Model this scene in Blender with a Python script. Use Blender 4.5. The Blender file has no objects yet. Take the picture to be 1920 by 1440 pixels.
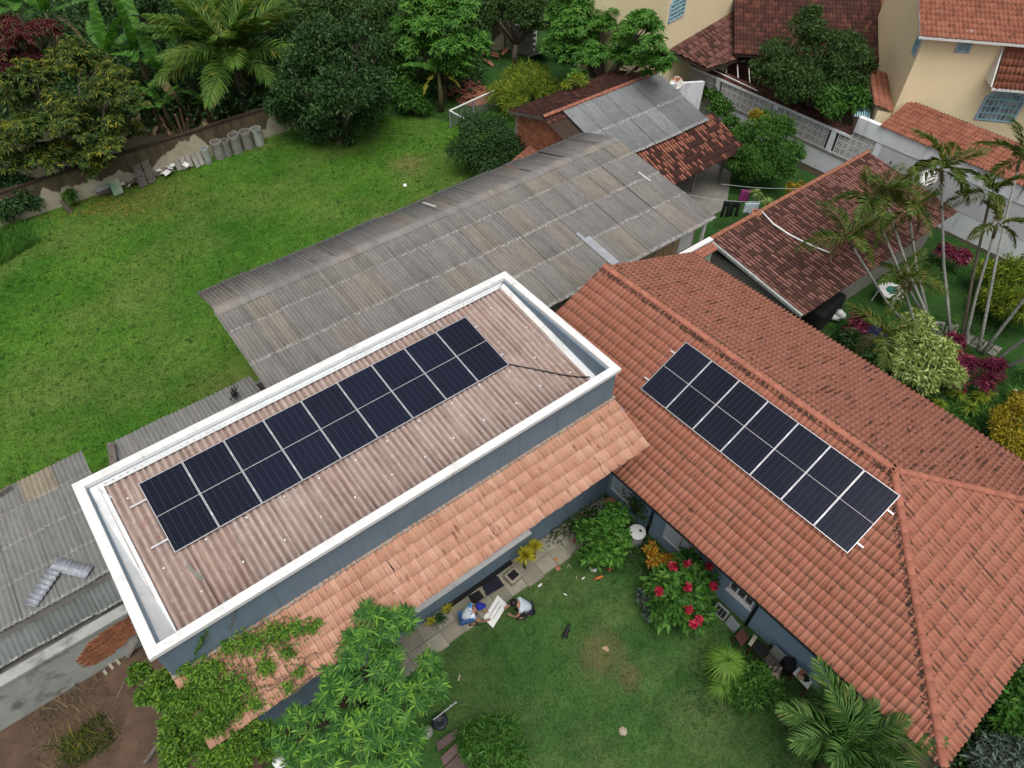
import bpy, bmesh, math, random
import numpy as np
from mathutils import Vector, Matrix

random.seed(7); RNG = np.random.default_rng(7)
SC = bpy.context.scene; COL = SC.collection
R = math.radians
# ------------------------------------------------------------------ camera, sky, sun, exposure
F_PX, PITCH, ROLL, YAW, CAM_H = 1340.0, R(48.47), R(0.88), R(38.64), 23.1
_c, _s = math.cos(PITCH), math.sin(PITCH)
_rz = Matrix.Rotation(-YAW, 3, 'Z')
_r0, _u0 = Vector((1, 0, 0)), Vector((0, _s, _c))
FW = _rz @ Vector((0, _c, -_s))
RT = _rz @ (math.cos(ROLL)*_r0 + math.sin(ROLL)*_u0)
UPV = _rz @ (-math.sin(ROLL)*_r0 + math.cos(ROLL)*_u0)
CAMP = Vector((0, 0, CAM_H))
cam_d = bpy.data.cameras.new('camera'); cam = bpy.data.objects.new('camera', cam_d); COL.objects.link(cam)
m = Matrix.Identity(4)
for i in range(3):
    m[i][0], m[i][1], m[i][2], m[i][3] = RT[i], UPV[i], -FW[i], CAMP[i]
cam.matrix_world = m
cam_d.sensor_width = 36.0; cam_d.lens = F_PX*36/1920; cam_d.clip_end = 2000; cam_d.clip_start = 0.3
SC.camera = cam
SUN_EL, SUN_AZ = R(70), R(-118)      # azimuth of the direction towards the sun, from +X counter-clockwise
w = bpy.data.worlds.new('World'); SC.world = w; w.use_nodes = True
nt = w.node_tree; nt.nodes.clear()
sky = nt.nodes.new('ShaderNodeTexSky'); sky.sky_type = 'NISHITA'; sky.sun_disc = False
sky.sun_elevation = SUN_EL; sky.sun_rotation = R(90) - SUN_AZ
sky.air_density = 1.0; sky.dust_density = 6.0; sky.ozone_density = 1.0; sky.altitude = 0
hs = nt.nodes.new('ShaderNodeHueSaturation'); hs.inputs['Saturation'].default_value = 0.30
bg = nt.nodes.new('ShaderNodeBackground'); bg.inputs['Strength'].default_value = 0.15
wo = nt.nodes.new('ShaderNodeOutputWorld')
nt.links.new(sky.outputs[0], hs.inputs['Color']); nt.links.new(hs.outputs[0], bg.inputs[0]); nt.links.new(bg.outputs[0], wo.inputs[0])
sl = bpy.data.lights.new('sun', 'SUN'); sl.energy = 1.5; sl.angle = R(40); sl.color = (1, .97, .92)
so = bpy.data.objects.new('sun', sl); COL.objects.link(so)
sd = Vector((math.cos(SUN_EL)*math.cos(SUN_AZ), math.cos(SUN_EL)*math.sin(SUN_AZ), math.sin(SUN_EL)))
so.rotation_euler = sd.to_track_quat('Z', 'Y').to_euler(); so.location = (0, 0, 40)
SC.view_settings.view_transform = 'Standard'; SC.view_settings.look = 'None'
SC.view_settings.exposure = 0.0; SC.view_settings.gamma = 1.0
try: SC.view_settings.use_curve_mapping = False
except Exception: pass
SC.cycles.max_bounces = 6; SC.cycles.transparent_max_bounces = 6; SC.cycles.use_denoising = True

# ------------------------------------------------------------------ pixel helpers (photo pixels, 1920 x 1440)
def ray(px, py): return FW + RT*((px-960)/F_PX) - UPV*((py-720)/F_PX)
def at(px, py, z=0.0):
    d = ray(px, py); return CAMP + d*((z-CAM_H)/d.z)
def onp(px, py, p0, n):
    d = ray(px, py); n = Vector(n); return CAMP + d*((Vector(p0)-CAMP).dot(n)/d.dot(n))
def mpp(P): return (Vector(P)-CAMP).dot(FW)/F_PX           # metres per photo pixel at a point

# ------------------------------------------------------------------ mesh helpers
WL = {}
def thing(name, label=None, cat=None, loc=(0, 0, 0), group=None, rz=0, kind=None):
    o = bpy.data.objects.new(name, None); COL.objects.link(o); o.location = loc; o.rotation_euler = (0, 0, rz)
    o.empty_display_size = .2
    tag(o, label, cat, group, kind); WL[o.name] = Vector(loc); return o
def tag(o, label=None, cat=None, group=None, kind=None):
    if label: o['label'] = label
    if cat: o['category'] = cat
    if group: o['group'] = group
    if kind: o['kind'] = kind
    return o
def link(name, me, parent=None, loc=None, rot=None, local=False):
    o = bpy.data.objects.new(name, me); COL.objects.link(o)
    loc = Vector(loc) if loc is not None else Vector((0, 0, 0))
    if parent is not None:
        o.parent = parent
        if not local: o.location = loc - WL[parent.name]; WL[o.name] = loc
        else: o.location = loc; WL[o.name] = Vector((0, 0, 0))
    else: o.location = loc; WL[o.name] = loc
    if rot is not None: o.rotation_euler = rot
    return o
class MB:
    def __init__(s): s.v = []; s.f = []; s.m = []
    def add(s, vs, fs, mi=0):
        b = len(s.v); s.v += [tuple(v) for v in vs]; s.f += [tuple(b+i for i in f) for f in fs]; s.m += [mi]*len(fs); return s
    def box(s, c, size, rz=0, rot=None, mi=0):
        c = Vector(c); M = rot if rot is not None else Matrix.Rotation(rz, 3, 'Z')
        a, b, h = size[0]/2, size[1]/2, size[2]/2
        vs = [c + M @ Vector((x*a, y*b, z*h)) for x, y, z in ((-1,-1,-1),(1,-1,-1),(1,1,-1),(-1,1,-1),(-1,-1,1),(1,-1,1),(1,1,1),(-1,1,1))]
        return s.add(vs, [(0,3,2,1),(4,5,6,7),(0,1,5,4),(1,2,6,5),(2,3,7,6),(3,0,4,7)], mi)
    def bx(s, x0, x1, y0, y1, z0, z1, mi=0): return s.box(((x0+x1)/2, (y0+y1)/2, (z0+z1)/2), (x1-x0, y1-y0, z1-z0), mi=mi)
    def bar(s, p, q, wd, h, mi=0, up=(0, 0, 1)):
        p, q = Vector(p), Vector(q); d = q-p; L = d.length; x = d/L
        y = Vector(up).cross(x); y = y.normalized() if y.length > 1e-5 else Vector((1, 0, 0)); z = x.cross(y)
        return s.box((p+q)/2, (L, wd, h), rot=Matrix((x, y, z)).transposed(), mi=mi)
    def tube(s, pts, rad, n=8, cap=True, mi=0):
        pts = [Vector(p) for p in pts]
        if not hasattr(rad, '__len__'): rad = [rad]*len(pts)
        b = len(s.v); prev = None
        for i, p in enumerate(pts):
            t = (pts[min(i+1, len(pts)-1)] - pts[max(i-1, 0)]).normalized()
            if prev is None:
                a = Vector((0, 0, 1)) if abs(t.z) < .9 else Vector((1, 0, 0)); u = t.cross(a).normalized()
            else: u = (prev - t*prev.dot(t)).normalized()
            prev = u; v = t.cross(u)
            for k in range(n):
                an = 2*math.pi*k/n; s.v.append(tuple(p + (u*math.cos(an)+v*math.sin(an))*rad[i]))
        for i in range(len(pts)-1):
            for k in range(n):
                s.f.append((b+i*n+k, b+i*n+(k+1) % n, b+(i+1)*n+(k+1) % n, b+(i+1)*n+k)); s.m.append(mi)
        if cap:
            s.f.append(tuple(b+k for k in range(n))[::-1]); s.m.append(mi)
            s.f.append(tuple(b+(len(pts)-1)*n+k for k in range(n))); s.m.append(mi)
        return s
    def lathe(s, c, prof, n=16, mi=0):
        b = len(s.v); c = Vector(c)
        for r, z in prof:
            for k in range(n):
                an = 2*math.pi*k/n; s.v.append((c.x+r*math.cos(an), c.y+r*math.sin(an), c.z+z))
        for i in range(len(prof)-1):
            for k in range(n):
                s.f.append((b+i*n+k, b+i*n+(k+1) % n, b+(i+1)*n+(k+1) % n, b+(i+1)*n+k)); s.m.append(mi)
        return s
    def prism(s, poly, ext, mi=0):
        poly = [Vector(p) for p in poly]; e = Vector(ext); n = len(poly)
        fs = [tuple(range(n)), tuple(range(2*n-1, n-1, -1))] + [(i, i+n, (i+1) % n+n, (i+1) % n) for i in range(n)]
        return s.add(poly + [p+e for p in poly], fs, mi)
    def build(s, name, mats, parent=None, smooth=False, local=False, fix=True, bevel=0):
        V = np.array(s.v, float)
        if local: org = Vector((0, 0, 0))
        else:
            lo, hi = V.min(0), V.max(0); org = Vector(((lo[0]+hi[0])/2, (lo[1]+hi[1])/2, lo[2])); V = V - np.array(org)
        me = bpy.data.meshes.new(name); me.from_pydata(V.tolist(), [], s.f)
        for mt in (mats if isinstance(mats, (list, tuple)) else [mats]): me.materials.append(mt)
        me.polygons.foreach_set('material_index', s.m)
        if smooth: me.polygons.foreach_set('use_smooth', [True]*len(s.f))
        if fix:
            bm = bmesh.new(); bm.from_mesh(me); bmesh.ops.recalc_face_normals(bm, faces=bm.faces); bm.to_mesh(me); bm.free()
        me.update()
        o = link(name, me, parent, org, local=local)
        if bevel:
            bv = o.modifiers.new('bevel', 'BEVEL'); bv.width = bevel; bv.segments = 2; bv.limit_method = 'ANGLE'
        return o
def npmesh(name, V, F, mat, smooth=False, uv=None):
    V = np.asarray(V, np.float32); F = np.asarray(F, np.int32); k = F.shape[1]
    me = bpy.data.meshes.new(name)
    me.vertices.add(len(V)); me.vertices.foreach_set('co', V.ravel())
    me.loops.add(F.size); me.loops.foreach_set('vertex_index', F.ravel())
    me.polygons.add(len(F)); me.polygons.foreach_set('loop_start', np.arange(0, F.size, k, dtype=np.int32))
    try: me.polygons.foreach_set('loop_total', np.full(len(F), k, np.int32))
    except Exception: pass
    if smooth: me.polygons.foreach_set('use_smooth', np.ones(len(F), bool))
    me.materials.append(mat)
    if uv is not None:
        l = me.uv_layers.new(name='UVMap'); l.data.foreach_set('uv', np.asarray(uv, np.float32)[F.ravel()].ravel())
    me.update(calc_edges=True); me.validate(); return me

# ------------------------------------------------------------------ materials
def _new(name):
    mt = bpy.data.materials.new(name); mt.use_nodes = True; t = mt.node_tree; t.nodes.clear()
    out = t.nodes.new('ShaderNodeOutputMaterial'); b = t.nodes.new('ShaderNodeBsdfPrincipled'); t.links.new(b.outputs[0], out.inputs[0])
    return mt, t, b, out
def rgb(c): return (c[0], c[1], c[2], 1)
class N:
    def __init__(s, t): s.t = t
    def n(s, typ, **kw):
        nd = s.t.nodes.new('ShaderNode'+typ)
        for k, v in kw.items(): setattr(nd, k, v)
        return nd
    def l(s, a, b): s.t.links.new(a, b)
    def pos(s, scale=(1, 1, 1), rot=0):
        g = s.n('NewGeometry'); mp = s.n('Mapping'); mp.inputs['Scale'].default_value = scale; mp.inputs['Rotation'].default_value = (0, 0, rot)
        s.l(g.outputs['Position'], mp.inputs[0]); return mp.outputs[0]
    def noise(s, vec, scale, detail=4, rough=.55):
        n = s.n('TexNoise'); n.inputs['Scale'].default_value = scale; n.inputs['Detail'].default_value = detail; n.inputs['Roughness'].default_value = rough
        s.l(vec, n.inputs['Vector']); return n.outputs['Fac']
    def ramp(s, fac, stops, interp='LINEAR'):
        r = s.n('ValToRGB'); e = r.color_ramp.elements; r.color_ramp.interpolation = interp
        while len(e) > 1: e.remove(e[-1])
        for i, (p, c) in enumerate(stops):
            el = e[0] if i == 0 else e.new(p)
            el.position = p; el.color = rgb(c) if hasattr(c, '__len__') else (c, c, c, 1)
        s.l(fac, r.inputs[0]); return r.outputs[0]
    def mix(s, fac, a, b, typ='MIX'):
        x = s.n('MixRGB', blend_type=typ)
        for i, v in ((0, fac), (1, a), (2, b)):
            if hasattr(v, 'is_linked') or hasattr(v, 'links'): s.l(v, x.inputs[i])
            elif hasattr(v, '__len__'): x.inputs[i].default_value = rgb(v)
            else: x.inputs[i].default_value = v
        return x.outputs[0]
    def math(s, op, a, b=0.0):
        x = s.n('Math', operation=op)
        for i, v in ((0, a), (1, b)):
            if hasattr(v, 'links'): s.l(v, x.inputs[i])
            else: x.inputs[i].default_value = v
        return x.outputs[0]
    def rnd(s, island=True):
        o = s.n('ObjectInfo').outputs['Random']
        if not island: return o
        g = s.n('NewGeometry'); return s.math('FRACT', s.math('ADD', o, g.outputs['Random Per Island']))
    def bump(s, h, b, st=.3, dist=.02):
        x = s.n('Bump'); x.inputs['Strength'].default_value = st; x.inputs['Distance'].default_value = dist
        s.l(h, x.inputs['Height']); s.l(x.outputs[0], b.inputs['Normal'])
def M(name, c1, c2=None, scale=3.0, rough=.8, spec=.3, metal=0, vec=(1, 1, 1), stains=(), bump=0, bscale=60, rnd=0.0, detail=5, rot=0):
    mt, t, b, out = _new(name); k = N(t)
    b.inputs['Roughness'].default_value = rough; b.inputs['Metallic'].default_value = metal; b.inputs['Specular IOR Level'].default_value = spec
    p = k.pos(vec, rot); c2 = c2 or tuple(x*.75 for x in c1)
    col = k.ramp(k.noise(p, scale, detail), [(.3, c2), (.7, c1)])
    for (sc, ss, lo, hi, fac, *sv) in stains:
        mk = k.ramp(k.noise(k.pos(sv[0] if sv else (1, 1, 1), rot), ss, 6, .65), [(lo, 0.0), (hi, 1.0)])
        mk = k.math('MULTIPLY', mk, fac); col = k.mix(mk, col, sc)
    if rnd:
        f = k.math('ADD', k.math('MULTIPLY', k.rnd(), 2*rnd), 1-rnd)
        hv = k.n('HueSaturation'); k.l(f, hv.inputs['Value']); k.l(col, hv.inputs['Color']); col = hv.outputs[0]
    k.l(col, b.inputs['Base Color'])
    if bump: k.bump(k.noise(k.pos(), bscale, 3), b, bump)
    return mt
def LEAF(name, stops, rough=.55, trans=.22, nscale=.7):
    mt, t, b, out = _new(name); k = N(t)
    r = k.n('NewGeometry').outputs['Random Per Island']
    f = k.math('ADD', k.math('MULTIPLY', r, .65), k.math('MULTIPLY', k.noise(k.pos(), nscale, 2), .5))
    col = k.ramp(f, [(p*.8+.1, c) for p, c in stops])
    k.l(col, b.inputs['Base Color']); b.inputs['Roughness'].default_value = rough; b.inputs['Specular IOR Level'].default_value = .2
    tr = k.n('BsdfTranslucent'); k.l(k.mix(1.0, col, (1.0, 1.1, .5), 'MULTIPLY'), tr.inputs[0])
    ms = k.n('MixShader'); ms.inputs[0].default_value = trans
    k.l(b.outputs[0], ms.inputs[1]); k.l(tr.outputs[0], ms.inputs[2]); k.l(ms.outputs[0], out.inputs[0]); return mt
def TILE(name, stops, dirt, dlo, dhi, pan=.5, big=(1, 1, 1), bigf=.25, interp='LINEAR', clus=.35, dsc=3.0, drot=0, dvec=(1, 1, 1), joint=.75, pand=0.0):
    mt, t, b, out = _new(name); k = N(t); b.inputs['Roughness'].default_value = .85; b.inputs['Specular IOR Level'].default_value = .2
    f = k.math('ADD', k.math('MULTIPLY', k.rnd(), 1-clus), k.math('MULTIPLY', k.ramp(k.noise(k.pos(), .55, 2), [(.25, 0.0), (.75, 1.0)]), clus))
    col = k.ramp(f, stops, interp)
    col = k.mix(k.math('MULTIPLY', k.ramp(k.noise(k.pos(), 1.3, 6, .7), [(.4, 0.0), (.75, 1.0)]), bigf), col, big)
    fine = k.noise(k.pos(), 35, 4); col = k.mix(.35, col, k.ramp(fine, [(.3, .55), (.7, 1.0)]), 'MULTIPLY')
    uv = k.n('UVMap'); sx = k.n('SeparateXYZ'); k.l(uv.outputs[0], sx.inputs[0])
    pm = k.ramp(sx.outputs[0], [(.45, 0.0), (.6, 1.0), (.9, 1.0), (1.0, 0.0)])
    pm = k.math('ADD', k.math('MULTIPLY', pm, pan), 1-pan)
    d = k.ramp(k.noise(k.pos(dvec, drot), dsc, 7, .75), [(dlo, 0.0), (dhi, 1.0)])
    col = k.mix(k.math('MULTIPLY', k.math('MAXIMUM', d, pand), pm), col, dirt)
    gap_shade = k.math('MULTIPLY', k.ramp(sx.outputs[1], [(.0, 1.0), (.17, 1.0), (.20, 0.0)]), k.ramp(k.noise(k.pos(), 4, 4), [(.3, .35), (.6, .9)]))  # course line under each upper lip: gap shade put into the colour, with dirt
    col = k.mix(k.math('MULTIPLY', gap_shade, joint), col, tuple(x*.8 for x in dirt))
    k.l(col, b.inputs['Base Color']); k.bump(fine, b, .25, .01); return mt
def SHEET(name, stops, streak, slo, shi, vec=(5, .35, 1), fac=.6, spots=None, trough=.40, tcol=(.07, .065, .06), lap=.75):
    mt, t, b, out = _new(name); k = N(t); b.inputs['Roughness'].default_value = .9; b.inputs['Specular IOR Level'].default_value = .15
    col = k.ramp(k.rnd(False), stops)
    uv = k.n('UVMap'); sx = k.n('SeparateXYZ'); k.l(uv.outputs[0], sx.inputs[0])
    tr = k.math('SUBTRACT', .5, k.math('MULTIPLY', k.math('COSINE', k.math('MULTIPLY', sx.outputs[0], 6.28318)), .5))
    col = k.mix(k.math('MULTIPLY', k.ramp(k.noise(k.pos(vec), 1.0, 6, .7), [(slo, 0.0), (shi, 1.0)]), fac), col, streak)
    col = k.mix(.55, col, k.ramp(k.noise(k.pos((3, 1.2, 1)), 2.2, 6, .7), [(.3, .6), (.7, 1.1)]), 'MULTIPLY')
    if spots:
        for c, sc, lo, hi, fa in spots:
            col = k.mix(k.math('MULTIPLY', k.ramp(k.noise(k.pos(), sc, 6, .75), [(lo, 0.0), (hi, 1.0)]), fa), col, c)
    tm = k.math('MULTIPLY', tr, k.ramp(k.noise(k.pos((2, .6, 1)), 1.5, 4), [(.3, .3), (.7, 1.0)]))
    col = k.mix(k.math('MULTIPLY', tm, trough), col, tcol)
    lp = k.math('MULTIPLY', k.ramp(sx.outputs[1], [(.90, 0.0), (.955, 1.0)]), k.ramp(k.noise(k.pos((3, 3, 1)), 3.5, 5, .7), [(.42, 0.0), (.60, 1.0)]))
    col = k.mix(k.math('MULTIPLY', lp, lap), col, (.55, .54, .52))
    fn = k.noise(k.pos(), 30, 4); col = k.mix(.3, col, k.ramp(fn, [(.3, .65), (.7, 1.1)]), 'MULTIPLY')
    k.l(col, b.inputs['Base Color']); k.bump(fn, b, .2, .01); return mt
def GRASS(name, a, bcol, dry, dlo, dhi, scale=.35, spots=()):
    mt, t, b, out = _new(name); k = N(t); b.inputs['Roughness'].default_value = .9; b.inputs['Specular IOR Level'].default_value = .12
    col = k.ramp(k.noise(k.pos(), scale, 5, .6), [(.35, a), (.65, bcol)])
    col = k.mix(k.math('MULTIPLY', k.ramp(k.noise(k.pos((1, 1.4, 1)), scale*.8, 5, .65), [(dlo, 0.0), (dhi, 1.0)]), .8), col, dry)
    for (x, y, r, c, fa) in spots:
        g = k.n('NewGeometry'); vm = k.n('VectorMath', operation='DISTANCE'); k.l(g.outputs['Position'], vm.inputs[0]); vm.inputs[1].default_value = (x, y, 0)
        wob = k.math('ADD', vm.outputs['Value'], k.math('MULTIPLY', k.noise(k.pos(), 1.6, 5, .7), r*1.4))
        mk = k.ramp(k.math('DIVIDE', wob, r*2.2), [(.4, 1.0), (.85, 0.0)]); col = k.mix(k.math('MULTIPLY', mk, fa), col, c)
    md = k.noise(k.pos(), 2.3, 6, .7); col = k.mix(.65, col, k.ramp(md, [(.3, .62), (.5, 1.0), (.72, 1.35)]), 'MULTIPLY')
    fn = k.noise(k.pos(), 13, 6, .8); col = k.mix(.65, col, k.ramp(fn, [(.28, .40), (.72, 1.45)]), 'MULTIPLY')
    ri = k.n('NewGeometry').outputs['Random Per Island']
    col = k.mix(.5, col, k.ramp(ri, [(0, .6), (1, 1.4)]), 'MULTIPLY')
    k.l(col, b.inputs['Base Color']); k.bump(fn, b, .6, .05); return mt

T = {}
T['ground'] = M('soil', (.055, .042, .025), (.025, .03, .012), 1.5, bump=.5, bscale=20)
T['dirt'] = M('bare_dirt', (.11, .066, .042), (.055, .036, .024), 1.1, stains=[((.035, .026, .018), 3, .5, .75, .7)], bump=.6, bscale=14)
LAWN_SPOTS = [(18.6, 33.4, 1.3, (.17, .15, .06), .75), (2.5, 23.0, 2.2, (.1, .11, .03), .5), (5.5, 39.2, 3.0, (.12, .12, .03), .5)]
T['lawn'] = GRASS('field_grass', (.036, .114, .011), (.074, .172, .019), (.13, .18, .042), .43, .71, .22, LAWN_SPOTS)
T['yard'] = GRASS('yard_grass', (.030, .084, .020), (.058, .128, .032), (.105, .14, .05), .44, .76, .5,
                  [(7.9, 5.0, .9, (.17, .13, .065), .55), (8.1, 3.9, .45, (.15, .095, .06), .55), (9.2, 1.5, 1.2, (.10, .125, .05), .4)])
T['garden'] = GRASS('garden_grass', (.018, .055, .012), (.035, .09, .018), (.05, .07, .025), .55, .8, .6)
T['white'] = M('white_paint', (.72, .72, .705), (.64, .64, .63), 4, rough=.6, stains=[((.36, .35, .33), 1.5, .54, .74, .5), ((.13, .13, .12), 6, .62, .74, .6), ((.2, .2, .19), 22, .60, .70, .5)], bump=.15)
T['flash'] = M('gutter_flashing', (.70, .72, .72), (.58, .60, .6), 2.5, rough=.55, stains=[((.2, .2, .19), 3.5, .58, .8, .6, (.6, 3, 1))])
T['blue'] = M('grey_blue_paint', (.152, .21, .262), (.135, .188, .238), 1.2, rough=.7, stains=[((.085, .11, .135), 1.2, .50, .78, .55, (4, 4, .22)), ((.25, .30, .33), 2.5, .62, .8, .3, (5, 5, .3))], bump=.08)
T['blue2'] = M('light_blue_paint', (.24, .34, .44), (.21, .30, .40), 1.2, rough=.7, stains=[((.14, .19, .24), 1.4, .6, .85, .4, (3, 3, .4))], bump=.08)
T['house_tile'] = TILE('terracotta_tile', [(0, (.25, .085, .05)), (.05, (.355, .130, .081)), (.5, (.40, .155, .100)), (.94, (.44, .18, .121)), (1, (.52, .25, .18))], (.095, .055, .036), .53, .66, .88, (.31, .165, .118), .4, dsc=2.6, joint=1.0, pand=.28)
T['house_tile_south'] = TILE('streaked_terracotta_tile', [(0, (.26, .09, .055)), (.05, (.365, .134, .085)), (.5, (.405, .158, .104)), (.95, (.445, .182, .123))], (.075, .045, .032), .515, .565, .9, (.32, .16, .105), .35, dsc=1.7, dvec=(2.8, .7, 1), joint=.8, pand=.22)
T['house_tile_back'] = TILE('lichened_terracotta_tile', [(0, (.27, .095, .06)), (.05, (.37, .14, .09)), (.5, (.41, .162, .107)), (.95, (.45, .187, .127))], (.085, .04, .027), .545, .57, .8, (.34, .18, .13), .3, dsc=1.25, dvec=(.8, 2.6, 1), pand=.2)
T['awn_tile'] = TILE('pale_terracotta_tile', [(.04, (.36, .165, .10)), (.2, (.475, .25, .165)), (.6, (.535, .30, .205)), (.9, (.60, .36, .26)), (1, (.62, .38, .28))], (.16, .08, .05), .53, .66, .92, (.42, .21, .135), .4, joint=.5, pand=.12, dsc=2.4, dvec=(2, .7, 1))
T['dark_tile'] = TILE('blackened_tile', [(0, (.05, .021, .017)), (.56, (.07, .027, .02)), (.62, (.34, .125, .078)), (1, (.44, .18, .115))], (.03, .015, .013), .25, .45, .95, (.04, .02, .018), .45, clus=.45)
T['dark_tile2'] = TILE('weathered_tile', [(0, (.07, .032, .025)), (.36, (.10, .044, .033)), (.52, (.21, .092, .07)), (1, (.34, .165, .13))], (.03, .015, .013), .22, .42, .96, (.05, .025, .02), .35, clus=.3)
T['far_tile'] = TILE('far_terracotta_tile', [(0, (.24, .09, .055)), (.5, (.32, .12, .075)), (1, (.38, .16, .1))], (.06, .028, .02), .5, .7, .5, (.06, .03, .025), .3)
T['far_dark_tile'] = TILE('far_blackened_tile', [(0, (.05, .022, .018)), (.6, (.09, .036, .026)), (1, (.21, .08, .055))], (.035, .018, .016), .45, .7, .6, (.05, .025, .02), .4)
T['ridge_tile'] = M('ridge_tile', (.36, .138, .09), (.29, .105, .066), 6, stains=[((.12, .07, .045), 5, .58, .75, .6)], rnd=.12, bump=.15)
T['roof_dark'] = M('roof_batten', (.05, .03, .022), rough=.95)
T['shed_sheet'] = SHEET('fibre_cement', [(0, (.205, .195, .182)), (.3, (.24, .226, .208)), (.55, (.212, .205, .197)), (.8, (.258, .232, .20)), (1, (.25, .222, .185))], (.095, .09, .086), .46, .76, (3, .16, 1), .7, [((.43, .42, .4), 6, .62, .8, .4)], lap=.6)
T['left_sheet'] = SHEET('old_fibre_cement', [(0, (.19, .19, .18)), (.45, (.23, .226, .21)), (.8, (.20, .207, .197)), (.96, (.21, .213, .20)), (1, (.36, .28, .16))], (.095, .095, .092), .5, .8, (5, .3, 1), .6, [((.44, .44, .42), 4, .62, .8, .4)], lap=.35)
T['grey_sheet'] = SHEET('grey_fibre_cement', [(0, (.14, .145, .15)), (.5, (.21, .22, .225)), (1, (.26, .27, .275))], (.09, .09, .095), .5, .8, (6, 1, 1), .5, [((.34, .34, .34), 9, .6, .75, .5)])
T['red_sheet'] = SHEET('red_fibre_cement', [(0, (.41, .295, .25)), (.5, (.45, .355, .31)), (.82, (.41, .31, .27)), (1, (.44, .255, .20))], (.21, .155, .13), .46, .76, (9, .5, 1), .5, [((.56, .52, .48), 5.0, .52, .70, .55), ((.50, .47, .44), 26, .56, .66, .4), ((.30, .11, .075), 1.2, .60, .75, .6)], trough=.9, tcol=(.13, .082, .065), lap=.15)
T['green_sheet'] = SHEET('greenish_sheet', [(0, (.14, .16, .15)), (1, (.20, .22, .21))], (.07, .075, .07), .5, .8, (5, .5, 1), .6)
T['metal'] = M('aluminium', (.72, .73, .76), (.66, .67, .70), 8, rough=.35, metal=.6, spec=.5)
T['galv'] = M('galvanised_steel', (.42, .44, .46), (.30, .31, .33), 4, rough=.5, metal=.4)
T['black'] = M('black_rubber', (.012, .012, .013), rough=.6)
T['darkpipe'] = M('dark_pipe', (.02, .026, .034), rough=.5)
T['wood'] = M('weathered_wood', (.17, .15, .13), (.06, .05, .043), 2.5, vec=(6, 6, .8), rough=.9, rnd=.2, bump=.3)
T['conc'] = M('concrete', (.27, .255, .225), (.19, .18, .155), 2.5, rough=.9, stains=[((.09, .085, .07), 3, .55, .8, .6)], bump=.3, rnd=.12)
T['oldwall'] = M('stained_plaster', (.42, .37, .265), (.35, .30, .21), 2, rough=.9, bump=.2)
T['whitewall'] = M('streaked_white_wall', (.80, .82, .84), (.70, .72, .75), 1.2, rough=.85, stains=[((.26, .265, .27), 1.6, .54, .8, .6, (1.4, 1.4, .3)), ((.10, .10, .10), .8, .62, .8, .6)], bump=.2)
T['cream'] = M('cream_wall', (.86, .72, .46), (.81, .68, .43), .8, rough=.8, stains=[((.5, .38, .22), .7, .6, .9, .4)])
T['pinkw'] = M('pale_trim', (.62, .5, .5))
T['cyan'] = M('pale_blue_joinery', (.34, .60, .68), rough=.5)
T['glass'] = M('dark_glass', (.03, .035, .04), rough=.12, spec=.5)
T['curtain'] = M('curtained_glass', (.46, .47, .46), (.05, .055, .06), 2.2, rough=.3)
T['lightglass'] = M('frosted_glass', (.60, .68, .73), (.52, .61, .68), 2, rough=.25, spec=.5)
T['brick'] = M('clay_brick', (.32, .12, .06), (.24, .085, .045), 5, rough=.9, rnd=.25, bump=.3, stains=[((.1, .06, .045), 5, .6, .8, .5)])
T['mortar'] = M('mortar', (.34, .31, .26), (.24, .2, .16), 4, rough=.95, bump=.3)
T['mossywall'] = M('mould_stained_render', (.36, .38, .35), (.27, .29, .265), 1.4, rough=.9, stains=[((.05, .055, .05), 1.3, .52, .72, .8), ((.55, .55, .52), 4, .6, .8, .5)], bump=.3)
T['slab'] = M('patio_stone', (.30, .275, .205), (.22, .21, .165), 3, rough=.85, rnd=.16, bump=.15, stains=[((.11, .11, .095), 2, .55, .8, .55)])
T['bark'] = M('bark', (.16, .13, .10), (.07, .055, .042), 4, vec=(4, 4, 1), rough=.95, bump=.4)
T['palebark'] = M('pale_palm_bark', (.33, .33, .30), (.16, .16, .14), 3, vec=(2, 2, 6), rough=.9, bump=.3)
T['stemgreen'] = M('banana_stem', (.13, .14, .06), (.10, .07, .04), 3, vec=(3, 3, .7), rough=.7)
T['dry'] = M('dry_leaf', (.20, .13, .075), (.09, .06, .04), 5, rough=.9, rnd=.25)
T['skin'] = M('skin', (.36, .19, .125), rough=.55)
T['hair'] = M('dark_hair', (.012, .009, .008), rough=.6)
T['red'] = M('red_plastic', (.55, .03, .02), rough=.4)
T['orange'] = M('orange_plastic', (.6, .16, .04), rough=.45)
T['whitep'] = M('white_plastic', (.72, .72, .70), (.66, .66, .65), 5, rough=.4)
T['greyp'] = M('grey_plastic', (.36, .36, .37), rough=.5)
T['card'] = M('cardboard', (.42, .30, .17), rough=.9)
T['teal'] = M('teal_cloth', (.03, .19, .16), rough=.8)
T['navy'] = M('navy_tarp', (.015, .016, .09), rough=.5)
T['brownwood'] = M('dark_red_wood', (.10, .035, .025), (.06, .025, .02), 4, rough=.6)
T['purple'] = M('magenta_cloth', (.26, .04, .17), (.19, .025, .12), 5, vec=(8, 8, 1), rough=.85)
T['blackcloth'] = M('black_cloth', (.01, .013, .011), rough=.9)
T['terracotta'] = M('terracotta', (.36, .15, .09), (.26, .1, .06), 5, rough=.85)
T['rust'] = M('rusty_white_metal', (.68, .66, .60), rough=.7, stains=[((.32, .11, .04), 2.2, .5, .56, 1.0)])
T['pinkslab'] = M('red_brown_stone', (.125, .08, .072), (.085, .06, .055), 4, vec=(2, 2, 2), rough=.8, stains=[((.2, .14, .12), 6, .55, .75, .4)], rnd=.15, bump=.15)
T['palegreen'] = M('pale_green_paint', (.45, .58, .42), (.36, .47, .34), 2)
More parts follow.
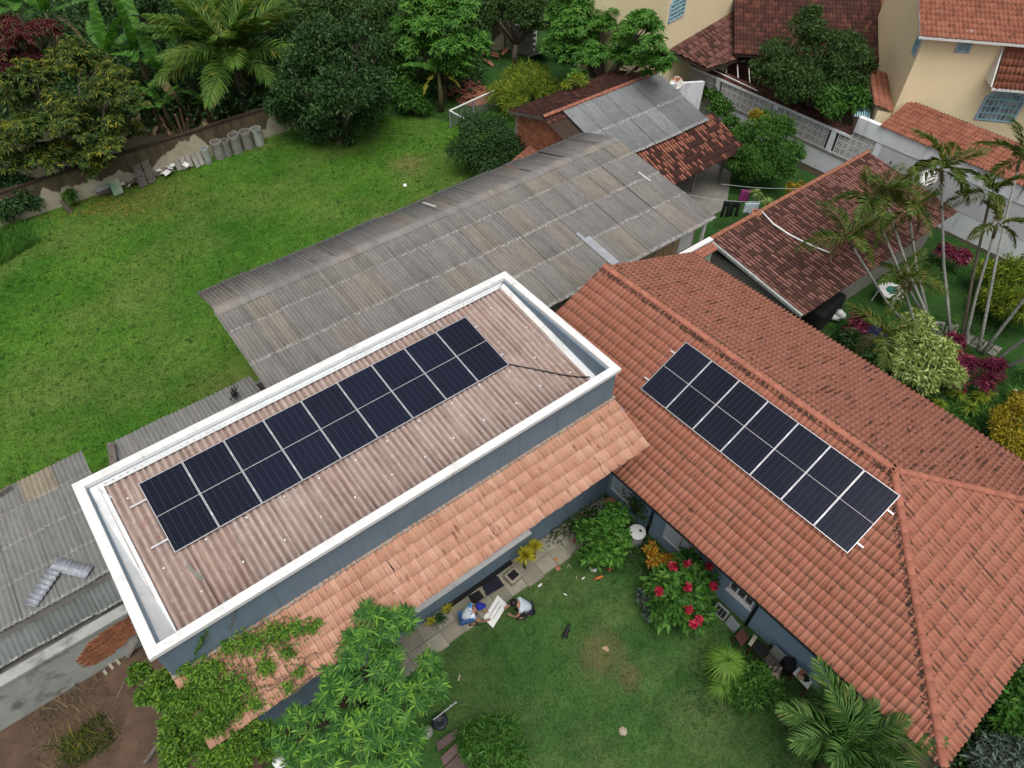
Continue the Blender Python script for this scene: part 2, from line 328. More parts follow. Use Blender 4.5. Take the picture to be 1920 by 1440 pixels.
T['stone'] = M('pale_stone', (.38, .34, .26), (.25, .22, .17), 6, rough=.9, bump=.3)
T['grey_board'] = M('weathered_white_strip', (.5, .5, .49), (.38, .38, .37), 4)
T['silver_sheet'] = M('worn_zinc', (.36, .385, .42), (.22, .235, .26), 3, vec=(3, 3, 3), rough=.5, metal=.2)
# foliage
G1, G2, G3 = (.012, .036, .010), (.026, .075, .014), (.055, .13, .022)
LF = {}
LF['dark'] = LEAF('leaf_dark', [(0, (.010, .030, .010)), (.5, (.024, .066, .017)), (.88, (.055, .118, .03)), (1, (.10, .17, .06))], nscale=1.1)
LF['dark2'] = LEAF('leaf_dark_olive', [(0, (.014, .036, .010)), (.5, (.034, .078, .018)), (1, (.08, .14, .034))], nscale=1.1)
LF['mid'] = LEAF('leaf_mid', [(0, (.016, .055, .010)), (.5, (.04, .12, .017)), (1, (.09, .21, .032))], nscale=1.2)
LF['bright'] = LEAF('leaf_bright', [(0, (.02, .075, .012)), (.5, (.05, .15, .02)), (1, (.11, .25, .035))])
LF['mango'] = LEAF('leaf_mango', [(0, (.014, .032, .009)), (.45, (.034, .072, .014)), (.75, (.075, .125, .02)), (.9, (.15, .17, .022)), (1, (.28, .26, .03))])
LF['redleaf'] = LEAF('leaf_red', [(0, (.04, .012, .012)), (.5, (.10, .018, .024)), (.85, (.16, .035, .045)), (1, (.10, .13, .03))])
LF['yellowgreen'] = LEAF('leaf_yellow_green', [(0, (.05, .10, .012)), (.5, (.12, .20, .02)), (1, (.30, .33, .03))])
LF['lime'] = LEAF('leaf_variegated', [(0, (.06, .11, .02)), (.4, (.17, .25, .05)), (.8, (.34, .42, .13)), (1, (.5, .55, .25))])
LF['gold'] = LEAF('leaf_gold', [(0, (.08, .075, .01)), (.5, (.22, .17, .012)), (1, (.38, .30, .02))])
LF['croton'] = LEAF('leaf_croton', [(0, (.16, .03, .015)), (.4, (.35, .12, .02)), (.8, (.55, .33, .03)), (1, (.10, .16, .02))])
LF['crotony'] = LEAF('leaf_yellow_croton', [(0, (.05, .09, .01)), (.4, (.30, .28, .02)), (1, (.55, .48, .04))])
LF['burgundy'] = LEAF('leaf_burgundy', [(0, (.03, .006, .012)), (.5, (.11, .012, .035)), (.9, (.25, .03, .075)), (1, (.42, .14, .19))])
LF['flower'] = LEAF('petal_red', [(0, (.16, .004, .015)), (.6, (.38, .012, .04)), (1, (.52, .06, .10))], trans=.15)
LF['white'] = LEAF('petal_white', [(0, (.6, .6, .5)), (1, (.8, .8, .75))])
LF['star'] = LEAF('leaf_star', [(0, (.014, .055, .012)), (.45, (.04, .13, .022)), (.8, (.085, .22, .034)), (1, (.19, .35, .045))], nscale=1.6)
LF['spiky'] = LEAF('leaf_spiky', [(0, (.04, .12, .015)), (.5, (.10, .22, .028)), (1, (.21, .34, .05))])
LF['vine'] = LEAF('leaf_vine', [(0, (.028, .08, .012)), (.5, (.07, .17, .02)), (1, (.18, .31, .035))], nscale=1.5)
LF['palm'] = LEAF('leaf_palm', [(0, (.025, .075, .016)), (.5, (.055, .135, .026)), (.9, (.11, .21, .05)), (1, (.25, .27, .07))], nscale=.4)
LF['coconut'] = LEAF('leaf_coconut', [(0, (.03, .088, .016)), (.5, (.07, .155, .023)), (.85, (.14, .225, .036)), (1, (.27, .29, .05))], nscale=.4)
LF['areca'] = LEAF('leaf_areca', [(0, (.03, .07, .014)), (.5, (.07, .13, .025)), (.85, (.15, .18, .035)), (1, (.26, .21, .05))], nscale=.4)
LF['straw'] = LEAF('leaf_straw', [(0, (.10, .07, .035)), (.6, (.21, .16, .08)), (1, (.36, .30, .17))])
LF['silver'] = LEAF('leaf_silver', [(0, (.03, .05, .035)), (.6, (.08, .11, .085)), (1, (.17, .22, .18))])
LF['banana'] = LEAF('leaf_banana', [(0, (.03, .10, .016)), (.6, (.06, .17, .025)), (1, (.12, .26, .045))], rough=.4, trans=.3, nscale=.3)
LF['bananay'] = LEAF('leaf_banana_yellow', [(0, (.14, .17, .02)), (1, (.32, .28, .04))], trans=.3, nscale=.3)
LF['litter'] = LEAF('fallen_leaf', [(0, (.07, .05, .02)), (.5, (.20, .14, .04)), (1, (.40, .33, .06))])
# ------------------------------------------------------------------ roof pieces
def frame(ux, uy):
    ux = Vector(ux).normalized(); uy = Vector(uy); uy = (uy - ux*uy.dot(ux)).normalized(); nz = ux.cross(uy)
    if nz.z < 0: nz = -nz
    return ux, uy, nz
def tile_data(pitch, ex):
    k = pitch/.2
    u = [0, .07, .25, .43, .5, .62, .75, .88, 1.03]; z = [0, .030, .046, .030, .0, -.012, -.016, -.012, 0]
    L = ex*1.13; V = []; UV = []; Fq = []
    for (y, dz) in ((0, 0), (L, .022), (L, -.002)):
        for a, b in zip(u, z): V.append((a*pitch, y, b*k+dz)); UV.append((a, y/L))
    n = len(u)
    for r in range(2):
        for i in range(n-1): Fq.append((r*n+i, r*n+i+1, (r+1)*n+i+1, (r+1)*n+i))
    return np.array(V), np.array(Fq), np.array(UV)
def tile_roof(parent, o, ux, uy, width, length, pitch, ex, mat, clip=(), n_ind=0, jit=1.0, lap=0.0):
    o = Vector(o); ux, uy, nz = frame(ux, uy)
    if ux.cross(uy).z < 0: o = o + ux*width; ux = -ux
    B = np.array([list(ux), list(uy), list(nz)])     # rows
    V, Fq, UV = tile_data(pitch, ex); nc, nr = int(round(width/pitch)), int(math.ceil(length/ex))
    full, cut = [], []
    for j in range(nr):
        for i in range(nc):
            x, y = i*pitch, length-(nr-j)*ex
            cs = [o + ux*(x+a*pitch) + uy*(y+b*ex*1.13) for a in (0, 1) for b in (0, 1)]
            ins = [all((c-Vector(p)).dot(Vector(n)) <= 0 for p, n in clip) for c in cs]
            if all(ins): full.append((x, y))
            elif any(ins): cut.append((x, y))
    key = lambda t: ((o + ux*t[0] + uy*t[1]) - CAMP).length
    full.sort(key=key); ind = full[:n_ind]; rest = full[n_ind:]
    if ind:
        me = npmesh('tile', V, Fq, mat, uv=UV)
        RB = Matrix((ux, uy, nz)).transposed()
        for (x, y) in ind:
            P = o + ux*(x+random.uniform(-.005, .005)*jit) + uy*(y+random.uniform(-.012, .012)*jit) + nz*random.uniform(-.003, .005)*jit
            slip = random.random() < .025
            ob = link('tile', me, parent, P + (uy*random.uniform(-.02, .07) + nz*.012 if slip else Vector())); ob.rotation_euler = (RB @ Matrix.Rotation(random.gauss(0, .07 if slip else .014), 3, 'Z')).to_euler()
    def joined(lst, nm):
        if not lst: return None
        a = np.array(lst); n = len(a); VV = np.repeat(V[None], n, 0)
        an = RNG.normal(0, .014, n)*jit + (RNG.random(n) < .02)*RNG.normal(0, .07, n); ca, sa = np.cos(an)[:, None], np.sin(an)[:, None]
        X = VV[..., 0]*ca - VV[..., 1]*sa + a[:, 0:1] + RNG.uniform(-.005, .005, (n, 1))*jit
        Y = VV[..., 0]*sa + VV[..., 1]*ca + a[:, 1:2] + RNG.uniform(-.012, .012, (n, 1))*jit
        Z = VV[..., 2] + RNG.uniform(-.003, .005, (n, 1))*jit
        W = np.stack([X, Y, Z], -1).reshape(-1, 3) @ B + np.array(o)
        org = W.mean(0); FF = (Fq[None] + (np.arange(n)*len(V))[:, None, None]).reshape(-1, 4)
        me = npmesh(nm, W-org, FF, mat, uv=np.tile(UV, (n, 1)))
        ob = link(nm, me, parent, org); ob['kind'] = 'stuff'; return ob
    joined(rest, 'tile_field')
    ob = joined(cut, 'cut_tiles')
    if ob:
        bm = bmesh.new(); bm.from_mesh(ob.data); org = WL[ob.name]
        for p, n in clip:
            bmesh.ops.bisect_plane(bm, geom=bm.verts[:]+bm.edges[:]+bm.faces[:], plane_co=Vector(p)-org, plane_no=Vector(n), clear_outer=True)
        bm.to_mesh(ob.data); bm.free()
def rh_frame(ux, uy):      # right-handed choice: make sure ux x uy points up
    ux, uy = Vector(ux), Vector(uy)
    return (ux, uy) if ux.cross(uy).z > 0 else (-ux, uy)
def caps(parent, p, q, r=.12, step=.36, mat=None, name='ridge_tile', lift=.03):
    p, q = Vector(p), Vector(q); d = (q-p); L = d.length; d.normalize(); n = max(1, int(L/step))
    side = Vector((0, 0, 1)).cross(d).normalized(); up = d.cross(side)
    Vv = []; Fq = []; seg = 8
    for y, rr in ((0, r), (L/n*1.12, r*1.18), (L/n*1.12, r*1.0)):
        for k in range(seg+1):
            a = math.pi*k/seg; Vv.append((y, rr*1.0*math.cos(a), rr*.72*math.sin(a)))
    for rr in range(2):
        for k in range(seg): Fq.append((rr*(seg+1)+k, rr*(seg+1)+k+1, (rr+1)*(seg+1)+k+1, (rr+1)*(seg+1)+k))
    me = npmesh(name, Vv, Fq, mat or T['ridge_tile'], smooth=True)
    RB = Matrix((d, side, up)).transposed()
    for i in range(n):
        ob = link(name, me, parent, p + d*(L*i/n) + up*(lift+random.uniform(-.004, .006)))
        ob.rotation_euler = (RB @ Matrix.Rotation(random.gauss(0, .012), 3, 'Z')).to_euler()
def sheet_mesh(name, wd, ln, pitch, amp, mat, seg=6):
    nw = max(1, round(wd/pitch)); n = nw*seg; V = []; Fq = []; UV = []
    for (y, dz) in ((0, 0), (ln, .012), (ln, -.004)):
        for i in range(n+1):
            x = wd*1.04*i/n; V.append((x, y, amp*math.cos(2*math.pi*nw*i/n)+dz)); UV.append((i/seg, y/ln))
    for r in range(2):
        for i in range(n): Fq.append((r*(n+1)+i, r*(n+1)+i+1, (r+1)*(n+1)+i+1, (r+1)*(n+1)+i))
    return npmesh(name, V, Fq, mat, smooth=True, uv=UV)
def sheet_roof(parent, o, ux, uy, width, rows, wd, pitch, amp, mat, jit=1.0, skip=(), name='roof_sheet', seg=6):
    o = Vector(o); ux, uy = rh_frame(ux, uy); ux, uy, nz = frame(ux, uy); nz = ux.cross(uy)
    if ux.dot(Vector((1, 0, 0))) < 0: o = o - ux*width      # o always given at the low-x end
    nc = max(1, round(width/wd)); w2 = width/nc; RB = Matrix((ux, uy, nz)).transposed(); y = 0
    for j, ln in enumerate(rows):
        me = sheet_mesh(name, w2, ln*1.07, pitch, amp, mat, seg)
        for i in range(nc):
            if (i, j) in skip: continue
            P = o + ux*(i*w2+random.uniform(-.012, .012)*jit) + uy*(y+random.uniform(-.03, .03)*jit) + nz*(random.uniform(-.004, .012)*jit + .008*(i % 2))
            ob = link(name, me, parent, P)
            ob.rotation_euler = (RB @ Matrix.Rotation(random.gauss(0, .006)*jit, 3, 'Z') @ Matrix.Rotation(random.gauss(0, .004)*jit, 3, 'Y')).to_euler()
        y += ln

# ------------------------------------------------------------------ ground
def plane(name, pts, z, mat, kind='structure', sub=0):
    mb = MB(); mb.add([(x, y, z) for x, y in pts], [tuple(range(len(pts)))]); o = mb.build(name, mat); o['kind'] = kind; return o
def rect(x0, x1, y0, y1): return [(x0, y0), (x1, y0), (x1, y1), (x0, y1)]
plane('ground', rect(-400, 450, -400, 450), -.03, T['ground'])
plane('lawn', [(-14, 20.4), (24.3, 20.4), (24.3, 30), (24.6, 33), (22.6, 37.6), (17, 41.2), (-14, 41.4)], -.005, T['lawn'])
plane('lawn', [(17, 41.2), (22.6, 37.6), (24.6, 33), (24.3, 30), (30, 30), (44, 48), (30, 52)], -.008, T['garden'])
plane('lawn', rect(-2.2, 12.6, -8, 8.6), -.005, T['yard'])
plane('lawn', [(22.2, -9), (37.9, -9), (37.9, 10), (36.5, 22), (24, 22), (22.2, 16)], -.006, T['garden'])
plane('dirt_yard', rect(-20, -2.2, 1, 14.5), -.004, T['dirt'])
plane('concrete_floor', [(26.2, 18.9), (30.2, 19.0), (33.2, 21.2), (33.2, 25), (26.2, 25)], .06, T['conc'])

# ------------------------------------------------------------------ the blue-grey house with the white parapet
HX0, HX1, HY0, HY1, HZ = -2.51, 11.60, 9.29, 14.97, 7.5
gh = thing('house', 'tall blue-grey house with white parapet, corrugated red-brown roof and tiled awning', 'house', (4.5, 12.1, 0))
i_ = .10
mb = MB()
WX0, WX1, WZ0, WZ1 = 3.45, 8.28, 1.42, 2.65
mb.bx(HX0+i_, WX0, HY0+i_, HY0+i_+.2, 0, HZ-.14); mb.bx(WX1, 12.25, HY0+i_+.001, HY0+i_+.2, 0, 5.0); mb.bx(WX1, HX1-i_, HY0+i_, HY0+i_+.2, 5.0, HZ-.14)
mb.bx(WX0, WX1, HY0+i_, HY0+i_+.2, 0, WZ0); mb.bx(WX0, WX1, HY0+i_, HY0+i_+.2, WZ1, HZ-.14)
mb.bx(HX0+i_, HX0+i_+.2, HY0+i_+.2, HY1-i_, 0, HZ-.14); mb.bx(HX1-i_-.2, HX1-i_, HY0+i_+.2, HY1-i_, 0, HZ-.14)
mb.bx(HX0+i_+.2, HX1-i_-.2, HY1-i_-.2, HY1-i_, 0, HZ-.14)
mb.build('wall', T['blue'], gh)
cw = .25
mb = MB(); mb.bx(HX0, HX1, HY0, HY0+cw, HZ-.14, HZ); mb.bx(HX0, HX1, HY1-cw, HY1, HZ-.14, HZ)
mb.bx(HX0, HX0+cw, HY0+cw, HY1-cw, HZ-.141, HZ-.002); mb.bx(HX1-cw, HX1, HY0+cw, HY1-cw, HZ-.141, HZ-.002)
mb.build('parapet_coping', T['white'], gh, bevel=.012)
mb = MB(); mb.bx(HX1-cw+.004, HX1-cw+.08, HY0+cw, HY1-cw, 6.2, HZ-.143); mb.bx(HX0+cw-.08, HX0+cw-.004, HY0+cw, HY1-cw, 6.2, HZ-.143)
mb.bx(HX0+cw, HX1-cw, HY0+.22, HY0+cw+.01, 6.2, HZ-.143); mb.bx(HX0+cw, HX1-cw, HY1-cw-.01, HY1-.22, 6.2, HZ-.143)
mb.build('parapet_lining', T['white'], gh)
RY0, RY1, RSL = 14.56, 9.98, R(7.2)
def roofz(y): return 7.30 - (13.97-y)*math.tan(RSL)
mb = MB()   # flashings round the sheets
xl, xr = HX0+cw+.01, HX1-cw-.02
mb.add([(xl, RY0+.17, HZ-.15), (xr, RY0+.17, HZ-.15), (xr-.45, RY0-.14, roofz(RY0-.14)+.085), (xl+.45, RY0-.14, roofz(RY0-.14)+.085)], [(0, 1, 2, 3)])
mb.add([(xl, RY0+.17, HZ-.16), (xl+.38, RY0-.05, roofz(RY0)+.075), (xl+.38, HY0+cw+.02, roofz(9.6)+.075), (xl, HY0+cw+.02, HZ-.17)], [(0, 1, 2, 3)])
mb.build('flashing', T['flash'], gh)
mb = MB(); mb.bx(xr-.62, xr, HY0+cw+.01, RY0+.1, 6.2, 6.45); mb.add([(xr-.4, HY0+cw+.02, roofz(9.6)-.05), (xr, HY0+cw+.02, roofz(9.6)-.05), (xr, RY0+.1, roofz(RY0)-.07), (xr-.4, RY0+.1, roofz(RY0)-.07)], [(0, 1, 2, 3)])
mb.build('gutter', T['white'], gh)
mb = MB(); mb.add([(xl, HY0+cw+.012, 6.45), (xr, HY0+cw+.012, 6.45), (xr, RY0+.15, 6.45), (xl, RY0+.15, 6.45)], [(0, 1, 2, 3)]); mb.build('roof_deck', T['roof_dark'], gh)
uyr = (0, -math.cos(RSL), -math.sin(RSL))
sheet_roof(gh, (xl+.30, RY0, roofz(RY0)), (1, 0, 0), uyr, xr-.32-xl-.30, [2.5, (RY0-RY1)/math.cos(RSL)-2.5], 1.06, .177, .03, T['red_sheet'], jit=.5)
mb = MB()
for row, yy in enumerate((13.85, 12.6, 11.6, 10.55)):
    for k in range(12):
        x = xl+.75+k*1.06+(.5 if row % 2 else 0)+random.uniform(-.06, .06)
        if x > xr-.5: continue
        c = (x, yy+random.uniform(-.08, .08), 0); mb.lathe((c[0], c[1], roofz(c[1])+.022), [(.032, 0), (.028, .022), (.01, .034), (.001, .035)], 8)
o = mb.build('screw_cap', T['whitep'], gh); o['kind'] = 'stuff'
mb = MB(); mb.bar((xl+1.35, 10.75, roofz(10.75)+.03), (xl+1.2, 11.3, roofz(11.3)+.03), .1, .03); mb.build('roof_patch', T['conc'], gh)
# awning
AW_T, AW_B = Vector((0, HY0+i_, 6.07)), Vector((0, 7.70, 5.42))
aw_u = (AW_B-AW_T); AWL = aw_u.length
tile_roof(gh, (-2.42, AW_T.y, AW_T.z+.02), (1, 0, 0), aw_u, 14.0, AWL, .167, .362, T['awn_tile'], n_ind=300)
mb = MB(); mb.prism([(-2.42, AW_T.y, AW_T.z-.02), (-2.42, AW_B.y+.04, AW_B.z-.02), (-2.42, AW_B.y+.04, AW_B.z-.10), (-2.42, AW_T.y, AW_T.z-.16)], (14.02, 0, 0)); mb.build('awning_deck', T['roof_dark'], gh)
mb = MB()
for k in range(90):
    x = -2.4+k*.157; mb.box((x+random.uniform(-.02, .02), AW_T.y-.03+random.uniform(-.015, .015), AW_T.z+.035), (.15, .09, .05), rz=random.uniform(-.2, .2))
mb.build('mortar_fillet', T['mortar'], gh)
# window
win = MB(); win.bx(WX0-.06, WX1+.06, HY0-.06, HY0+i_-.002, WZ0-.09, WZ0); wi = win.build('window_sill', T['white'], gh)
mb = MB(); yf = HY0+i_+.07
mb.bx(WX0+.001, WX1-.001, yf, yf+.06, WZ0+.001, WZ0+.06); mb.bx(WX0+.001, WX1-.001, yf, yf+.06, WZ1-.06, WZ1-.001)
for k in range(7):
    x = WX0+.03+(WX1-WX0-.06)*k/6; mb.bx(x-.025, x+.025, yf-.003, yf+.063, WZ0+.06, WZ1-.06)
wf = mb.build('window_frame', T['white'], gh)
for k in range(6):
    x0 = WX0+.055+(WX1-WX0-.06)*k/6; mb = MB(); mb.bx(x0+.001, x0+(WX1-WX0-.06)/6-.052, yf+.02, yf+.03, WZ0+.061, WZ1-.061); mb.build('pane', T['glass'], wf)
mb = MB()
for k in range(60):
    x = WX0+.05+k*(WX1-WX0-.1)/59; mb.bx(x-.006, x+.006, yf-.06, yf-.045, WZ0, WZ1-.02)
mb.bx(WX0, WX1, yf-.062, yf-.043, WZ0+.25, WZ0+.27); o = mb.build('window_grille', T['galv'], gh)
mb = MB(); mb.bx(4.9, 7.55, 9.26, 9.388, .01, .16); mb.build('dark_base_strip', T['black'], gh)  # black strip along the foot of the front wall

# ------------------------------------------------------------------ solar panels
mt, t_, b_, o_ = _new('solar_cells'); k_ = N(t_)
uvn = k_.n('UVMap'); sx = k_.n('SeparateXYZ'); k_.l(uvn.outputs[0], sx.inputs[0])
def lines(v, n, th):
    f = k_.math('FRACT', k_.math('MULTIPLY', v, n)); return k_.math('LESS_THAN', k_.math('ABSOLUTE', k_.math('SUBTRACT', f, .5)), th)
ln = k_.math('MAXIMUM', k_.math('MULTIPLY', lines(sx.outputs[0], 6, .012), .75), k_.math('MULTIPLY', lines(sx.outputs[1], 24, .03), .16))
fine = k_.math('MULTIPLY', lines(sx.outputs[0], 60, .12), .05); ln = k_.math('MAXIMUM', ln, fine)
cb = k_.mix(k_.math('ADD', k_.math('MULTIPLY', k_.noise(k_.pos(), .7, 2), .6), k_.math('MULTIPLY', k_.n('ObjectInfo').outputs['Random'], .5)), (.0045, .0055, .010), (.010, .0125, .028)); k_.l(k_.mix(ln, cb, (.10, .115, .13)), b_.inputs['Base Color'])
b_.inputs['Roughness'].default_value = .16; b_.inputs['Specular IOR Level'].default_value = .11
k_.l(k_.ramp(k_.noise(k_.pos(), 1.1, 4), [(.3, .13), (.75, .30)]), b_.inputs['Roughness'])
T['cells'] = mt
PW, PL, PG = 1.136, 2.279, .018
def panel_parts():
    out = {}
    mb = MB(); fw_, fh = .014, .035
    mb.bx(0, PW, 0, fw_, -fh, 0); mb.bx(0, PW, PL-fw_, PL, -fh, 0); mb.bx(0, fw_, fw_, PL-fw_, -fh, -.0005); mb.bx(PW-fw_, PW, fw_, PL-fw_, -fh, -.0005)
    out['frame'] = (mb, T['metal'])
    mb2 = MB(); mb2.bx(fw_+.001, PW-fw_-.001, PL/2-.0045, PL/2+.0045, -.012, -.0025); out['centre_strip'] = (mb2, T['whitep'])
    mb3 = MB(); mb3.bx(PW, PW+PG, .45, .5, -.03, .004); mb3.bx(PW, PW+PG, PL-.5, PL-.45, -.03, .004); out['clamp'] = (mb3, T['metal'])
    return out
PP = {}
for nm_, (mb_, mt_) in panel_parts().items():
    ob = mb_.build(nm_, mt_, local=True); PP[nm_] = ob.data; bpy.data.objects.remove(ob)
lam = npmesh('laminate', [(.013, .013, -.006), (PW-.013, .013, -.006), (PW-.013, PL-.013, -.006), (.013, PL-.013, -.006)], [(0, 1, 2, 3)], T['cells'], uv=[(0, 0), (1, 0), (1, 1), (0, 1)])
PP['laminate'] = lam
ORD = ['first', 'second', 'third', 'fourth', 'fifth', 'sixth', 'seventh', 'eighth', 'ninth']
def panel_row(o, ux, uy, n, lab, grp, rev):
    o = Vector(o); ux, uy, nz = frame(ux, uy); z = ux.cross(uy); RB = Matrix((ux, uy, z)).transposed(); sgn = 1
    for i in range(n):
        P = o + ux*(i*(PW+PG)) + nz*.0
        r = thing('solar_panel', lab % ORD[n-1-i if rev else i], 'solar panel', P, grp); r.rotation_euler = RB.to_euler()
        for nm_ in ('frame', 'laminate', 'centre_strip') + (('clamp',) if i < n-1 else ()): link(nm_, PP[nm_], r, local=True)
    return ux, uy, nz
def cam2w(v):
    return _rz @ Vector(v)
A0 = cam2w((-9.6137, 10.1977, 0)); A0.z = 7.47
AS = R(7.9); auy = Vector((0, -math.cos(AS), -math.sin(AS))); aux = Vector((1, 0, 0))
# right-handed: x along, y up-slope -> start at the lower edge
a_start = A0 + auy*PL
panel_row(a_start, aux, -auy, 9, '%s solar panel from the black cable end, row on the white-rimmed roof', 'solar panels on the white-rimmed roof', True)
nzA = aux.cross(-auy)
for q in (.45, PL-.5):
    p = a_start - auy*q - nzA*.06; e = 9*(PW+PG)
    mb = MB(); mb.bar(p + aux*-.42, p + aux*(e+.12), .045, .05, up=nzA); ob = mb.build('mounting_rail', T['metal'])
    tag(ob, 'aluminium rail under the white-rimmed roof panels, %s' % ('lower one' if q < 1 else 'upper one by the back parapet'), 'mounting rail', 'mounting rails')
RS = R(24.04); RF = R(-49.42-38.64)
EX = Vector((math.cos(RF), math.sin(RF), 0)); EY = Vector((math.sin(RF)*math.cos(RS), -math.cos(RF)*math.cos(RS), -math.sin(RS)))
B0 = cam2w((5.9706, 17.4767, 0)); B0.z = CAM_H-17.4068
panel_row(B0 + EY*PL, EX, -EY, 7, '%s solar panel from the blue-grey house end, row on terracotta roof', 'solar panels on the terracotta roof', False)
nzB = EX.cross(-EY)
for q in (.42, PL-.55):
    p = B0 + EY*PL - EY*q - nzB*.06; e = 7*(PW+PG)
    mb = MB(); mb.bar(p - EX*.2, p + EX*(e+.18), .045, .05, up=nzB); ob = mb.build('mounting_rail', T['metal'])
    tag(ob, 'aluminium rail under the terracotta roof panels, %s' % ('lower one by the eave' if q < 1 else 'upper one near the ridge'), 'mounting rail', 'mounting rails')
pts = [onp(px, py, (0, 13.97, 7.30), (0, math.sin(-RSL), math.cos(RSL))) + Vector((0, 0, .05)) for px, py in ((935, 676), (953, 685), (985, 691), (1020, 698), (1055, 705), (1085, 709), (1106, 709))]
mb = MB(); mb.tube(pts, .022, 6); tag(mb.build('cable', T['black'], smooth=True), 'black cable sagging from the panels to the parapet corner', 'cable')
pl_ = onp(205, 935, (0, 13.97, 7.30), (0, math.sin(-RSL), math.cos(RSL)))
mb = MB(); mb.bar(pl_+Vector((-.12, .38, .09)), pl_+Vector((.06, -.05, .04)), .05, .03); tag(mb.build('rail_offcut', T['metal']), 'short loose rail offcut lying near the parapet corner', 'rail offcut')

# ------------------------------------------------------------------ the long house with the hipped terracotta roof
EW = Vector((-EX.y, EX.x, 0))       # towards +X
O2 = Vector((16.0, 14.52, 0))
def hp(s, t, z=0.0): v = O2 + EX*s + EW*t; return Vector((v.x, v.y, z))
th = thing('house', 'long low house with hipped terracotta tile roof and pale blue walls', 'house', hp(9, 0, 0))
SR, SE, TW, TE, ZR, ZW, ZE = 12.05, 17.42, -5.08, 5.72, 5.80, 3.55, 3.66
ridge0, ridge1 = hp(-.05, 0, ZR), hp(SR, 0, ZR); sw, se = hp(SE, TW, ZW), hp(SE, TE, ZE); nw_, ne_ = hp(0, TW, ZW), hp(0, TE, ZE)
def vplane(p, q, inside):   # vertical clip plane through p-q, keeping the side of 'inside'
    d = (q-p); n = Vector((-d.y, d.x, 0)).normalized()
    if (Vector(inside)-p).dot(n) > 0: n = -n
    return (p, n)
hipW = vplane(ridge1, sw, hp(5, -3)); hipE = vplane(ridge1, se, hp(5, 3))
gab = (hp(-.02, 0), -EX)
uyW = nw_-ridge0.copy(); uyW = hp(0, TW, ZW)-hp(0, 0, ZR); uyE = hp(0, TE, ZE)-hp(0, 0, ZR); uyS = hp(SE, 0, (ZW+ZE)/2)-hp(SR, 0, ZR)
LWs, LEs, LSs = uyW.length, uyE.length, uyS.length
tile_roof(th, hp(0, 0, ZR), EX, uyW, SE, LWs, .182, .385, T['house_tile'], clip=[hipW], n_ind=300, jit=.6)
tile_roof(th, hp(SE, 0, ZR), -EX, uyE, SE, LEs, .182, .385, T['house_tile_back'], clip=[hipE], jit=.6)
tile_roof(th, hp(SR, TW-.05, ZR), EW, uyS, TE-TW+.1, LSs, .182, .385, T['house_tile_south'], clip=[(ridge1, -hipW[1]), (ridge1, -hipE[1])])
d_ = Vector((0, 0, -.06))
mb = MB(); mb.add([ridge0+d_, ridge1+d_, sw+d_, nw_+d_, se+d_, ne_+d_], [(0, 3, 2, 1), (1, 2, 4), (0, 1, 4, 5)])
d_ = Vector((0, 0, -.20)); mb.add([sw+d_, nw_+d_, ne_+d_, se+d_], [(0, 1, 2, 3)]); mb.build('roof_deck', T['roof_dark'], th)
mb = MB(); f = .10
for p, q in ((nw_, sw), (sw, se), (se, ne_)): mb.bar(p+Vector((0, 0, -.12)), q+Vector((0, 0, -.12)), .05, .14)
mb.build('fascia', T['darkpipe'], th)
caps(th, ridge0, ridge1, .10, .38, lift=.015); caps(th, sw, ridge1, .105, .38, lift=.015); caps(th, se, ridge1, .105, .38, lift=.015)
mb = MB()
for k in range(6): mb.box(ridge1 + Vector((random.uniform(-.1, .1), random.uniform(-.1, .1), .06)), (.13, .11, .07), rz=random.random())
mb.build('mortar_knob', T['ridge_tile'], th)
mv, mf = [], []
def moss(p, q, side, n, spread=.10):
    for k in range(n):
        u_ = random.random(); u_ = u_ if math.sin(u_*37)+math.sin(u_*91+1) > -.6 else random.random()
        c = p.lerp(q, u_) + side*(.13+abs(random.gauss(0, spread*.6))) + Vector((0, 0, .015)); r_ = random.uniform(.01, .032); b = len(mv); a0 = random.random()*6
        c.z -= abs((c-p.lerp(q, u_)).dot(side))*.30
        for j in range(5): mv.append(tuple(c+Vector((r_*math.cos(a0+j*1.257), r_*1.3*math.sin(a0+j*1.257), random.uniform(0, .02)+.012))))
        mv.append(tuple(c+Vector((0, 0, .05)))); mf.extend([(b+j, b+(j+1) % 5, b+5) for j in range(5)])
moss(sw, ridge1, Vector((-.75, .66, 0)), 420); moss(ridge0, ridge1, -EW, 520, .13); moss(sw, ridge1, Vector((.75, -.66, 0)), 120)
org = np.array(mv).mean(0); ob = link('moss', npmesh('moss', np.array(mv)-org, mf, M('black_moss', (.035, .028, .02), (.02, .018, .012), 6)), th, org); ob['kind'] = 'stuff'
TWL, TEL, SWL = -4.0, 4.7, 16.4
def wallseg(mb, s0, s1, t0, t1, z0, z1): mb.prism([hp(s0, t0, z0), hp(s1, t0, z0), hp(s1, t1, z0), hp(s0, t1, z0)], (0, 0, z1-z0))
mb = MB()
ops = [(5.15, 6.10, .58, 1.55), (7.75, 9.10, .55, 1.50), (10.55, 11.48, 1.02, 1.52)]
s_prev = 3.0
for s0, s1, z0, z1 in ops:
    wallseg(mb, s_prev, s0, TWL, TWL+.18, 0, 3.4); wallseg(mb, s0, s1, TWL, TWL+.18, 0, z0); wallseg(mb, s0, s1, TWL, TWL+.18, z1, 3.4); s_prev = s1
wallseg(mb, s_prev, SWL, TWL, TWL+.18, 0, 3.4)
wallseg(mb, SWL-.18, SWL, TWL+.18, TEL, 0, 3.4); wallseg(mb, .3, SWL-.18, TEL-.18, TEL, 0, 3.4)
wallseg(mb, .3, .48, TWL+.18, TEL-.18, 0, 3.4); mb.build('wall', T['blue2'], th)
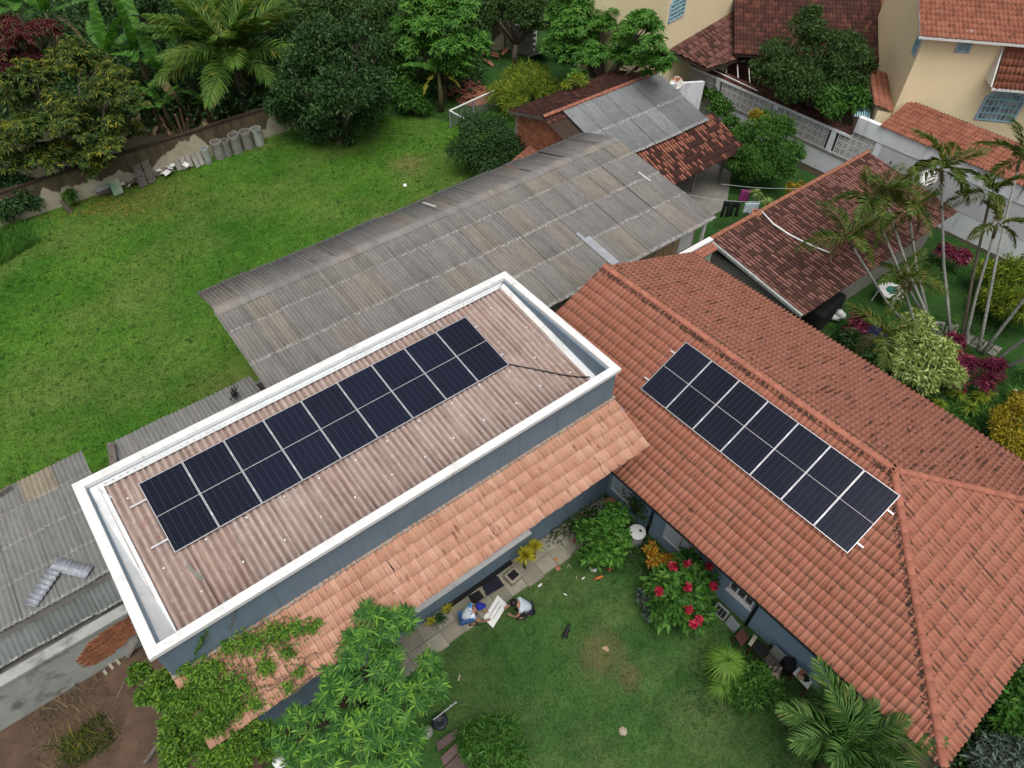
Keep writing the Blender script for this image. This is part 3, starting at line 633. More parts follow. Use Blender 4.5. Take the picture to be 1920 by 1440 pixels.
mb = MB(); mb.prism([hp(.3, TWL+.2, 3.3), hp(.3, TEL-.2, 3.3), hp(.3, 0, 5.55)], EX*.18); mb.build('gable_wall', T['palegreen'], th)
for kk, (s0, s1, z0, z1) in enumerate(ops):
    mb = MB(); fr = .05; t0, t1 = TWL-.02, TWL+.10
    wallseg(mb, s0, s1, t0, t1, z0, z0+fr); wallseg(mb, s0, s1, t0, t1, z1-fr, z1); wallseg(mb, s0, s0+fr, t0, t1, z0+fr, z1-fr); wallseg(mb, s1-fr, s1, t0, t1, z0+fr, z1-fr)
    nm = 3 if kk == 2 else 2
    for j in range(1, nm):
        sm = s0+(s1-s0)*j/nm; wallseg(mb, sm-.03, sm+.03, t0+.01, t1-.01, z0+fr, z1-fr)
    wf = mb.build('window', T['white'] if kk == 2 else T['flash'], th)
    for j in range(nm):
        mb = MB(); a = s0+(s1-s0)*j/nm+.052; b = s0+(s1-s0)*(j+1)/nm-.052; wallseg(mb, a, b, TWL+.02, TWL+.03, z0+fr+.002, z1-fr-.002); mb.build('pane', T['glass'] if kk == 2 else T['lightglass'], wf)
    if kk == 2: mb = MB(); wallseg(mb, s0-.05, s1+.05, TWL-.1, TWL-.022, z0-.08, z0); mb.build('sill', T['white'], wf)
for s in (7.15, 11.62):
    mb = MB(); mb.tube([hp(s, TW+.15, 3.38), hp(s, TWL-.2, 3.1), hp(s, TWL-.07, 2.9), hp(s, TWL-.07, .05)], .055, 8); mb.build('downpipe', T['darkpipe'], th, smooth=True)
mb = MB(); mb.bar(hp(5.1, TW+.1, 3.42), hp(8.3, TW+.1, 3.42), .03, .03); mb.build('eave_strip', T['flash'], th)
g0 = onp(1168, 890, hp(0, TW, ZW), (0, 0, 1)); mb = MB(); mb.bar(hp(5.35, TW+.05, 3.62), hp(5.25, TW+1.1, 4.08), .16, .10, up=(0, 0, 1)); mb.build('valley_gutter', T['flash'], th)

# ------------------------------------------------------------------ the long fibre-cement shed
ls = thing('shed', 'long grey fibre-cement shed roof between the lawn and the blue-grey house', 'shed', (14, 19, 0))
SX0, SX1 = 3.55, 24.2; EYn, EZn, RYs, RZs, FYs, FZs = 15.75, 3.90, 22.4, 4.75, 24.6, 4.0
un = Vector((0, EYn-RYs, EZn-RZs)); uf = Vector((0, FYs-RYs, FZs-RZs)); Ln = un.length
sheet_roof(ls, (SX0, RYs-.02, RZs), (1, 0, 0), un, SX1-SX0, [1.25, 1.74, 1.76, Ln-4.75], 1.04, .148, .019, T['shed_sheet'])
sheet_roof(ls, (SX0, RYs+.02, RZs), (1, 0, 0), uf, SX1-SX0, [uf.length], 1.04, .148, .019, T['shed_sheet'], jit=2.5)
capm = []
for i in range(20):
    x0 = SX0+i*(SX1-SX0)/20; w_ = (SX1-SX0)/20+.03
    mb = MB(); a, b, c = Vector((x0, RYs-.33, RZs-.042+.03)), Vector((x0, RYs, RZs+.05)), Vector((x0, RYs+.30, RZs-.10+.03))
    mb.add([a, b, c, a+Vector((w_, 0, .006)), b+Vector((w_, 0, .006)), c+Vector((w_, 0, .006))], [(0, 3, 4, 1), (1, 4, 5, 2)]); mb.build('ridge_cap', T['shed_sheet'], ls)
mb = MB(); mb.bx(SX0+1.15, SX1-.35, EYn+.5, EYn+.65, 0, 3.75); mb.bx(SX0+1.15, SX0+1.3, EYn+.65, FYs-.4, 0, 3.85); mb.bx(SX1-.5, SX1-.35, EYn+.65, FYs-.4, 0, 3.8); mb.bx(SX0+1.3, SX1-.5, FYs-.55, FYs-.4, 0, 3.85); mb.build('wall', T['oldwall'], ls)
mb = MB(); mb.bar((SX0-.02, EYn+.02, EZn-.155), (SX1+.02, EYn+.02, EZn-.155), .05, .20); mb.bar((SX1+.01, EYn+.045, EZn-.10), (SX1+.01, RYs, RZs-.10), .04, .16); mb.bar((SX1+.01, RYs, RZs-.10), (SX1+.01, FYs, FZs-.10), .04, .16); mb.bar((SX0-.01, EYn, EZn-.07), (SX0-.01, RYs, RZs-.07), .04, .10); mb.build('fascia', T['white'], ls)
mb = MB()
for k in range(10): mb.bx(17.3+k*.62, 17.3+k*.62+.58, EYn+.42, EYn+.49, 1.2, 3.7)
mb.build('timber_cladding', T['card'], ls)
mb = MB(); mb.bx(22.6, 23.5, EYn+.36, EYn+.415, 2.3, 3.6); mb.build('shutter', T['whitep'], ls)
mb = MB(); mb.bx(23.85, 23.97, EYn+.1, EYn+.22, 0, 3.8); mb.build('post', T['white'], ls)
for lab, px, py, ln_, wd, rz in (('pale repair strip laid down the lower shed roof', 1125, 472, 1.9, .42, 0.03), ('narrow pale repair strip next to the wider one on the shed', 1100, 455, 1.3, .16, .02), ('small white mortar streak strip on the far end of the shed roof', 1208, 333, .8, .1, .03), ('short white batten on the back slope of the shed near the banana side', 805, 385, 1.1, .1, .0)):
    if 'back slope' in lab: P = onp(px, py, (0, RYs, RZs), uf.cross(Vector((1, 0, 0)))); u_ = uf.normalized()
    else: P = onp(px, py, (0, EYn, EZn), un.cross(Vector((1, 0, 0)))); u_ = un.normalized()
    mb = MB(); mb.bar(P-u_*ln_/2+Vector((0, 0, .045)), P+u_*ln_/2+Vector((rz*ln_, 0, .05)), wd, .02); tag(mb.build('repair_strip', T['grey_board'] if 'pale repair' not in lab else T['galv']), lab, 'roof strip')
# low annexe wall seen past the shed gable
ax = thing('low_wall', 'small pale green wall with white coping between shed and terracotta roof', 'wall', (22.3, 15.2, 0))
mb = MB(); mb.bx(20.6, 23.3, 14.75, 14.95, 0, 3.3); mb.build('wall', T['palegreen'], ax)
mb = MB(); mb.bx(20.4, 23.45, 14.95, 15.2, 3.3, 3.42); mb.build('coping', T['white'], ax)
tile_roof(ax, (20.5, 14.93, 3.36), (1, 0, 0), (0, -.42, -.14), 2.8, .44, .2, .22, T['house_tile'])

# ------------------------------------------------------------------ low sheds at the left edge
lo = thing('lean_to', 'low old fibre-cement lean-to along the mould-stained wall and lawn', 'shed', (-6, 18, 0))
un2 = Vector((0, 15.45-21.0, 2.95-2.5))
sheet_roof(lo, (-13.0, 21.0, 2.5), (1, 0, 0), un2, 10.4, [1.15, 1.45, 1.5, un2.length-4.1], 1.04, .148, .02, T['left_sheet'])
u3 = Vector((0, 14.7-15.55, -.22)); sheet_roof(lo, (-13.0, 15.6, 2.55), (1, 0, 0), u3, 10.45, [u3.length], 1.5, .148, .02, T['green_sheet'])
mb = MB(); mb.bx(-13, -2.5, 14.35, 14.55, 0, 2.0); mb.build('wall', T['mossywall'], lo)
mb = MB(); mb.bx(-13, -2.45, 14.30, 14.66, 2.0, 2.14); mb.build('coping', T['mossywall'], lo, bevel=.02)
mb = MB(); mb.bx(-12.9, -2.6, 14.56, 15.5, 1.9, 1.95); mb.bx(-12.9, -2.7, 20.6, 20.75, 0, 2.4); mb.bx(-12.9, -2.7, 15.45, 15.5, 1.95, 2.8); mb.build('back_wall', T['conc'], lo)
# exposed bricks in the stained render
def brick_poly(px, py): return onp(px, py, (0, 14.35, 0), (0, 1, 0))
mb = MB(); pl2 = [(140, 1240), (165, 1205), (200, 1180), (246, 1150), (256, 1185), (225, 1212), (190, 1240), (160, 1252)]
PB = [brick_poly(*p) for p in pl2]; mb.prism([(p.x, 14.352, p.z) for p in PB], (0, -.008, 0)); mb.build('mortar_patch', T['mortar'], lo)
xs = [p.x for p in PB]; zs = [p.z for p in PB]
def inpoly(x, z):
    c = False; n = len(PB)
    for i in range(n):
        a, b = PB[i], PB[(i+1) % n]
        if (a.z > z) != (b.z > z) and x < (b.x-a.x)*(z-a.z)/(b.z-a.z+1e-9)+a.x: c = not c
    return c
bmd = MB().bx(-.105, .105, -.012, .006, -.042, .042); bo = bmd.build('brick', T['brick'], local=True); bme = bo.data; bpy.data.objects.remove(bo)
z = min(zs); r_ = 0
while z < max(zs):
    x = min(xs) + (.12 if r_ % 2 else 0)
    while x < max(xs)+.2:
        if inpoly(x, z): ob = link('brick', bme, lo, (x, 14.337+random.uniform(-.004, .004), z)); ob.rotation_euler = (random.gauss(0, .02), random.gauss(0, .02), random.gauss(0, .02))
        x += .235
    z += .105; r_ += 1
# strip roof behind the blue-grey house
st = thing('lean_to', 'narrow fibre-cement strip roof behind the white parapet beside the lawn', 'shed', (1, 18, 0))
un4 = Vector((0, 15.2-20.75, .5)); sheet_roof(st, (-1.75, 20.75, 2.5), (1, 0, 0), un4, 6.4, [1.7, 1.7, un4.length-3.4], 1.06, .148, .02, T['left_sheet'], skip={(0, 0)})
mb = MB(); mb.bx(-1.6, 4.4, 20.3, 20.45, 0, 2.4); mb.build('wall', T['conc'], st)
P = at(207, 830, 2.75); Q = at(213, 868, 2.85); mb = MB(); mb.bar(P, Q+(Q-P)*.3, .24, .05); tag(mb.build('loose_board', T['wood']), 'weathered grey board sticking up from the strip roof', 'board')
P = at(441, 738, 2.9); tw = thing('dead_twigs', 'black dead twig clump on the strip roof by the white parapet', 'twigs', P)
mb = MB()
for k in range(14):
    q = P+Vector((random.gauss(0, .14), random.gauss(0, .22), random.uniform(.05, .35))); mb.tube([P+Vector((0, random.uniform(-.3, .3), 0)), (P+q)/2+Vector((random.gauss(0, .05),)*3), q], [.03, .02, .006], 5)
mb.build('twig', T['black'], tw)
for nm, a, b, wd in (('upper', (70, 1140), (112, 1078), .42), ('lower', (92, 1070), (158, 1085), .42)):
    P, Q = at(*a, 2.98), at(*b, 3.02); d = Q-P; L = d.length; me = sheet_mesh('loose_sheet', L, wd, .16, .03, T['silver_sheet'])
    x = d.normalized(); y = Vector((0, 0, 1)).cross(x).normalized(); ob = link('loose_sheet', me, None, P+Vector((0, 0, .06 if nm == 'upper' else .02))); ob.rotation_euler = Matrix((x, y, x.cross(y))).transposed().to_euler()
    sm = ob.modifiers.new('s', 'SOLIDIFY'); sm.thickness = .02
    tag(ob, 'loose bent silver sheet on the left lean-to, %s' % ('lying on top of the other one' if nm == 'upper' else 'lying underneath the other one'), 'metal sheet', 'loose silver sheets')
P = at(0, 926, 2.7); mb = MB(); mb.bar(P+Vector((-.3, 0, 0)), P+Vector((.35, .1, .03)), .12, .06); tag(mb.build('loose_board', T['wood']), 'short grey board lying on the lean-to at the picture edge', 'board')

# ------------------------------------------------------------------ stained garden wall behind the lawn
fwt = thing('garden_wall', 'low plaster wall with brown damp stains along the far lawn edge', 'wall', (4, 41.2, 0))
mt, t_, b_, o_ = _new('damp_stained_wall'); k_ = N(t_); b_.inputs['Roughness'].default_value = .9
g = k_.n('NewGeometry'); sp = k_.n('SeparateXYZ'); k_.l(g.outputs['Position'], sp.inputs[0])
hz = k_.math('ADD', sp.outputs[2], k_.math('MULTIPLY', k_.ramp(k_.noise(k_.pos((1, .2, .15)), .55, 3, .55), [(.3, 0.0), (.7, 1.0)]), 1.5))
mk = k_.ramp(k_.math('DIVIDE', hz, 3.0), [(.56, 0.0), (.585, 1.0)])
stn = k_.ramp(k_.noise(k_.pos((2, 2, .4)), 1.6, 5), [(.3, (.05, .038, .024)), (.7, (.135, .10, .058))])
top = k_.ramp(sp.outputs[2], [(.0, 0.0), (.9, 0.0), (1.0, 1.0)]); bs = k_.ramp(k_.noise(k_.pos(), 2, 5), [(.3, (.36, .32, .235)), (.7, (.47, .42, .31))])
col = k_.mix(mk, bs, stn); col = k_.mix(k_.ramp(k_.math('DIVIDE', sp.outputs[2], 2.0), [(.78, 0.0), (.97, .85)]), col, (.035, .03, .022)); k_.l(col, b_.inputs['Base Color']); k_.bump(k_.noise(k_.pos(), 30, 4), b_, .3)
T['dampwall'] = mt
mb = MB(); mb.bx(-10, 17.2, 41.2, 41.38, 0, 1.72); mb.build('wall', mt, fwt)
mb = MB()
for k in range(16): mb.bx(-10+k*1.7, -10+k*1.7+1.68, 41.17, 41.41, 1.72+random.uniform(-.02, .02), 1.80+random.uniform(-.01, .03))
mb.build('coping', T['roof_dark'], fwt)
# ------------------------------------------------------------------ patio
pat = thing('patio', None, None, (6, 8.8, 0), kind='structure')
mb = MB(); mb.prism([(2.0, 8.30, -.02), (12.0, 8.30, -.02), (12.0, 9.39, -.02), (2.0, 9.39, -.02)], (0, 0, .035)); mb.build('bedding', T['conc'], pat)
x = 2.3; widths = [.62, .66, .6, .68, .64, .7, .62, .66, .7, .64, .62, .66, .7, .6]
for i, wd in enumerate(widths):
    ys = [(8.26+random.uniform(-.06, .05), 8.80), (8.825, 9.385)] if x < 9 else [(8.36, 8.92), (8.945, 9.385)]
    for y0, y1 in ys:
        mb = MB(); j = lambda: random.uniform(-.012, .012)
        mb.prism([(x+j(), y0+j(), .0), (x+wd-.03+j(), y0+j(), .0), (x+wd-.03+j(), y1, .0), (x+j(), y1, .0)], (0, 0, .045+random.uniform(0, .012))); mb.build('slab', T['slab'], pat)
    x += wd
# ------------------------------------------------------------------ brick house with mixed roofs behind the shed
bh = thing('house', 'small brick house with grey sheet and blackened tile roofs behind the long shed', 'house', (28, 25, 0))
BX0, BX1, BRY, BRZ = 22.95, 31.2, 26.45, 4.5
uN = Vector((0, 22.55-BRY, 3.45-BRZ)); uF = Vector((0, 29.4-BRY, 3.62-BRZ))
sheet_roof(bh, (24.2, BRY-.05, BRZ+.05), (1, 0, 0), uN, 31.35-24.2, [2.1, uN.length-2.0], 1.02, .14, .018, T['grey_sheet'])
tile_roof(bh, (BX0, BRY, BRZ), (1, 0, 0), uF, BX1-BX0, uF.length, .2, .36, T['far_dark_tile'])
tile_roof(bh, (BX0, BRY, BRZ-.05), (1, 0, 0), uN*.12, 1.4, uN.length*.12, .2, .3, T['far_dark_tile'])
caps(bh, (BX0, BRY, BRZ+.02), (BX1, BRY, BRZ+.02), .11, .4)
uT = Vector((0, 20.05-22.75, 2.5-3.42)); tile_roof(bh, (25.1, 22.75, 3.38), (1, 0, 0), uT, 7.1, uT.length, .2, .36, T['dark_tile'])
mb = MB(); mb.add([(BX0, BRY, BRZ-.06), (BX1, BRY, BRZ-.06), (BX1, 29.4, 3.55), (BX0, 29.4, 3.55), (BX0, 22.6, 3.36), (BX1, 22.6, 3.36)], [(0, 1, 2, 3), (0, 1, 5, 4)])
mb.add([(25.1, 22.75, 3.30), (32.2, 22.75, 3.30), (32.2, 20.05, 2.42), (25.1, 20.05, 2.42)], [(0, 1, 2, 3)]); mb.build('roof_deck', T['roof_dark'], bh)
mb = MB(); mb.prism([(BX0+.25, 22.9, 0), (BX0+.25, 29.1, 0), (BX0+.25, 29.1, 3.5), (BX0+.25, BRY, 4.4), (BX0+.25, 22.9, 3.4)], (.16, 0, 0)); mb.prism([(BX1-.3, 22.9, 0), (BX1-.3, 29.1, 0), (BX1-.3, 29.1, 3.5), (BX1-.3, BRY, 4.4), (BX1-.3, 22.9, 3.4)], (.16, 0, 0)); mb.bx(BX0+.42, BX1-.3, 28.9, 29.05, 0, 3.55); mb.bx(BX0+.42, BX1-.3, 23.0, 23.15, 0, 3.3)
mb.build('wall', T['mortar'], bh)
bmd = MB().bx(-.012, .006, -.14, .14, -.09, .09); bo = bmd.build('brick', T['brick'], local=True); bme2 = bo.data; bpy.data.objects.remove(bo)
for r_ in range(11):
    z = 2.0+r_*.2
    for k in range(20):
        y = 23.2+k*.31+(.15 if r_ % 2 else 0); zt = min(3.4+(y-22.9)*(1.0/3.5), 4.4-(y-BRY)*.34 if y > BRY else 9)
        if z+.1 < zt and y < 28.9: link('brick', bme2, bh, (BX0+.245, y, z))
mb = MB(); mb.bar((BX0-.02, BRY, BRZ-.08), (BX0-.02, 29.4, 3.55), .05, .13); mb.bar((BX0, 29.42, 3.52), (BX1, 29.42, 3.52), .05, .12); mb.build('fascia', T['wood'], bh)
for px, py in ((1347, 340), (1296, 360)):
    P = at(px, py, .06); mb = MB(); mb.bx(P.x-.06, P.x+.06, P.y-.06, P.y+.06, .05, 2.62); mb.build('post', T['conc'], bh)
# low lean-to tiles and house left side
lt = thing('lean_to', 'little red tile lean-to against the brick gable beside the dark round bush', 'shed', (21.8, 26.3, 0))
tile_roof(lt, (23.1, 27.6, 2.35), (0, -1, 0), (-1.9, 0, -.75), 3.0, 2.04, .2, .34, T['far_tile'])
mb = MB(); mb.add([(23.15, 27.65, 2.28), (23.15, 24.6, 2.28), (21.25, 24.6, 1.53), (21.25, 27.65, 1.53)], [(0, 1, 2, 3)]); mb.bx(21.4, 21.5, 24.7, 27.5, 0, 1.52); mb.bx(21.5, 23.1, 24.7, 24.8, 0, 1.5); mb.build('frame', T['wood'], lt)
# ------------------------------------------------------------------ outbuilding with old tiles
ob_ = thing('outbuilding', 'long low outbuilding with weathered dark brown barrel tile roof behind palms', 'outbuilding', (30, 12.5, 0))
uO = Vector((0, 9.85-15.2, 2.45-3.15)); OX0, OX1 = 23.6, 36.0
tile_roof(ob_, (OX0, 15.2, 3.15), (1, 0, 0), uO, OX1-OX0, uO.length, .2, .36, T['dark_tile2'], jit=1.6)
mb = MB(); mb.add([(OX0, 15.2, 3.08), (OX1, 15.2, 3.08), (OX1, 9.9, 2.38), (OX0, 9.9, 2.38)], [(0, 1, 2, 3)]); mb.build('roof_deck', T['roof_dark'], ob_)
mb = MB(); mb.bx(OX0+.2, OX1-.3, 15.0, 15.15, 0, 3.0); mb.bx(OX0+.2, OX0+.35, 10.4, 15.0, 0, 2.4); mb.bx(OX1-.45, OX1-.3, 10.4, 15.0, 0, 2.4); mb.bx(OX0+3, OX1-.45, 10.4, 10.55, 0, 2.35); mb.build('wall', T['conc'], ob_)
mb = MB(); mb.bar((OX0-.03, 15.2, 3.12), (OX0-.03, 9.85, 2.42), .12, .14); mb.build('verge_board', T['mossywall'], ob_)
caps(ob_, (OX0, 15.25, 3.16), (OX1, 15.25, 3.16), .1, .4, T['terracotta'])
Pp = at(1424, 392, 3.35); nO = uO.cross(Vector((1, 0, 0)))
pts = [onp(px, py, (0, 15.2, 3.27), nO) for px, py in ((1428, 396), (1450, 420), (1480, 440), (1510, 455), (1535, 466), (1556, 474))]
mb = MB(); mb.tube(pts, .04, 6); tag(mb.build('hose', T['whitep'], smooth=True), 'white plastic hose lying across the dark brown tile roof', 'hose')
P = at(1418, 402, 3.1); cp = thing('chimney_pot', 'small terracotta chimney pot at the edge of the dark brown roof', 'chimney', P)
mb = MB(); mb.lathe(P, [(.24, -.5), (.22, 0), (.26, .05), (.26, .14), (.18, .15), (.17, -.2)], 14); mb.build('pot', T['terracotta'], cp, smooth=False)
# ------------------------------------------------------------------ long white wall with pierced blocks
wwx = lambda y: 36.9+(28.9-y)*.065
WA, WB = Vector((wwx(30.6), 30.6, 0)), Vector((wwx(16.9), 16.9, 0)); WC = Vector((wwx(-6), -6, 0)); wd_ = (WC-WA).normalized(); wn = Vector((-wd_.y, wd_.x, 0)); wn = wn if wn.x < 0 else -wn
ww = thing('boundary_wall', 'tall streaked white boundary wall with pierced block band and tiled cap', 'wall', (37.5, 14, 0))
def wseg(mb, p, q, z0, z1, d0=0, d1=.15): mb.prism([Vector((a.x, a.y, z0))-wn*d for a, d in ((p, d0), (q, d0), (q, d1), (p, d1))], (0, 0, z1-z0))
def wpt(y): return Vector((wwx(y), y, 0))
mb = MB(); wseg(mb, WA, WC, 0, 1.30); wseg(mb, wpt(15.55), WC, 1.30, 3.75)
for y in (30.5, 26.3, 22.05, 18.2): wseg(mb, wpt(y+.14), wpt(y-.14), 1.30, 2.52, -.02, .17)
wseg(mb, wpt(30.6), wpt(17.2), 2.52, 2.66, -.03, .2); wseg(mb, wpt(15.75), wpt(15.5), 1.3, 3.0, -.03, .17)
mb.build('wall', T['whitewall'], ww)
mb = MB(); wseg(mb, wpt(17.15), WC, 2.95, 3.80, -.05, .25); mb.build('parapet_band', T['whitewall'], ww)
mb = MB(); wseg(mb, wpt(15.4), WC, 1.28, 2.94, -.012, -.001); mb.build('plaster_panel', M('grey_plaster', (.60, .59, .61), (.54, .535, .56), 1.5, stains=[((.2, .2, .2), 1.2, .6, .85, .4)]), ww)
mb = MB(); wseg(mb, WA, wpt(15.5), 1.22, 1.32, -.06, -.001); mb.build('ledge', T['conc'], ww)
# one pierced block
bs = .395
def block_mesh():
    mb = MB(); n = 3; h = bs/2-.004; e = .02; cell = (2*h-2*e)/n; th_ = .022
    for i in range(n+1):
        c = -h+e+cell*i; wdd = e*2 if i in (0, n) else th_
        cc = c-e*.0 if i not in (0, n) else (-h+e if i == 0 else h-e)
        mb.bx(cc-wdd/2, cc+wdd/2, -.03, .03, -h, h); mb.bx(-h, h, -.028, .028, cc-wdd/2, cc+wdd/2)
    o = mb.build('pierced_block', T['white'], local=True, fix=False); me = o.data; bpy.data.objects.remove(o); return me
bmx = block_mesh(); ang = math.atan2(wd_.y, wd_.x)
y = 30.1
def putb(y, z): ob = link('pierced_block', bmx, ww, wpt(y)+Vector((0, 0, z))-wn*.07); ob.rotation_euler = (0, 0, ang)
yy = 30.15
while yy > 17.3:
    if all(abs(yy-p) > .30 for p in (26.3, 22.05, 18.2)):
        for r_ in range(3): putb(yy, 1.34+bs/2+r_*bs)
    yy -= bs if all(abs(yy-bs-p) > .30 for p in (26.3, 22.05, 18.2)) else bs*.5
for k in range(4):
    for r_ in range(4): putb(17.0-k*bs, 1.34+bs/2+r_*bs)
mb = MB(); wseg(mb, wpt(30.5), wpt(17.2), 1.3, 2.5, .5, .52)
tile_roof(ww, wpt(30.4)+Vector((0, 0, 2.80))-wn*.65, wd_, wn*.6+Vector((0, 0, -.14)), 13.2, .62, .2, .31, T['far_dark_tile'])
mb = MB(); mb.prism([wpt(30.5)-wn*.2+Vector((0, 0, 2.6)), wpt(17.1)-wn*.2+Vector((0, 0, 2.6)), wpt(17.1)-wn*.62+Vector((0, 0, 2.72)), wpt(30.5)-wn*.62+Vector((0, 0, 2.72))], (0, 0, -.08)); mb.build('cap_deck', T['roof_dark'], ww)
for y in (14.6, 13.4, 10.9, 9.6):
    mb = MB(); p = wpt(y)+Vector((0, 0, 2.2))+wn*.012; mb.box(p, (.05, .1, .16), rz=ang); mb.build('vent_slot', T['black'], ww)
# low tile roof over the wall
lw = thing('porch_roof', 'narrow red tile porch roof between the boundary wall and cream house', 'roof', (39.5, 8, 3.7))
up0 = wpt(15.9)-wn*2.5; tile_roof(lw, Vector((up0.x, up0.y, 4.30)), wd_, wn*2.6+Vector((0, 0, -.45)), 20, 2.65, .2, .36, T['far_tile'])
mb = MB(); a, b = wpt(15.9), wpt(-4); mb.prism([a-wn*.1+Vector((0, 0, 3.66)), b-wn*.1+Vector((0, 0, 3.66)), b-wn*2.5+Vector((0, 0, 4.1)), a-wn*2.5+Vector((0, 0, 4.1))], (0, 0, -.2)); mb.build('deck', T['roof_dark'], lw)
mb = MB(); mb.bar(wpt(16.1)-wn*2.5+Vector((0, 0, 4.22)), wpt(-4)-wn*2.5+Vector((0, 0, 4.22)), .14, .12); mb.build('flashing', T['conc'], lw)
# ------------------------------------------------------------------ cream house (rotated) with blue windows
DY = Vector((math.cos(R(132)), math.sin(R(132)), 0)); NY = Vector((-.743, -.669, 0)); C0 = Vector((44.4, 11.37, 0))
def yp(s, z, off=0.0): return Vector((C0.x, C0.y, 0)) + DY*s + NY*off + Vector((0, 0, z))
def ypx(px, py):
    q = onp(px, py, C0, NY); return (q-C0).dot(DY), q.z
yh = thing('house', 'cream two-storey house with pale blue arched windows and red tile roof', 'house', (44, 14, 0))
sC = ypx(1726, 90)[0]; zE = ypx(1816, 66)[1]
mb = MB(); mb.prism([yp(sC, 0), yp(sC-22, 0), yp(sC-22, 0, -9), yp(sC, 0, -9)], (0, 0, zE-.12)); mb.build('wall', T['cream'], yh)
tile_roof(yh, yp(sC+.45, zE+2.3, -5.6), -DY, NY*6.1+Vector((0, 0, -2.3)), 24, 6.52, .22, .38, T['far_tile'])
mb = MB(); mb.prism([yp(sC+.45, zE-.02, .48), yp(sC-23, zE-.02, .48), yp(sC-23, zE+2.25, -5.6), yp(sC+.45, zE+2.25, -5.6)], (0, 0, -.1)); mb.build('roof_deck', T['pinkw'], yh)
mb = MB(); mb.bar(yp(sC+.48, zE-.10, .52), yp(sC-23, zE-.10, .52), .07, .12); mb.build('eave_gutter', T['whitep'], yh)
def arch_window(parent, s0, s1, z0, z1, rise, cols, rows, face=None, off=.03):
    f = face or (lambda s, z, o: yp(s, z, o)); wd = s1-s0
    def top(u): x = 2*u-1; return z1 + rise*(math.sqrt(max(0, 1-x*x)))
    n = 12; out = [f(s0-.1, z0-.1, off*.3), f(s1+.1, z0-.1, off*.3)] + [f(s1+.1-(wd+.2)*i/n, top(1-i/n)+.1, off*.3) for i in range(n+1)]
    e = f(0, 0, off)-f(0, 0, 0); nv = e.normalized()
    mb = MB(); mb.prism(out, -nv*.03); w_ = mb.build('window', T['pinkw'], parent)
    inn = [f(s0, z0, off*.5), f(s1, z0, off*.5)] + [f(s1-wd*i/n, top(1-i/n), off*.5) for i in range(n+1)]
    mb = MB(); mb.prism(inn, -nv*.02); mb.build('pane', T['curtain'], w_)
    mb = MB(); b_ = .044*max(1, wd/2.6)
    for i in range(cols+1):
        s = s0+wd*i/cols; mb.bar(f(s, z0, off), f(s, top((s-s0)/wd if 0 < i < cols else .02), off), b_*(1.8 if i in (0, cols, cols//2) else 1), .05, up=nv)
    for j in range(rows+1): mb.bar(f(s0, z0+(z1-z0)*j/rows, off+.003), f(s1, z0+(z1-z0)*j/rows, off+.003), b_*(1.6 if j in (0, rows) else 1), .05, up=nv)
    for i in range(n): mb.bar(f(s1-wd*i/n, top(1-i/n), off), f(s1-wd*(i+1)/n, top(1-(i+1)/n), off), b_*1.6, .05, up=nv)
    for i in range(1, 6):
        a = math.pi*i/6; mb.bar(f((s0+s1)/2, z1, off), f((s0+s1)/2+wd*.48*math.cos(a), z1+rise*.95*math.sin(a), off), b_*.6, .04, up=nv)
    mb.build('window_frame', T['cyan'], w_)
s0, z0 = ypx(1829, 222); s1, z1 = ypx(1897, 229); arch_window(yh, s1, s0, z0, z0+1.15, .42, 8, 3)
s0, z0 = ypx(1792, 95); s1, z1 = ypx(1814, 98); arch_window(yh, s1, s0, z0, z0+.62, .32, 4, 2)
def sideface(s, z, o): return yp(sC, z, 0) - NY*s + DY*o
arch_window(yh, .35, .95, zE-1.35, zE-.6, .2, 2, 2, face=sideface)
s0, zb = ypx(1851, 147); s1, _ = ypx(1925, 152)
tile_roof(yh, yp(s0, zE-.15, .0), -DY, NY*1.0+Vector((0, 0, -(zE-.15-zb))), 8, math.hypot(1.0, zE-.15-zb), .22, .36, T['far_tile'])
mb = MB(); mb.bar(yp(s0, zb-.09, 1.02), yp(s0-8, zb-.09, 1.02), .07, .12); mb.build('canopy_gutter', T['whitep'], yh)
mb = MB(); mb.prism([yp(s0+.02, zb, 1.0), yp(s0+.02, zE-.2, .0), yp(s0+.02, zb, .0)], DY*.06); mb.build('canopy_cheek', T['whitep'], yh)
# side porch with blue louvre
P0 = at(1655, 137, 5.0); P1 = at(1690, 205, 4.2)
ph = thing('porch', 'small tile-capped porch with pale blue louvre beside the cream house', 'porch', (P1.x, P1.y, 0))
Q = at(1672, 210, 4.2); q2 = at(1660, 140, 4.2); dirn = (q2-Q).normalized(); side = Vector((-dirn.y, dirn.x, 0)); side = side if side.dot(NY) < 0 else -side
tile_roof(ph, Q+Vector((0, 0, .25))+side*.75, dirn, side*-.75+Vector((0, 0, -.2)), (q2-Q).length, .78, .2, .36, T['far_tile'])
mb = MB(); mb.prism([Q+Vector((0, 0, -4.2)), q2+Vector((0, 0, -4.2)), q2+side*.7+Vector((0, 0, -4.2)), Q+side*.7+Vector((0, 0, -4.2))], (0, 0, 4.15)); mb.build('wall', T['cream'], ph)
mb = MB()
for k in range(7):
    p = Q+side*(.95+k*.12)+dirn*.2; mb.bar(Vector((p.x, p.y, 3.6)), Vector((p.x, p.y, 4.15))+dirn*1.6, .07, .04)
mb.build('louvre', T['cyan'], ph)
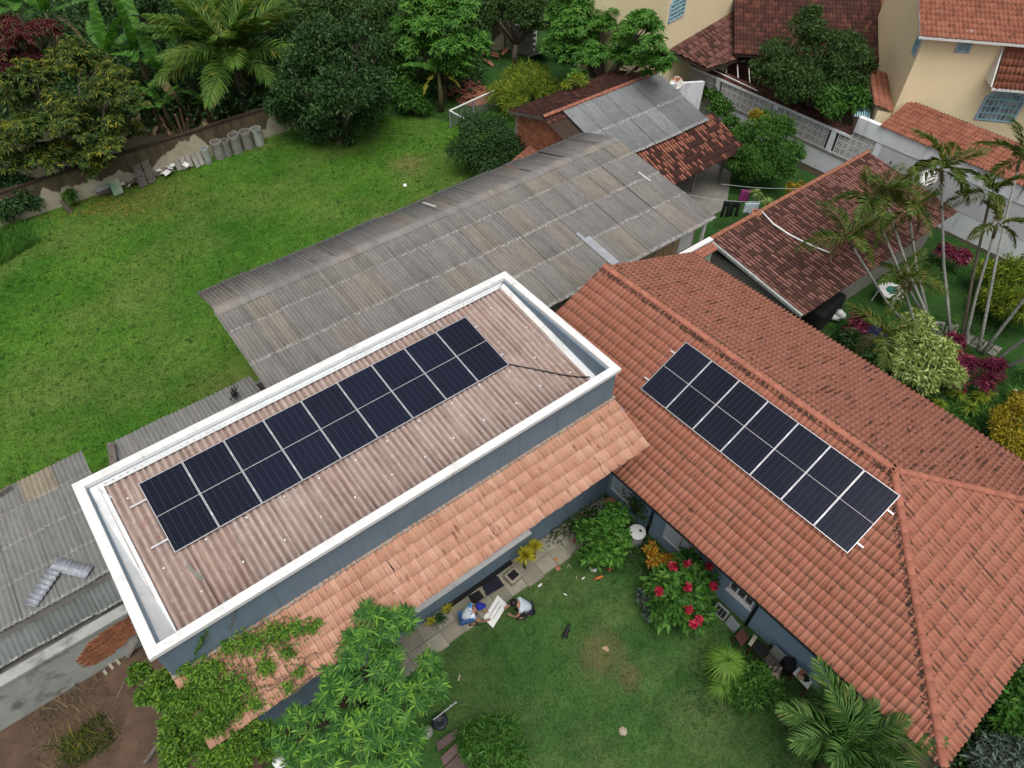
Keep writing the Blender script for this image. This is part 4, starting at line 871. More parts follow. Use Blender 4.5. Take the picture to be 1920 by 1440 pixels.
# dark roofs behind the dark tree
dr = thing('house', 'far house with broad blackened tile roof behind the dark green tree', 'house', (44, 25, 0))
E0, E1 = at(1380, 100, 4.0), at(1692, 119, 4.0); E1.z = E0.z = 4.0; de = (E1-E0).normalized(); dn = Vector((-de.y, de.x, 0)); dn = dn if dn.x < 0 or dn.y < 0 else -dn
Ld = (E1-E0).length
tile_roof(dr, E0-dn*8+Vector((0, 0, 2.9)), de, dn*8+Vector((0, 0, -2.9)), Ld-.9, 8.5, .22, .38, T['far_dark_tile'])
tile_roof(dr, E0-dn*8+Vector((0, 0, 2.9))+de*(Ld-.9), de, dn*8+Vector((0, 0, -2.9)), .9, 8.5, .22, .38, T['far_tile'])
mb = MB(); mb.prism([E0+Vector((0, 0, -.1)), E1+Vector((0, 0, -.1)), E1-dn*8+Vector((0, 0, 2.8)), E0-dn*8+Vector((0, 0, 2.8))], (0, 0, -.1)); mb.build('roof_deck', T['roof_dark'], dr)
a, b = E0-dn*1.2, E1-dn*1.2; mb = MB(); mb.prism([Vector((a.x, a.y, 0)), Vector((b.x, b.y, 0)), Vector((b.x, b.y, 0))-dn*.2, Vector((a.x, a.y, 0))-dn*.2], (0, 0, 4.2)); mb.build('wall', T['brownwood'], dr)
# left cream house
lh = thing('house', 'cream house corner with blue arched window above a half-blackened tile roof', 'house', (37, 30, 0))
TA, TD, BB, BC = at(1256, 97, 4.5), at(1381, 12, 4.9), at(1325, 138, 3.5), at(1411, 102, 3.5)
ux_ = (TD-TA); ux_.z = 0; ux_.normalize(); dwn = Vector((ux_.y, -ux_.x, 0))
hgt = 1.25; runl = 3.3
cl1 = vplane(TA, BB, TD); cl2 = vplane(TD, BC, TA); cl3 = vplane(BB, BC, TA)
tile_roof(lh, Vector((TA.x, TA.y, 4.6))-ux_*.5, ux_, dwn*runl+Vector((0, 0, -hgt)), (TD-TA).length+1.5, math.hypot(runl, hgt), .2, .36, T['dark_tile2'], clip=[cl1, cl2, cl3])
def pz(P): return 4.55 - hgt/runl*max(0, (P-Vector((TA.x, TA.y, 0))).dot(dwn))
def fl(P, dz=0): return Vector((P.x, P.y, pz(Vector((P.x, P.y, 0)))+dz))
mb = MB(); mb.prism([fl(TA, -.05), fl(TD, -.05), fl(BC, -.05), fl(BB, -.05)], (0, 0, -.1)); mb.build('roof_deck', T['roof_dark'], lh)
mb = MB(); mb.bar(fl(TD, .06), fl(BC, .06), .16, .12); mb.build('verge', T['white'], lh)
mb = MB(); wA = TA-ux_*1.0-dwn*.05; wB = TD+ux_*.5-dwn*.05; mb.prism([Vector((wA.x, wA.y, 0)), Vector((wB.x, wB.y, 0)), Vector((wB.x, wB.y, 0))-dwn*6, Vector((wA.x, wA.y, 0))-dwn*6], (0, 0, 11)); mb.build('wall', T['cream'], lh)
def lface(s, z, o): return Vector((TA.x, TA.y, 0))+ux_*s+dwn*(o-.05)*1.0+Vector((0, 0, z))
qa = onp(1253, 42, TA-dwn*.05, dwn); qb = onp(1279, 36, TA-dwn*.05, dwn); sa = (qa-TA).dot(ux_); sb = (qb-TA).dot(ux_)
arch_window(lh, min(sa, sb), max(sa, sb), qa.z, qa.z+.9, .4, 4, 4, face=lface)
mb = MB(); mb.prism([Vector((BB.x, BB.y, 0)), Vector((TA.x-1.5, TA.y-.3, 0)), Vector((TA.x-1.5, TA.y-.1, 0)), Vector((BB.x, BB.y+.2, 0))], (0, 0, 3.0)); mb.build('side_wall', T['whitewall'], lh)
mb = MB()
for k in range(4): p = at(1340+k*22, 128+k*9, 2.9); mb.tube([p, p+Vector((.9, .9, .25))], .03, 6)
p, q = at(1335, 130, 2.9), at(1420, 170, 2.9); mb.tube([p, q], .035, 6); tag(mb.build('frame_rack', T['whitep']), 'white tubular rack on the wall beside the far dark roof', 'rack')
P = at(1395, 108, 3.2); mb = MB(); mb.box(P, (.9, .5, .25), rz=.3); tag(mb.build('roof_box', T['galv'], bevel=.03), 'grey metal box hanging under the blackened roof corner', 'box')

# ------------------------------------------------------------------ back corner: block enclosure, pole, rubble
P = at(975, 95, 0)
be = thing('block_enclosure', 'small grey concrete block enclosure in the shady back corner', 'enclosure', P)
q1, q2_, q3 = at(957, 96, 0), at(997, 105, 0), at(1005, 80, 0)
blk = MB().box((0, 0, 0), (.39, .14, .19)).build('block', T['conc'], local=True); blm = blk.data; bpy.data.objects.remove(blk)
for (a, b) in ((q1, q2_),):
    d = b-a; L = d.length; an = math.atan2(d.y, d.x); d.normalize()
    for r_ in range(9):
        for k in range(int(L/.4)+1):
            ob = link('block', blm, be, a+d*(k*.4+(.2 if r_ % 2 else 0))+Vector((0, 0, .1+r_*.2))); ob.rotation_euler = (0, 0, an)
mb = MB(); d = (q3-q2_).normalized(); mb.prism([q2_, q2_+d*2.2, q2_+d*2.2+Vector((.15, .1, 0)), q2_+Vector((.15, .1, 0))], (0, 0, 2.9)); mb.build('wall', T['whitewall'], be)
mb = MB(); mb.bar(q1+Vector((0, 0, 1.93)), q2_+Vector((0, 0, 1.93)), .2, .06); mb.build('coping', T['conc'], be)
P = at(1015, 105, .1); mb = MB(); mb.bar(at(1003, 103, .05), at(1024, 95, .9), 1.2, .1); tag(mb.build('leaning_slab', T['conc']), 'pale concrete slab leaning at the block enclosure doorway', 'slab')
P = at(947, 98, 0); mb = MB(); mb.tube([P, P+Vector((0, 0, 9))], [.09, .07], 8); tag(mb.build('pole', T['palebark'], smooth=True), 'thin tall pole in front of the block enclosure', 'pole')
P = at(940, 85, 0); mb = MB(); a, b = at(922, 95, 0), at(957, 92, 0); mb.prism([a, b, b+Vector((.1, .15, 0)), a+Vector((.1, .15, 0))], (0, 0, 1.9)); tag(mb.build('garden_wall', T['dampwall']), 'short damp-stained wall piece beside the block enclosure', 'wall')
# tile pile
P = at(888, 182, 0); tp = thing('tile_pile', 'heap of spare terracotta tiles on the ground by the wire pen', 'tile pile', P)
Vt, Ft, Ut = tile_data(.2, .36); tm = npmesh('tile', Vt, Ft, T['terracotta'], uv=Ut)
for k in range(70):
    an = random.uniform(0, 6.28); rr = random.random()**.5; x, y = rr*1.5*math.cos(an), rr*.8*math.sin(an); h = .75*(1-rr)**.8+.1
    ob = link('tile', tm, tp, P+Vector((x*.8+y*.4, -x*.5+y, h))); ob.rotation_euler = (random.gauss(.2, .2), random.gauss(0, .25), random.choice((.6, .7, 2.2))+random.gauss(0, .2)); ob.scale = (1.3, 1.3, 1.3)
mb = MB(); mb.lathe(P+Vector((0, 0, -.02)), [(1.25, 0), (.95, .3), (.5, .6), (.05, .72)], 14); mb.build('heap_core', T['terracotta'], tp)
for (px, py, lab) in ((928, 110, 'few broken roof tiles lying under the bright green tree'),):
    P = at(px, py, 0); t2 = thing('broken_tiles', lab, 'tiles', P)
    for k in range(9): ob = link('tile', tm, t2, P+Vector((random.gauss(0, .4), random.gauss(0, .3), .1+random.random()*.2))); ob.rotation_euler = (random.gauss(0, .4), random.gauss(0, .4), random.random()*6); ob.scale = (1.4, 1.4, 1.4)
# wire pen
wp = thing('wire_pen', 'low wire mesh pen with pale frame beside the dark round bush', 'fence', at(880, 215, 0))
A, B_, C_ = at(845, 240, 0), at(930, 200, 0), at(850, 262, 0)
mb = MB()
for p in (A, (A+B_)/2, B_): mb.tube([p, p+Vector((0, 0, 1.15))], .05, 6)
mb.build('post', T['galv'], wp)
mb = MB(); mb.bar(A+Vector((0, 0, 1.15)), B_+Vector((0, 0, 1.15)), .09, .06); mb.bar(A+Vector((0, 0, 1.15)), A+(A-B_).cross(Vector((0, 0, 1))).normalized()*-2+Vector((0, 0, 1.15)), .07, .06); mb.build('rail', T['whitep'], wp)
mb = MB(); d = B_-A
for k in range(22): p = A+d*k/21; mb.bar(p, p+Vector((0, 0, 1.12)), .012, .012, up=d)
for k in range(9): mb.bar(A+Vector((0, 0, .12*k+.1)), B_+Vector((0, 0, .12*k+.1)), .012, .012)
mb.build('mesh', T['galv'], wp)

# ------------------------------------------------------------------ things along the far garden wall
for k, (px, py, dia, ht, dark) in enumerate(((392, 304, .40, 1.0, 1), (413, 293, .56, 1.05, 0), (427, 287, .46, .95, 0), (446, 282, .58, 1.1, 0), (466, 274, .58, 1.1, 0), (487, 268, .54, 1.05, 1))):
    P = at(px, py+2, 0); P.y = min(P.y, 40.75); r_ = dia/2*1.12
    lab = ['thin fluted concrete pipe at the stacked blocks end', 'wide pale concrete pipe second from the stacked blocks', 'narrow pale concrete pipe between two wider pipes', 'wide concrete pipe fourth from the stacked blocks', 'pale concrete pipe next to the darkest pipe', 'darkest concrete pipe at the end nearest the dark tree'][k]
    mb = MB(); mb.lathe(P, [(r_, 0), (r_*.98, ht*.8), (r_*1.06, ht*.82), (r_*1.06, ht), (r_*.86, ht), (r_*.84, .05), (.001, .05)], 18)
    tag(mb.build('concrete_pipe', T['mossywall'] if dark else T['conc'], smooth=False), lab, 'concrete pipe', 'concrete pipes standing along the far wall')
def slabs(name, label, cat, corners, zs, n, mat, nm='board', gap=.15, grp=None):
    a, b, c = [at(px, py, z) for (px, py), z in zip(corners, zs)]
    o = thing(name, label, cat, (a+b)/2, grp); u = b-a; v = c-a
    for k in range(n):
        mb = MB(); p = a+u*((k+gap/2)/n); q = a+u*((k+1-gap/2)/n); e = (u.cross(v)).normalized()*.05; j = v*random.uniform(-.03, .03)
        mb.prism([p+j, q+j, q+v+j, p+v+j], e if e.z > 0 else -e); mb.build(nm, mat, o)
    return o
slabs('plank_panel', 'weathered grey timber planks leaning upright against the far wall', 'planks', ((152, 373), (180, 362), (125, 318)), (.02, .02, 1.7), 3, T['wood'])
slabs('tile_stack', 'stack of old grey roof tiles leaning at the far wall', 'tile stack', ((262, 353), (294, 338), (246, 312)), (.02, .02, 1.1), 2, T['wood'])
P = at(268, 335, .5)
slabs('old_board', 'cream board with faded green painted ring leaning by the wall', 'board', ((214, 368), (232, 361), (203, 340)), (.02, .02, .75), 1, M('faded_green_paint', (.42, .40, .26), (.10, .27, .18), 1.5, detail=2), gap=0)
slabs('block_stack', 'pale concrete slab stack leaning beside the thin fluted pipe', 'slabs', ((368, 316), (385, 308), (356, 292)), (.02, .02, .55), 2, T['conc'])
slabs('block_stack', 'wide pile of grey concrete slabs between white tiles and slab stack', 'slabs', ((333, 322), (364, 312), (322, 296)), (.02, .02, .6), 3, T['conc'])
for lab, px, py, n in (('scattered broken white tiles and sticks beside the wide slab pile', 312, 318, 14), ('small heap of broken white tiles under the green-ring board', 247, 343, 9)):
    P = at(px, py, .05); P.y = min(P.y, 40.9); o = thing('rubble', lab, 'rubble', P)
    for k in range(n):
        mb = MB(); mb.box(P+Vector((random.gauss(0, .45), random.gauss(0, .16), .06+random.random()*.25)), (random.uniform(.2, .45), random.uniform(.15, .3), .03), rot=Matrix.Rotation(random.random()*3, 3, 'Z') @ Matrix.Rotation(random.gauss(0, .4), 3, 'X')); mb.build('shard', T['whitep'] if random.random() < .65 else T['wood'], o)
P = at(193, 366, .05); o = thing('old_boards', 'low stack of mossy grey boards left of the green-ring board', 'boards', P)
for k in range(4): mb = MB(); mb.box(P+Vector((.25, .1, .06+k*.1)), (.95, .35, .07), rz=random.gauss(.1, .05)); mb.build('board', T['mossywall'] if k == 3 else T['wood'], o)
P = at(133, 398, 0); mb = MB(); mb.tube([P, P+Vector((-.15, .1, .75))], [.13, .11], 8); tag(mb.build('stump', T['bark']), 'dark leaning wooden stump on the lawn before the far wall', 'stump')

# ------------------------------------------------------------------ satellite dishes
def dish(name, lab, P, r, mat, face):
    o = thing(name, lab, 'satellite dish', P); f = Vector(face).normalized(); a = Vector((0, 0, 1)).cross(f).normalized(); b = f.cross(a)
    mb = MB(); n = 24; rows = 5; base = len(mb.v)
    for i in range(rows+1):
        rr = r*i/rows
        for k in range(n): an = 2*math.pi*k/n; mb.v.append(tuple(P + a*(rr*math.cos(an)) + b*(rr*math.sin(an)) + f*(.25*r*(i/rows)**2)))
    for i in range(rows):
        for k in range(n): mb.f.append((i*n+k, i*n+(k+1) % n, (i+1)*n+(k+1) % n, (i+1)*n+k)); mb.m.append(0)
    d = mb.build('reflector', mat, o, smooth=True); d.modifiers.new('s', 'SOLIDIFY').thickness = .015
    mb = MB(); mb.tube([P - b*r*.9 + f*.22*r, P + f*r*.95], .018, 6); mb.tube([P + f*r*.9, P + f*r*1.05], .05, 8); mb.build('feed_arm', T['galv'], o)
    mb = MB(); mb.tube([P, P - f*.15, P - f*.15 + Vector((0, 0, -1.1))], .03, 6); mb.build('mast', T['galv'], o)
P = onp(1268, 156, (33.9, 0, 0), (1, 0, 0)); dish('satellite_dish', 'rusty white satellite dish behind the grey sheet roof', P, 12*mpp(P), T['rust'], (CAMP-P).normalized()+Vector((0, 0, .2)))
P = onp(1740, 334, (37.0, 0, 0), (1, 0, 0)); dish('satellite_dish', 'clean white satellite dish on the outbuilding behind the palms', P, 15*mpp(P), T['whitep'], (CAMP-P).normalized()+Vector((.1, -.1, 0)))

# ------------------------------------------------------------------ clothes lines
for lab, a, b, za, zb in (('thin clothes line nearer the shed with black trousers', (1290, 365), (1430, 378), 1.9, 1.9), ('thin clothes line farther from the shed with magenta towel', (1352, 345), (1530, 352), 1.9, 1.9)):
    p, q = at(*a, za), at(*b, zb); mid = (p+q)/2-Vector((0, 0, .15)); mb = MB(); mb.tube([p, (p+mid)/2-Vector((0, 0, .03)), mid, (q+mid)/2-Vector((0, 0, .03)), q], .012, 5); tag(mb.build('clothes_line', T['galv']), lab, 'clothes line')
def cloth(name, lab, cat, pts, z1, mat, split=0):
    p, q = at(*pts[0], z1), at(*pts[1], z1); n = 10; h = pts[2]; mb = MB(); d = q-p; nn = Vector((-d.y, d.x, 0)).normalized()
    rows = 6
    for j in range(rows+1):
        for i in range(n+1):
            u = i/n; zz = z1-h*j/rows*(1-.08*math.sin(u*9)); off = .05*math.sin(u*14+j*.5)*(j/rows)
            mb.v.append(tuple(p+d*u+nn*off+Vector((0, 0, zz-z1))))
    for j in range(rows):
        for i in range(n):
            if split and j >= 2 and i in (n//2-1, n//2): continue
            mb.f.append((j*(n+1)+i, j*(n+1)+i+1, (j+1)*(n+1)+i+1, (j+1)*(n+1)+i)); mb.m.append(0)
    o = mb.build(name, mat, smooth=True); o.modifiers.new('s', 'SOLIDIFY').thickness = .012; tag(o, lab, cat)
cloth('towel', 'magenta towel hanging on the farther clothes line', 'towel', ((1390, 355), (1409, 357), .75), 1.85, T['purple'])
cloth('trousers', 'black trousers hanging on the nearer clothes line next to the shed', 'trousers', ((1358, 376), (1372, 378), 1.05), 1.85, T['blackcloth'], 1)
cloth('trousers', 'second pair of black trousers hanging beside the pale shirt', 'trousers', ((1373, 378), (1390, 379), .95), 1.85, T['blackcloth'], 1)
cloth('shirt', 'pale blue and white shirt hanging near the chimney pot', 'shirt', ((1398, 380), (1425, 380), .7), 1.85, M('pale_shirt', (.6, .65, .68), (.3, .42, .5), 3))
# ------------------------------------------------------------------ things beside the outbuilding
P = at(1661, 566, 0); tb = thing('plastic_table', 'white round plastic table with green cloth in the garden', 'table', P)
mb = MB(); mb.lathe(P+Vector((0, 0, .70)), [(.001, .03), (.60, .03), (.62, .015), (.6, -.01), (.001, -.01)], 28); mb.build('top', T['whitep'], tb)
for sx_ in (-1, 1):
    for sy_ in (-1, 1): mb = MB(); mb.tube([P+Vector((sx_*.42, sy_*.42, .7)), P+Vector((sx_*.48, sy_*.48, 0))], [.035, .03], 6); mb.build('leg', T['whitep'], tb)
P2 = P+Vector((0, 0, .735)); mb = MB(); mb.lathe(P2, [(.28, 0), (.27, .05), (.15, .075), (.001, .07)], 9); tag(mb.build('folded_cloth', T['teal']), 'dark green cloth bundle on the white round table', 'cloth')
P = at(1571, 590, .4); mb = MB()
for k in range(6): mb.lathe(P+Vector((random.gauss(0, .14), random.gauss(0, .14), random.uniform(-.2, .1))), [(.001, -.18), (.16, -.1), (.2, 0), (.13, .12), (.001, .17)], 9)
tag(mb.build('bag', T['whitep'], smooth=True), 'crumpled white bag beside the outbuilding corner', 'bag')
slabs('tarp', 'dark navy tarpaulin on the ground by the burgundy plants', 'tarp', ((1608, 622), (1660, 640), (1618, 600)), (.1, .1, .1), 1, T['navy'], 'sheet', 0)
P = at(1535, 590, .6); mb = MB(); mb.box(P+Vector((.4, .3, 0)), (2.2, 1.4, 1.2), rz=.1); tag(mb.build('dark_cart', T['blackcloth'], bevel=.15), 'dark covered pile tucked under the outbuilding eave', 'pile')
slabs('garden_path', 'pale stone paving strip under the leaning palm trunks', 'path', ((1700, 595), (1800, 610), (1690, 620)), (.02, .02, .02), 4, T['conc'], 'slab')
P = at(1810, 645, 0); slabs('garden_path', 'pale stone path between the palm clump and the dark shrubs', 'path', ((1815, 625), (1880, 655), (1800, 640)), (.02, .02, .02), 4, T['conc'], 'slab')
# ------------------------------------------------------------------ foliage generators
def unit(a): return a/np.maximum(np.linalg.norm(a, axis=-1, keepdims=True), 1e-9)
def leaf_arrays(C, Nn, Tt, L, W, fold=.18, droop=.25):
    n = len(C); L = np.broadcast_to(L, (n,))[:, None]; W = np.broadcast_to(W, (n,))[:, None]
    Tt = unit(Tt); Bn = unit(np.cross(Nn, Tt)); Nn = unit(np.cross(Tt, Bn))
    mid = C + Tt*L*.45; dz = np.array([0, 0, -1.0])
    V = np.stack([C, mid + Bn*W/2 + Nn*W*fold, C + Tt*L + dz*L*droop, mid - Bn*W/2 + Nn*W*fold], 1).reshape(-1, 3)
    b = (np.arange(n)*4)[:, None]; F = np.concatenate([b+np.array([0, 1, 2]), b+np.array([0, 2, 3])], 0)
    return V, F
def sph(n): return unit(RNG.normal(size=(n, 3)))
def clump_leaves(specs, n, L, W, mode='leaf', upb=.35, droop=.25, nsub=15, subr=.34, k=8, flat=.8, upr=.75, lift=.45):
    """specs: list of (centre, radius). Leaves sit on small sub-clumps on the surface of each clump."""
    tot = sum(r*r for _, r in specs); Vs, Fs, off = [], [], 0
    for c, r in specs:
        m_ = max(20, int(n*r*r/tot)); c = np.array(c)
        d = sph(nsub); d[:, 2] = np.abs(d[:, 2])*.9-.25*RNG.random(nsub); d = unit(d)
        sc = c + d*r*RNG.uniform(.55, .80, (nsub, 1))*np.array([1, 1, flat]); sr = r*subr*RNG.uniform(.7, 1.25, nsub)
        sc = np.vstack([sc, c]); sr = np.append(sr, r*.55)
        if mode == 'leaf':
            pick = RNG.choice(len(sr), m_, p=sr**2/np.sum(sr**2)); dd = sph(m_); dd[:, 2] = dd[:, 2]*.8+.25; dd = unit(dd)
            P = sc[pick] + dd*(sr[pick]*RNG.uniform(.55, 1.08, m_))[:, None]
            Nn = unit(dd*.5 + np.array([0, 0, upb]) + RNG.normal(0, .45, (m_, 3))); Tt = unit(dd*.7 + RNG.normal(0, .7, (m_, 3)) + np.array([0, 0, -droop]))
            ll = L*RNG.uniform(.65, 1.3, m_); V, F = leaf_arrays(P, Nn, Tt, ll, ll*W/L, droop=droop*.6)
        else:
            q = max(6, m_//k); pick = RNG.choice(len(sr), q, p=sr**2/np.sum(sr**2)); dd = sph(q); dd[:, 2] = np.abs(dd[:, 2])*.9+.1; dd = unit(dd)
            P = sc[pick] + dd*(sr[pick]*RNG.uniform(.6, 1.05, q))[:, None]; ax = unit(dd*.55 + np.array([0, 0, upr]) + RNG.normal(0, .15, (q, 3)))
            u = unit(np.cross(ax, sph(q))); v = np.cross(ax, u); an = (np.arange(k)/k*2*np.pi)[None] + RNG.uniform(0, 6, (q, 1)) + RNG.normal(0, .12, (q, k))
            Tt = (u[:, None]*np.cos(an)[..., None] + v[:, None]*np.sin(an)[..., None])*1.0 + ax[:, None]*RNG.uniform(.05, lift, (q, k, 1)); Tt = Tt.reshape(-1, 3)
            PP_ = np.repeat(P, k, 0); Nn = np.repeat(ax, k, 0) + RNG.normal(0, .1, (q*k, 3)); ll = np.repeat(L*RNG.uniform(.7, 1.25, q), k)*RNG.uniform(.8, 1.1, q*k)
            V, F = leaf_arrays(PP_, Nn, Tt, ll, ll*W/L, droop=droop)
        Vs.append(V); Fs.append(F+off); off += len(V)
    return np.vstack(Vs), np.vstack(Fs)
def cl(px, py, z, rpx):
    P = at(px, py, z); return (P, rpx*mpp(P))
def plant(name, label, cat, specs, n, L, W, mat, mode='leaf', group=None, trunk=True, trad=.12, bark='bark', droop=.25, k=8, crown='crown', base=None, frag=1, **kw):
    sp = [cl(*s) for s in specs]
    if frag and name.endswith('tree') or frag == 2:
        s2 = []
        for c, r in sp:
            s2.append((c, r*.78))
            for d in sph(frag*2+1): s2.append((Vector((c.x+d[0]*r*.66, c.y+d[1]*r*.66, max(.3, c.z+d[2]*r*.55))), r*random.uniform(.28, .5)))
        sp = s2
    w_ = np.array([r for _, r in sp]); cc = sum((np.array(c)*r for c, r in sp))/w_.sum()
    B = Vector(base) if base is not None else Vector((cc[0], cc[1], 0)); o = thing(name, label, cat, B, group)
    V, F = clump_leaves(sp, n, L, W, mode, droop=droop, k=k, **kw); org = V.mean(0)
    link(crown, npmesh(crown, V-org, F, LF[mat]), o, org)
    if trunk:
        mb = MB(); top = Vector(cc); zt = min(float(min(c.z for c, r in sp)), top.z)
        fork = Vector((B.x*.6+top.x*.4, B.y*.6+top.y*.4, max(.15, zt*.55)))
        mb.tube([B - Vector((0, 0, .05)), (B+fork)/2+Vector((random.gauss(0, trad*.5), random.gauss(0, trad*.5), 0)), fork], [trad*1.25, trad, trad*.85], 8)
        for c, r in sorted(sp, key=lambda t: -t[1])[:14]:
            c = Vector(c); mid = fork.lerp(c, .5)+Vector((random.gauss(0, r*.1), random.gauss(0, r*.1), r*.1)); mb.tube([fork, mid, c+Vector((0, 0, r*.3))], [trad*.7, trad*.45, trad*.12], 6)
            for q in range(3):
                e = c+Vector(tuple(sph(1)[0]))*r*.75; mb.tube([mid.lerp(c, .6), e], [trad*.25, trad*.06], 5)
        mb.build('trunk', T[bark], o, smooth=True)
    return o
# ------------------------------------------------------------------ palms
def frond_mesh(name, L, n, lf, wdt, droop, mat, arch=.35, vee=.5, ragged=.1):
    Vs, Fs, off = [], [], 0; us = np.linspace(.12, 1, n)
    def rach(u): return np.stack([L*u*(1-.12*droop*u), 0*u, L*(arch*u - (droop)*u**2)], -1)
    P = rach(us); Tn = unit(rach(us+.01)-P)
    for sgn in (-1, 1):
        a = R(62)-us*R(28); S = np.array([0, sgn*1.0, 0]); D = Tn*np.cos(a)[:, None] + S*np.sin(a)[:, None] + np.array([0, 0, vee])*(1-us)[:, None] + RNG.normal(0, ragged, (n, 3)) - np.array([0, 0, .25])*us[:, None]
        ll = lf*np.sin(np.pi*(.22+.70*us))*RNG.uniform(.85, 1.1, n); V, F = leaf_arrays(P, np.cross(D, Tn)*sgn+np.array([0, 0, .3]), D, ll, np.full(n, wdt), .1, .28)
        Vs.append(V); Fs.append(F+off); off += len(V)
    u2 = np.linspace(0, 1, 9); Q = rach(u2); w_ = L*.008*(1.2-u2)
    V = np.concatenate([Q+np.array([0, 1, 0])*w_[:, None], Q-np.array([0, 1, 0])*w_[:, None]+0, Q+np.array([0, 0, 1])*w_[:, None]]); m_ = len(Q)
    F = []
    for i in range(m_-1):
        for a, b in ((0, 2*m_), (2*m_, m_)): F += [(a+i, a+i+1, b+i+1), (a+i, b+i+1, b+i)]
    Vs.append(V); Fs.append(np.array(F)+off); return npmesh(name, np.vstack(Vs), np.vstack(Fs), LF[mat])
def palm_crown(o, P, meshes, n, el0=65, el1=-15, sc=1.0, dry=None, name='frond', az0=0.0):
    for i in range(n):
        u = i/max(1, n-1); el = R(el0+(el1-el0)*u+random.gauss(0, 5)); az = az0+i*2.399+random.gauss(0, .12)
        me = dry if (dry and i >= n-1) else random.choice(meshes)
        ob = link(name, me, o, P); ob.rotation_euler = (Matrix.Rotation(az, 3, 'Z') @ Matrix.Rotation(-el, 3, 'Y') @ Matrix.Rotation(random.gauss(0, .25), 3, 'X')).to_euler(); s = sc*random.uniform(.85, 1.1); ob.scale = (s, s, s)
def zfor(base, py):     # height on the vertical through base that projects to image row py
    lo, hi = 0.0, 16.0
    for _ in range(40):
        m_ = (lo+hi)/2; v = Vector((base.x, base.y, m_))-CAMP; y = 720-F_PX*v.dot(UPV)/v.dot(FW)
        if y > py: lo = m_
        else: hi = m_
    return lo
zc = 4.1; B = at(432, 98, zc); B.z = 0
co = thing('coconut_palm', 'coconut palm with wide yellow-green fronds behind the stained wall', 'palm', B)
cm = [frond_mesh('frond', 5.4, 90, 1.2, .08, .20+.07*i, 'coconut', arch=.22) for i in range(3)]; cdry = frond_mesh('frond', 3.0, 40, .8, .06, .9, 'straw')
mb = MB(); mb.tube([B, B+Vector((.1, .1, zc*.5)), Vector((B.x, B.y, zc))], [.26, .2, .18], 10); mb.build('trunk', T['palebark'], co, smooth=True)
palm_crown(co, Vector((B.x, B.y, zc)), cm, 26, 55, -16, .95, cdry)
for i in range(2): palm_crown(co, Vector((B.x, B.y, zc-.2)), [cdry], 1, -55, -55, .8, az0=4.2+i*.7)
fm = [frond_mesh('frond', 2.7, 84, .80, .046, .30+.1*i, 'palm', arch=.35, ragged=.14) for i in range(3)]
P = at(1590, 1398, 2.4); fp = thing('palm_tree', 'young feather palm in the near corner against the terracotta roof eave', 'palm', (P.x, P.y, 0))
mb = MB(); mb.tube([(P.x, P.y, 0), (P.x, P.y, 1.4), P], [.16, .12, .07], 10); mb.build('trunk', T['stemgreen'], fp, smooth=True)
for az, el, s in ((150, 42, 1.0), (100, 55, .95), (195, 30, 1.0), (235, 28, .9), (280, 35, .85), (315, 40, 1.0), (350, 30, 1.0), (35, 38, 1.05), (65, 60, .8), (20, 62, .7), (125, 30, 1.0), (175, 50, .9), (75, 32, 1.0), (215, 48, .8), (335, 52, .8)):
    ob = link('frond', random.choice(fm), fp, P); ob.rotation_euler = (Matrix.Rotation(R(az), 3, 'Z') @ Matrix.Rotation(-R(el), 3, 'Y')).to_euler(); ob.scale = (s*.9,)*3
# areca clump with pale leaning trunks
am = [frond_mesh('frond', 1.9, 40, .62, .042, .45+.15*i, 'areca', arch=.35, ragged=.16) for i in range(3)]; ady = frond_mesh('frond', 1.6, 30, .5, .04, 1.0, 'straw')
AR = [((1783, 640), (1765, 318), 6.6, 'tall straight palm whose crown crosses the boundary wall band', 10, 1.15),
      ((1752, 628), (1632, 378), 5.6, 'leaning palm with brown-green crown over the upper dark tile roof', 8, 1.0),
      ((1757, 636), (1657, 362), 6.0, 'leaning palm with golden crown highest over the dark tile roof', 8, .95),
      ((1742, 600), (1704, 395), 5.4, 'leaning palm nearest the white dish', 9, 1.0),
      ((1735, 655), (1590, 448), 5.0, 'leaning palm with fresh upright leaf low over the dark tile roof', 8, 1.05),
      ((1745, 668), (1692, 528), 4.4, 'short leaning palm with bright green crown above the round table', 8, 1.0),
      ((1800, 655), (1858, 365), 6.2, 'palm with dark upper trunk near the right picture edge', 8, 1.0),
      ((1806, 655), (1868, 425), 5.6, 'small palm below the dark-trunk one near the right edge', 7, .85),
      ((1835, 660), (1912, 300), 6.4, 'palm cut by the right picture edge with golden drooping crown', 9, 1.1),
      ((1850, 690), (2010, 560), 4.6, 'pale trunk leaning out of the picture, upper of two', 7, 1.0),
      ((1860, 700), (2020, 620), 4.2, 'pale trunk leaning out of the picture, lower of two', 7, 1.0),
      ((1840, 665), (1990, 470), 5.2, 'thick pale trunk leaning steeply to the right edge', 7, 1.0),
      ((1720, 690), (1650, 628), 3.4, 'low palm with drooping olive fronds beside the light green shrub', 7, 1.0)]
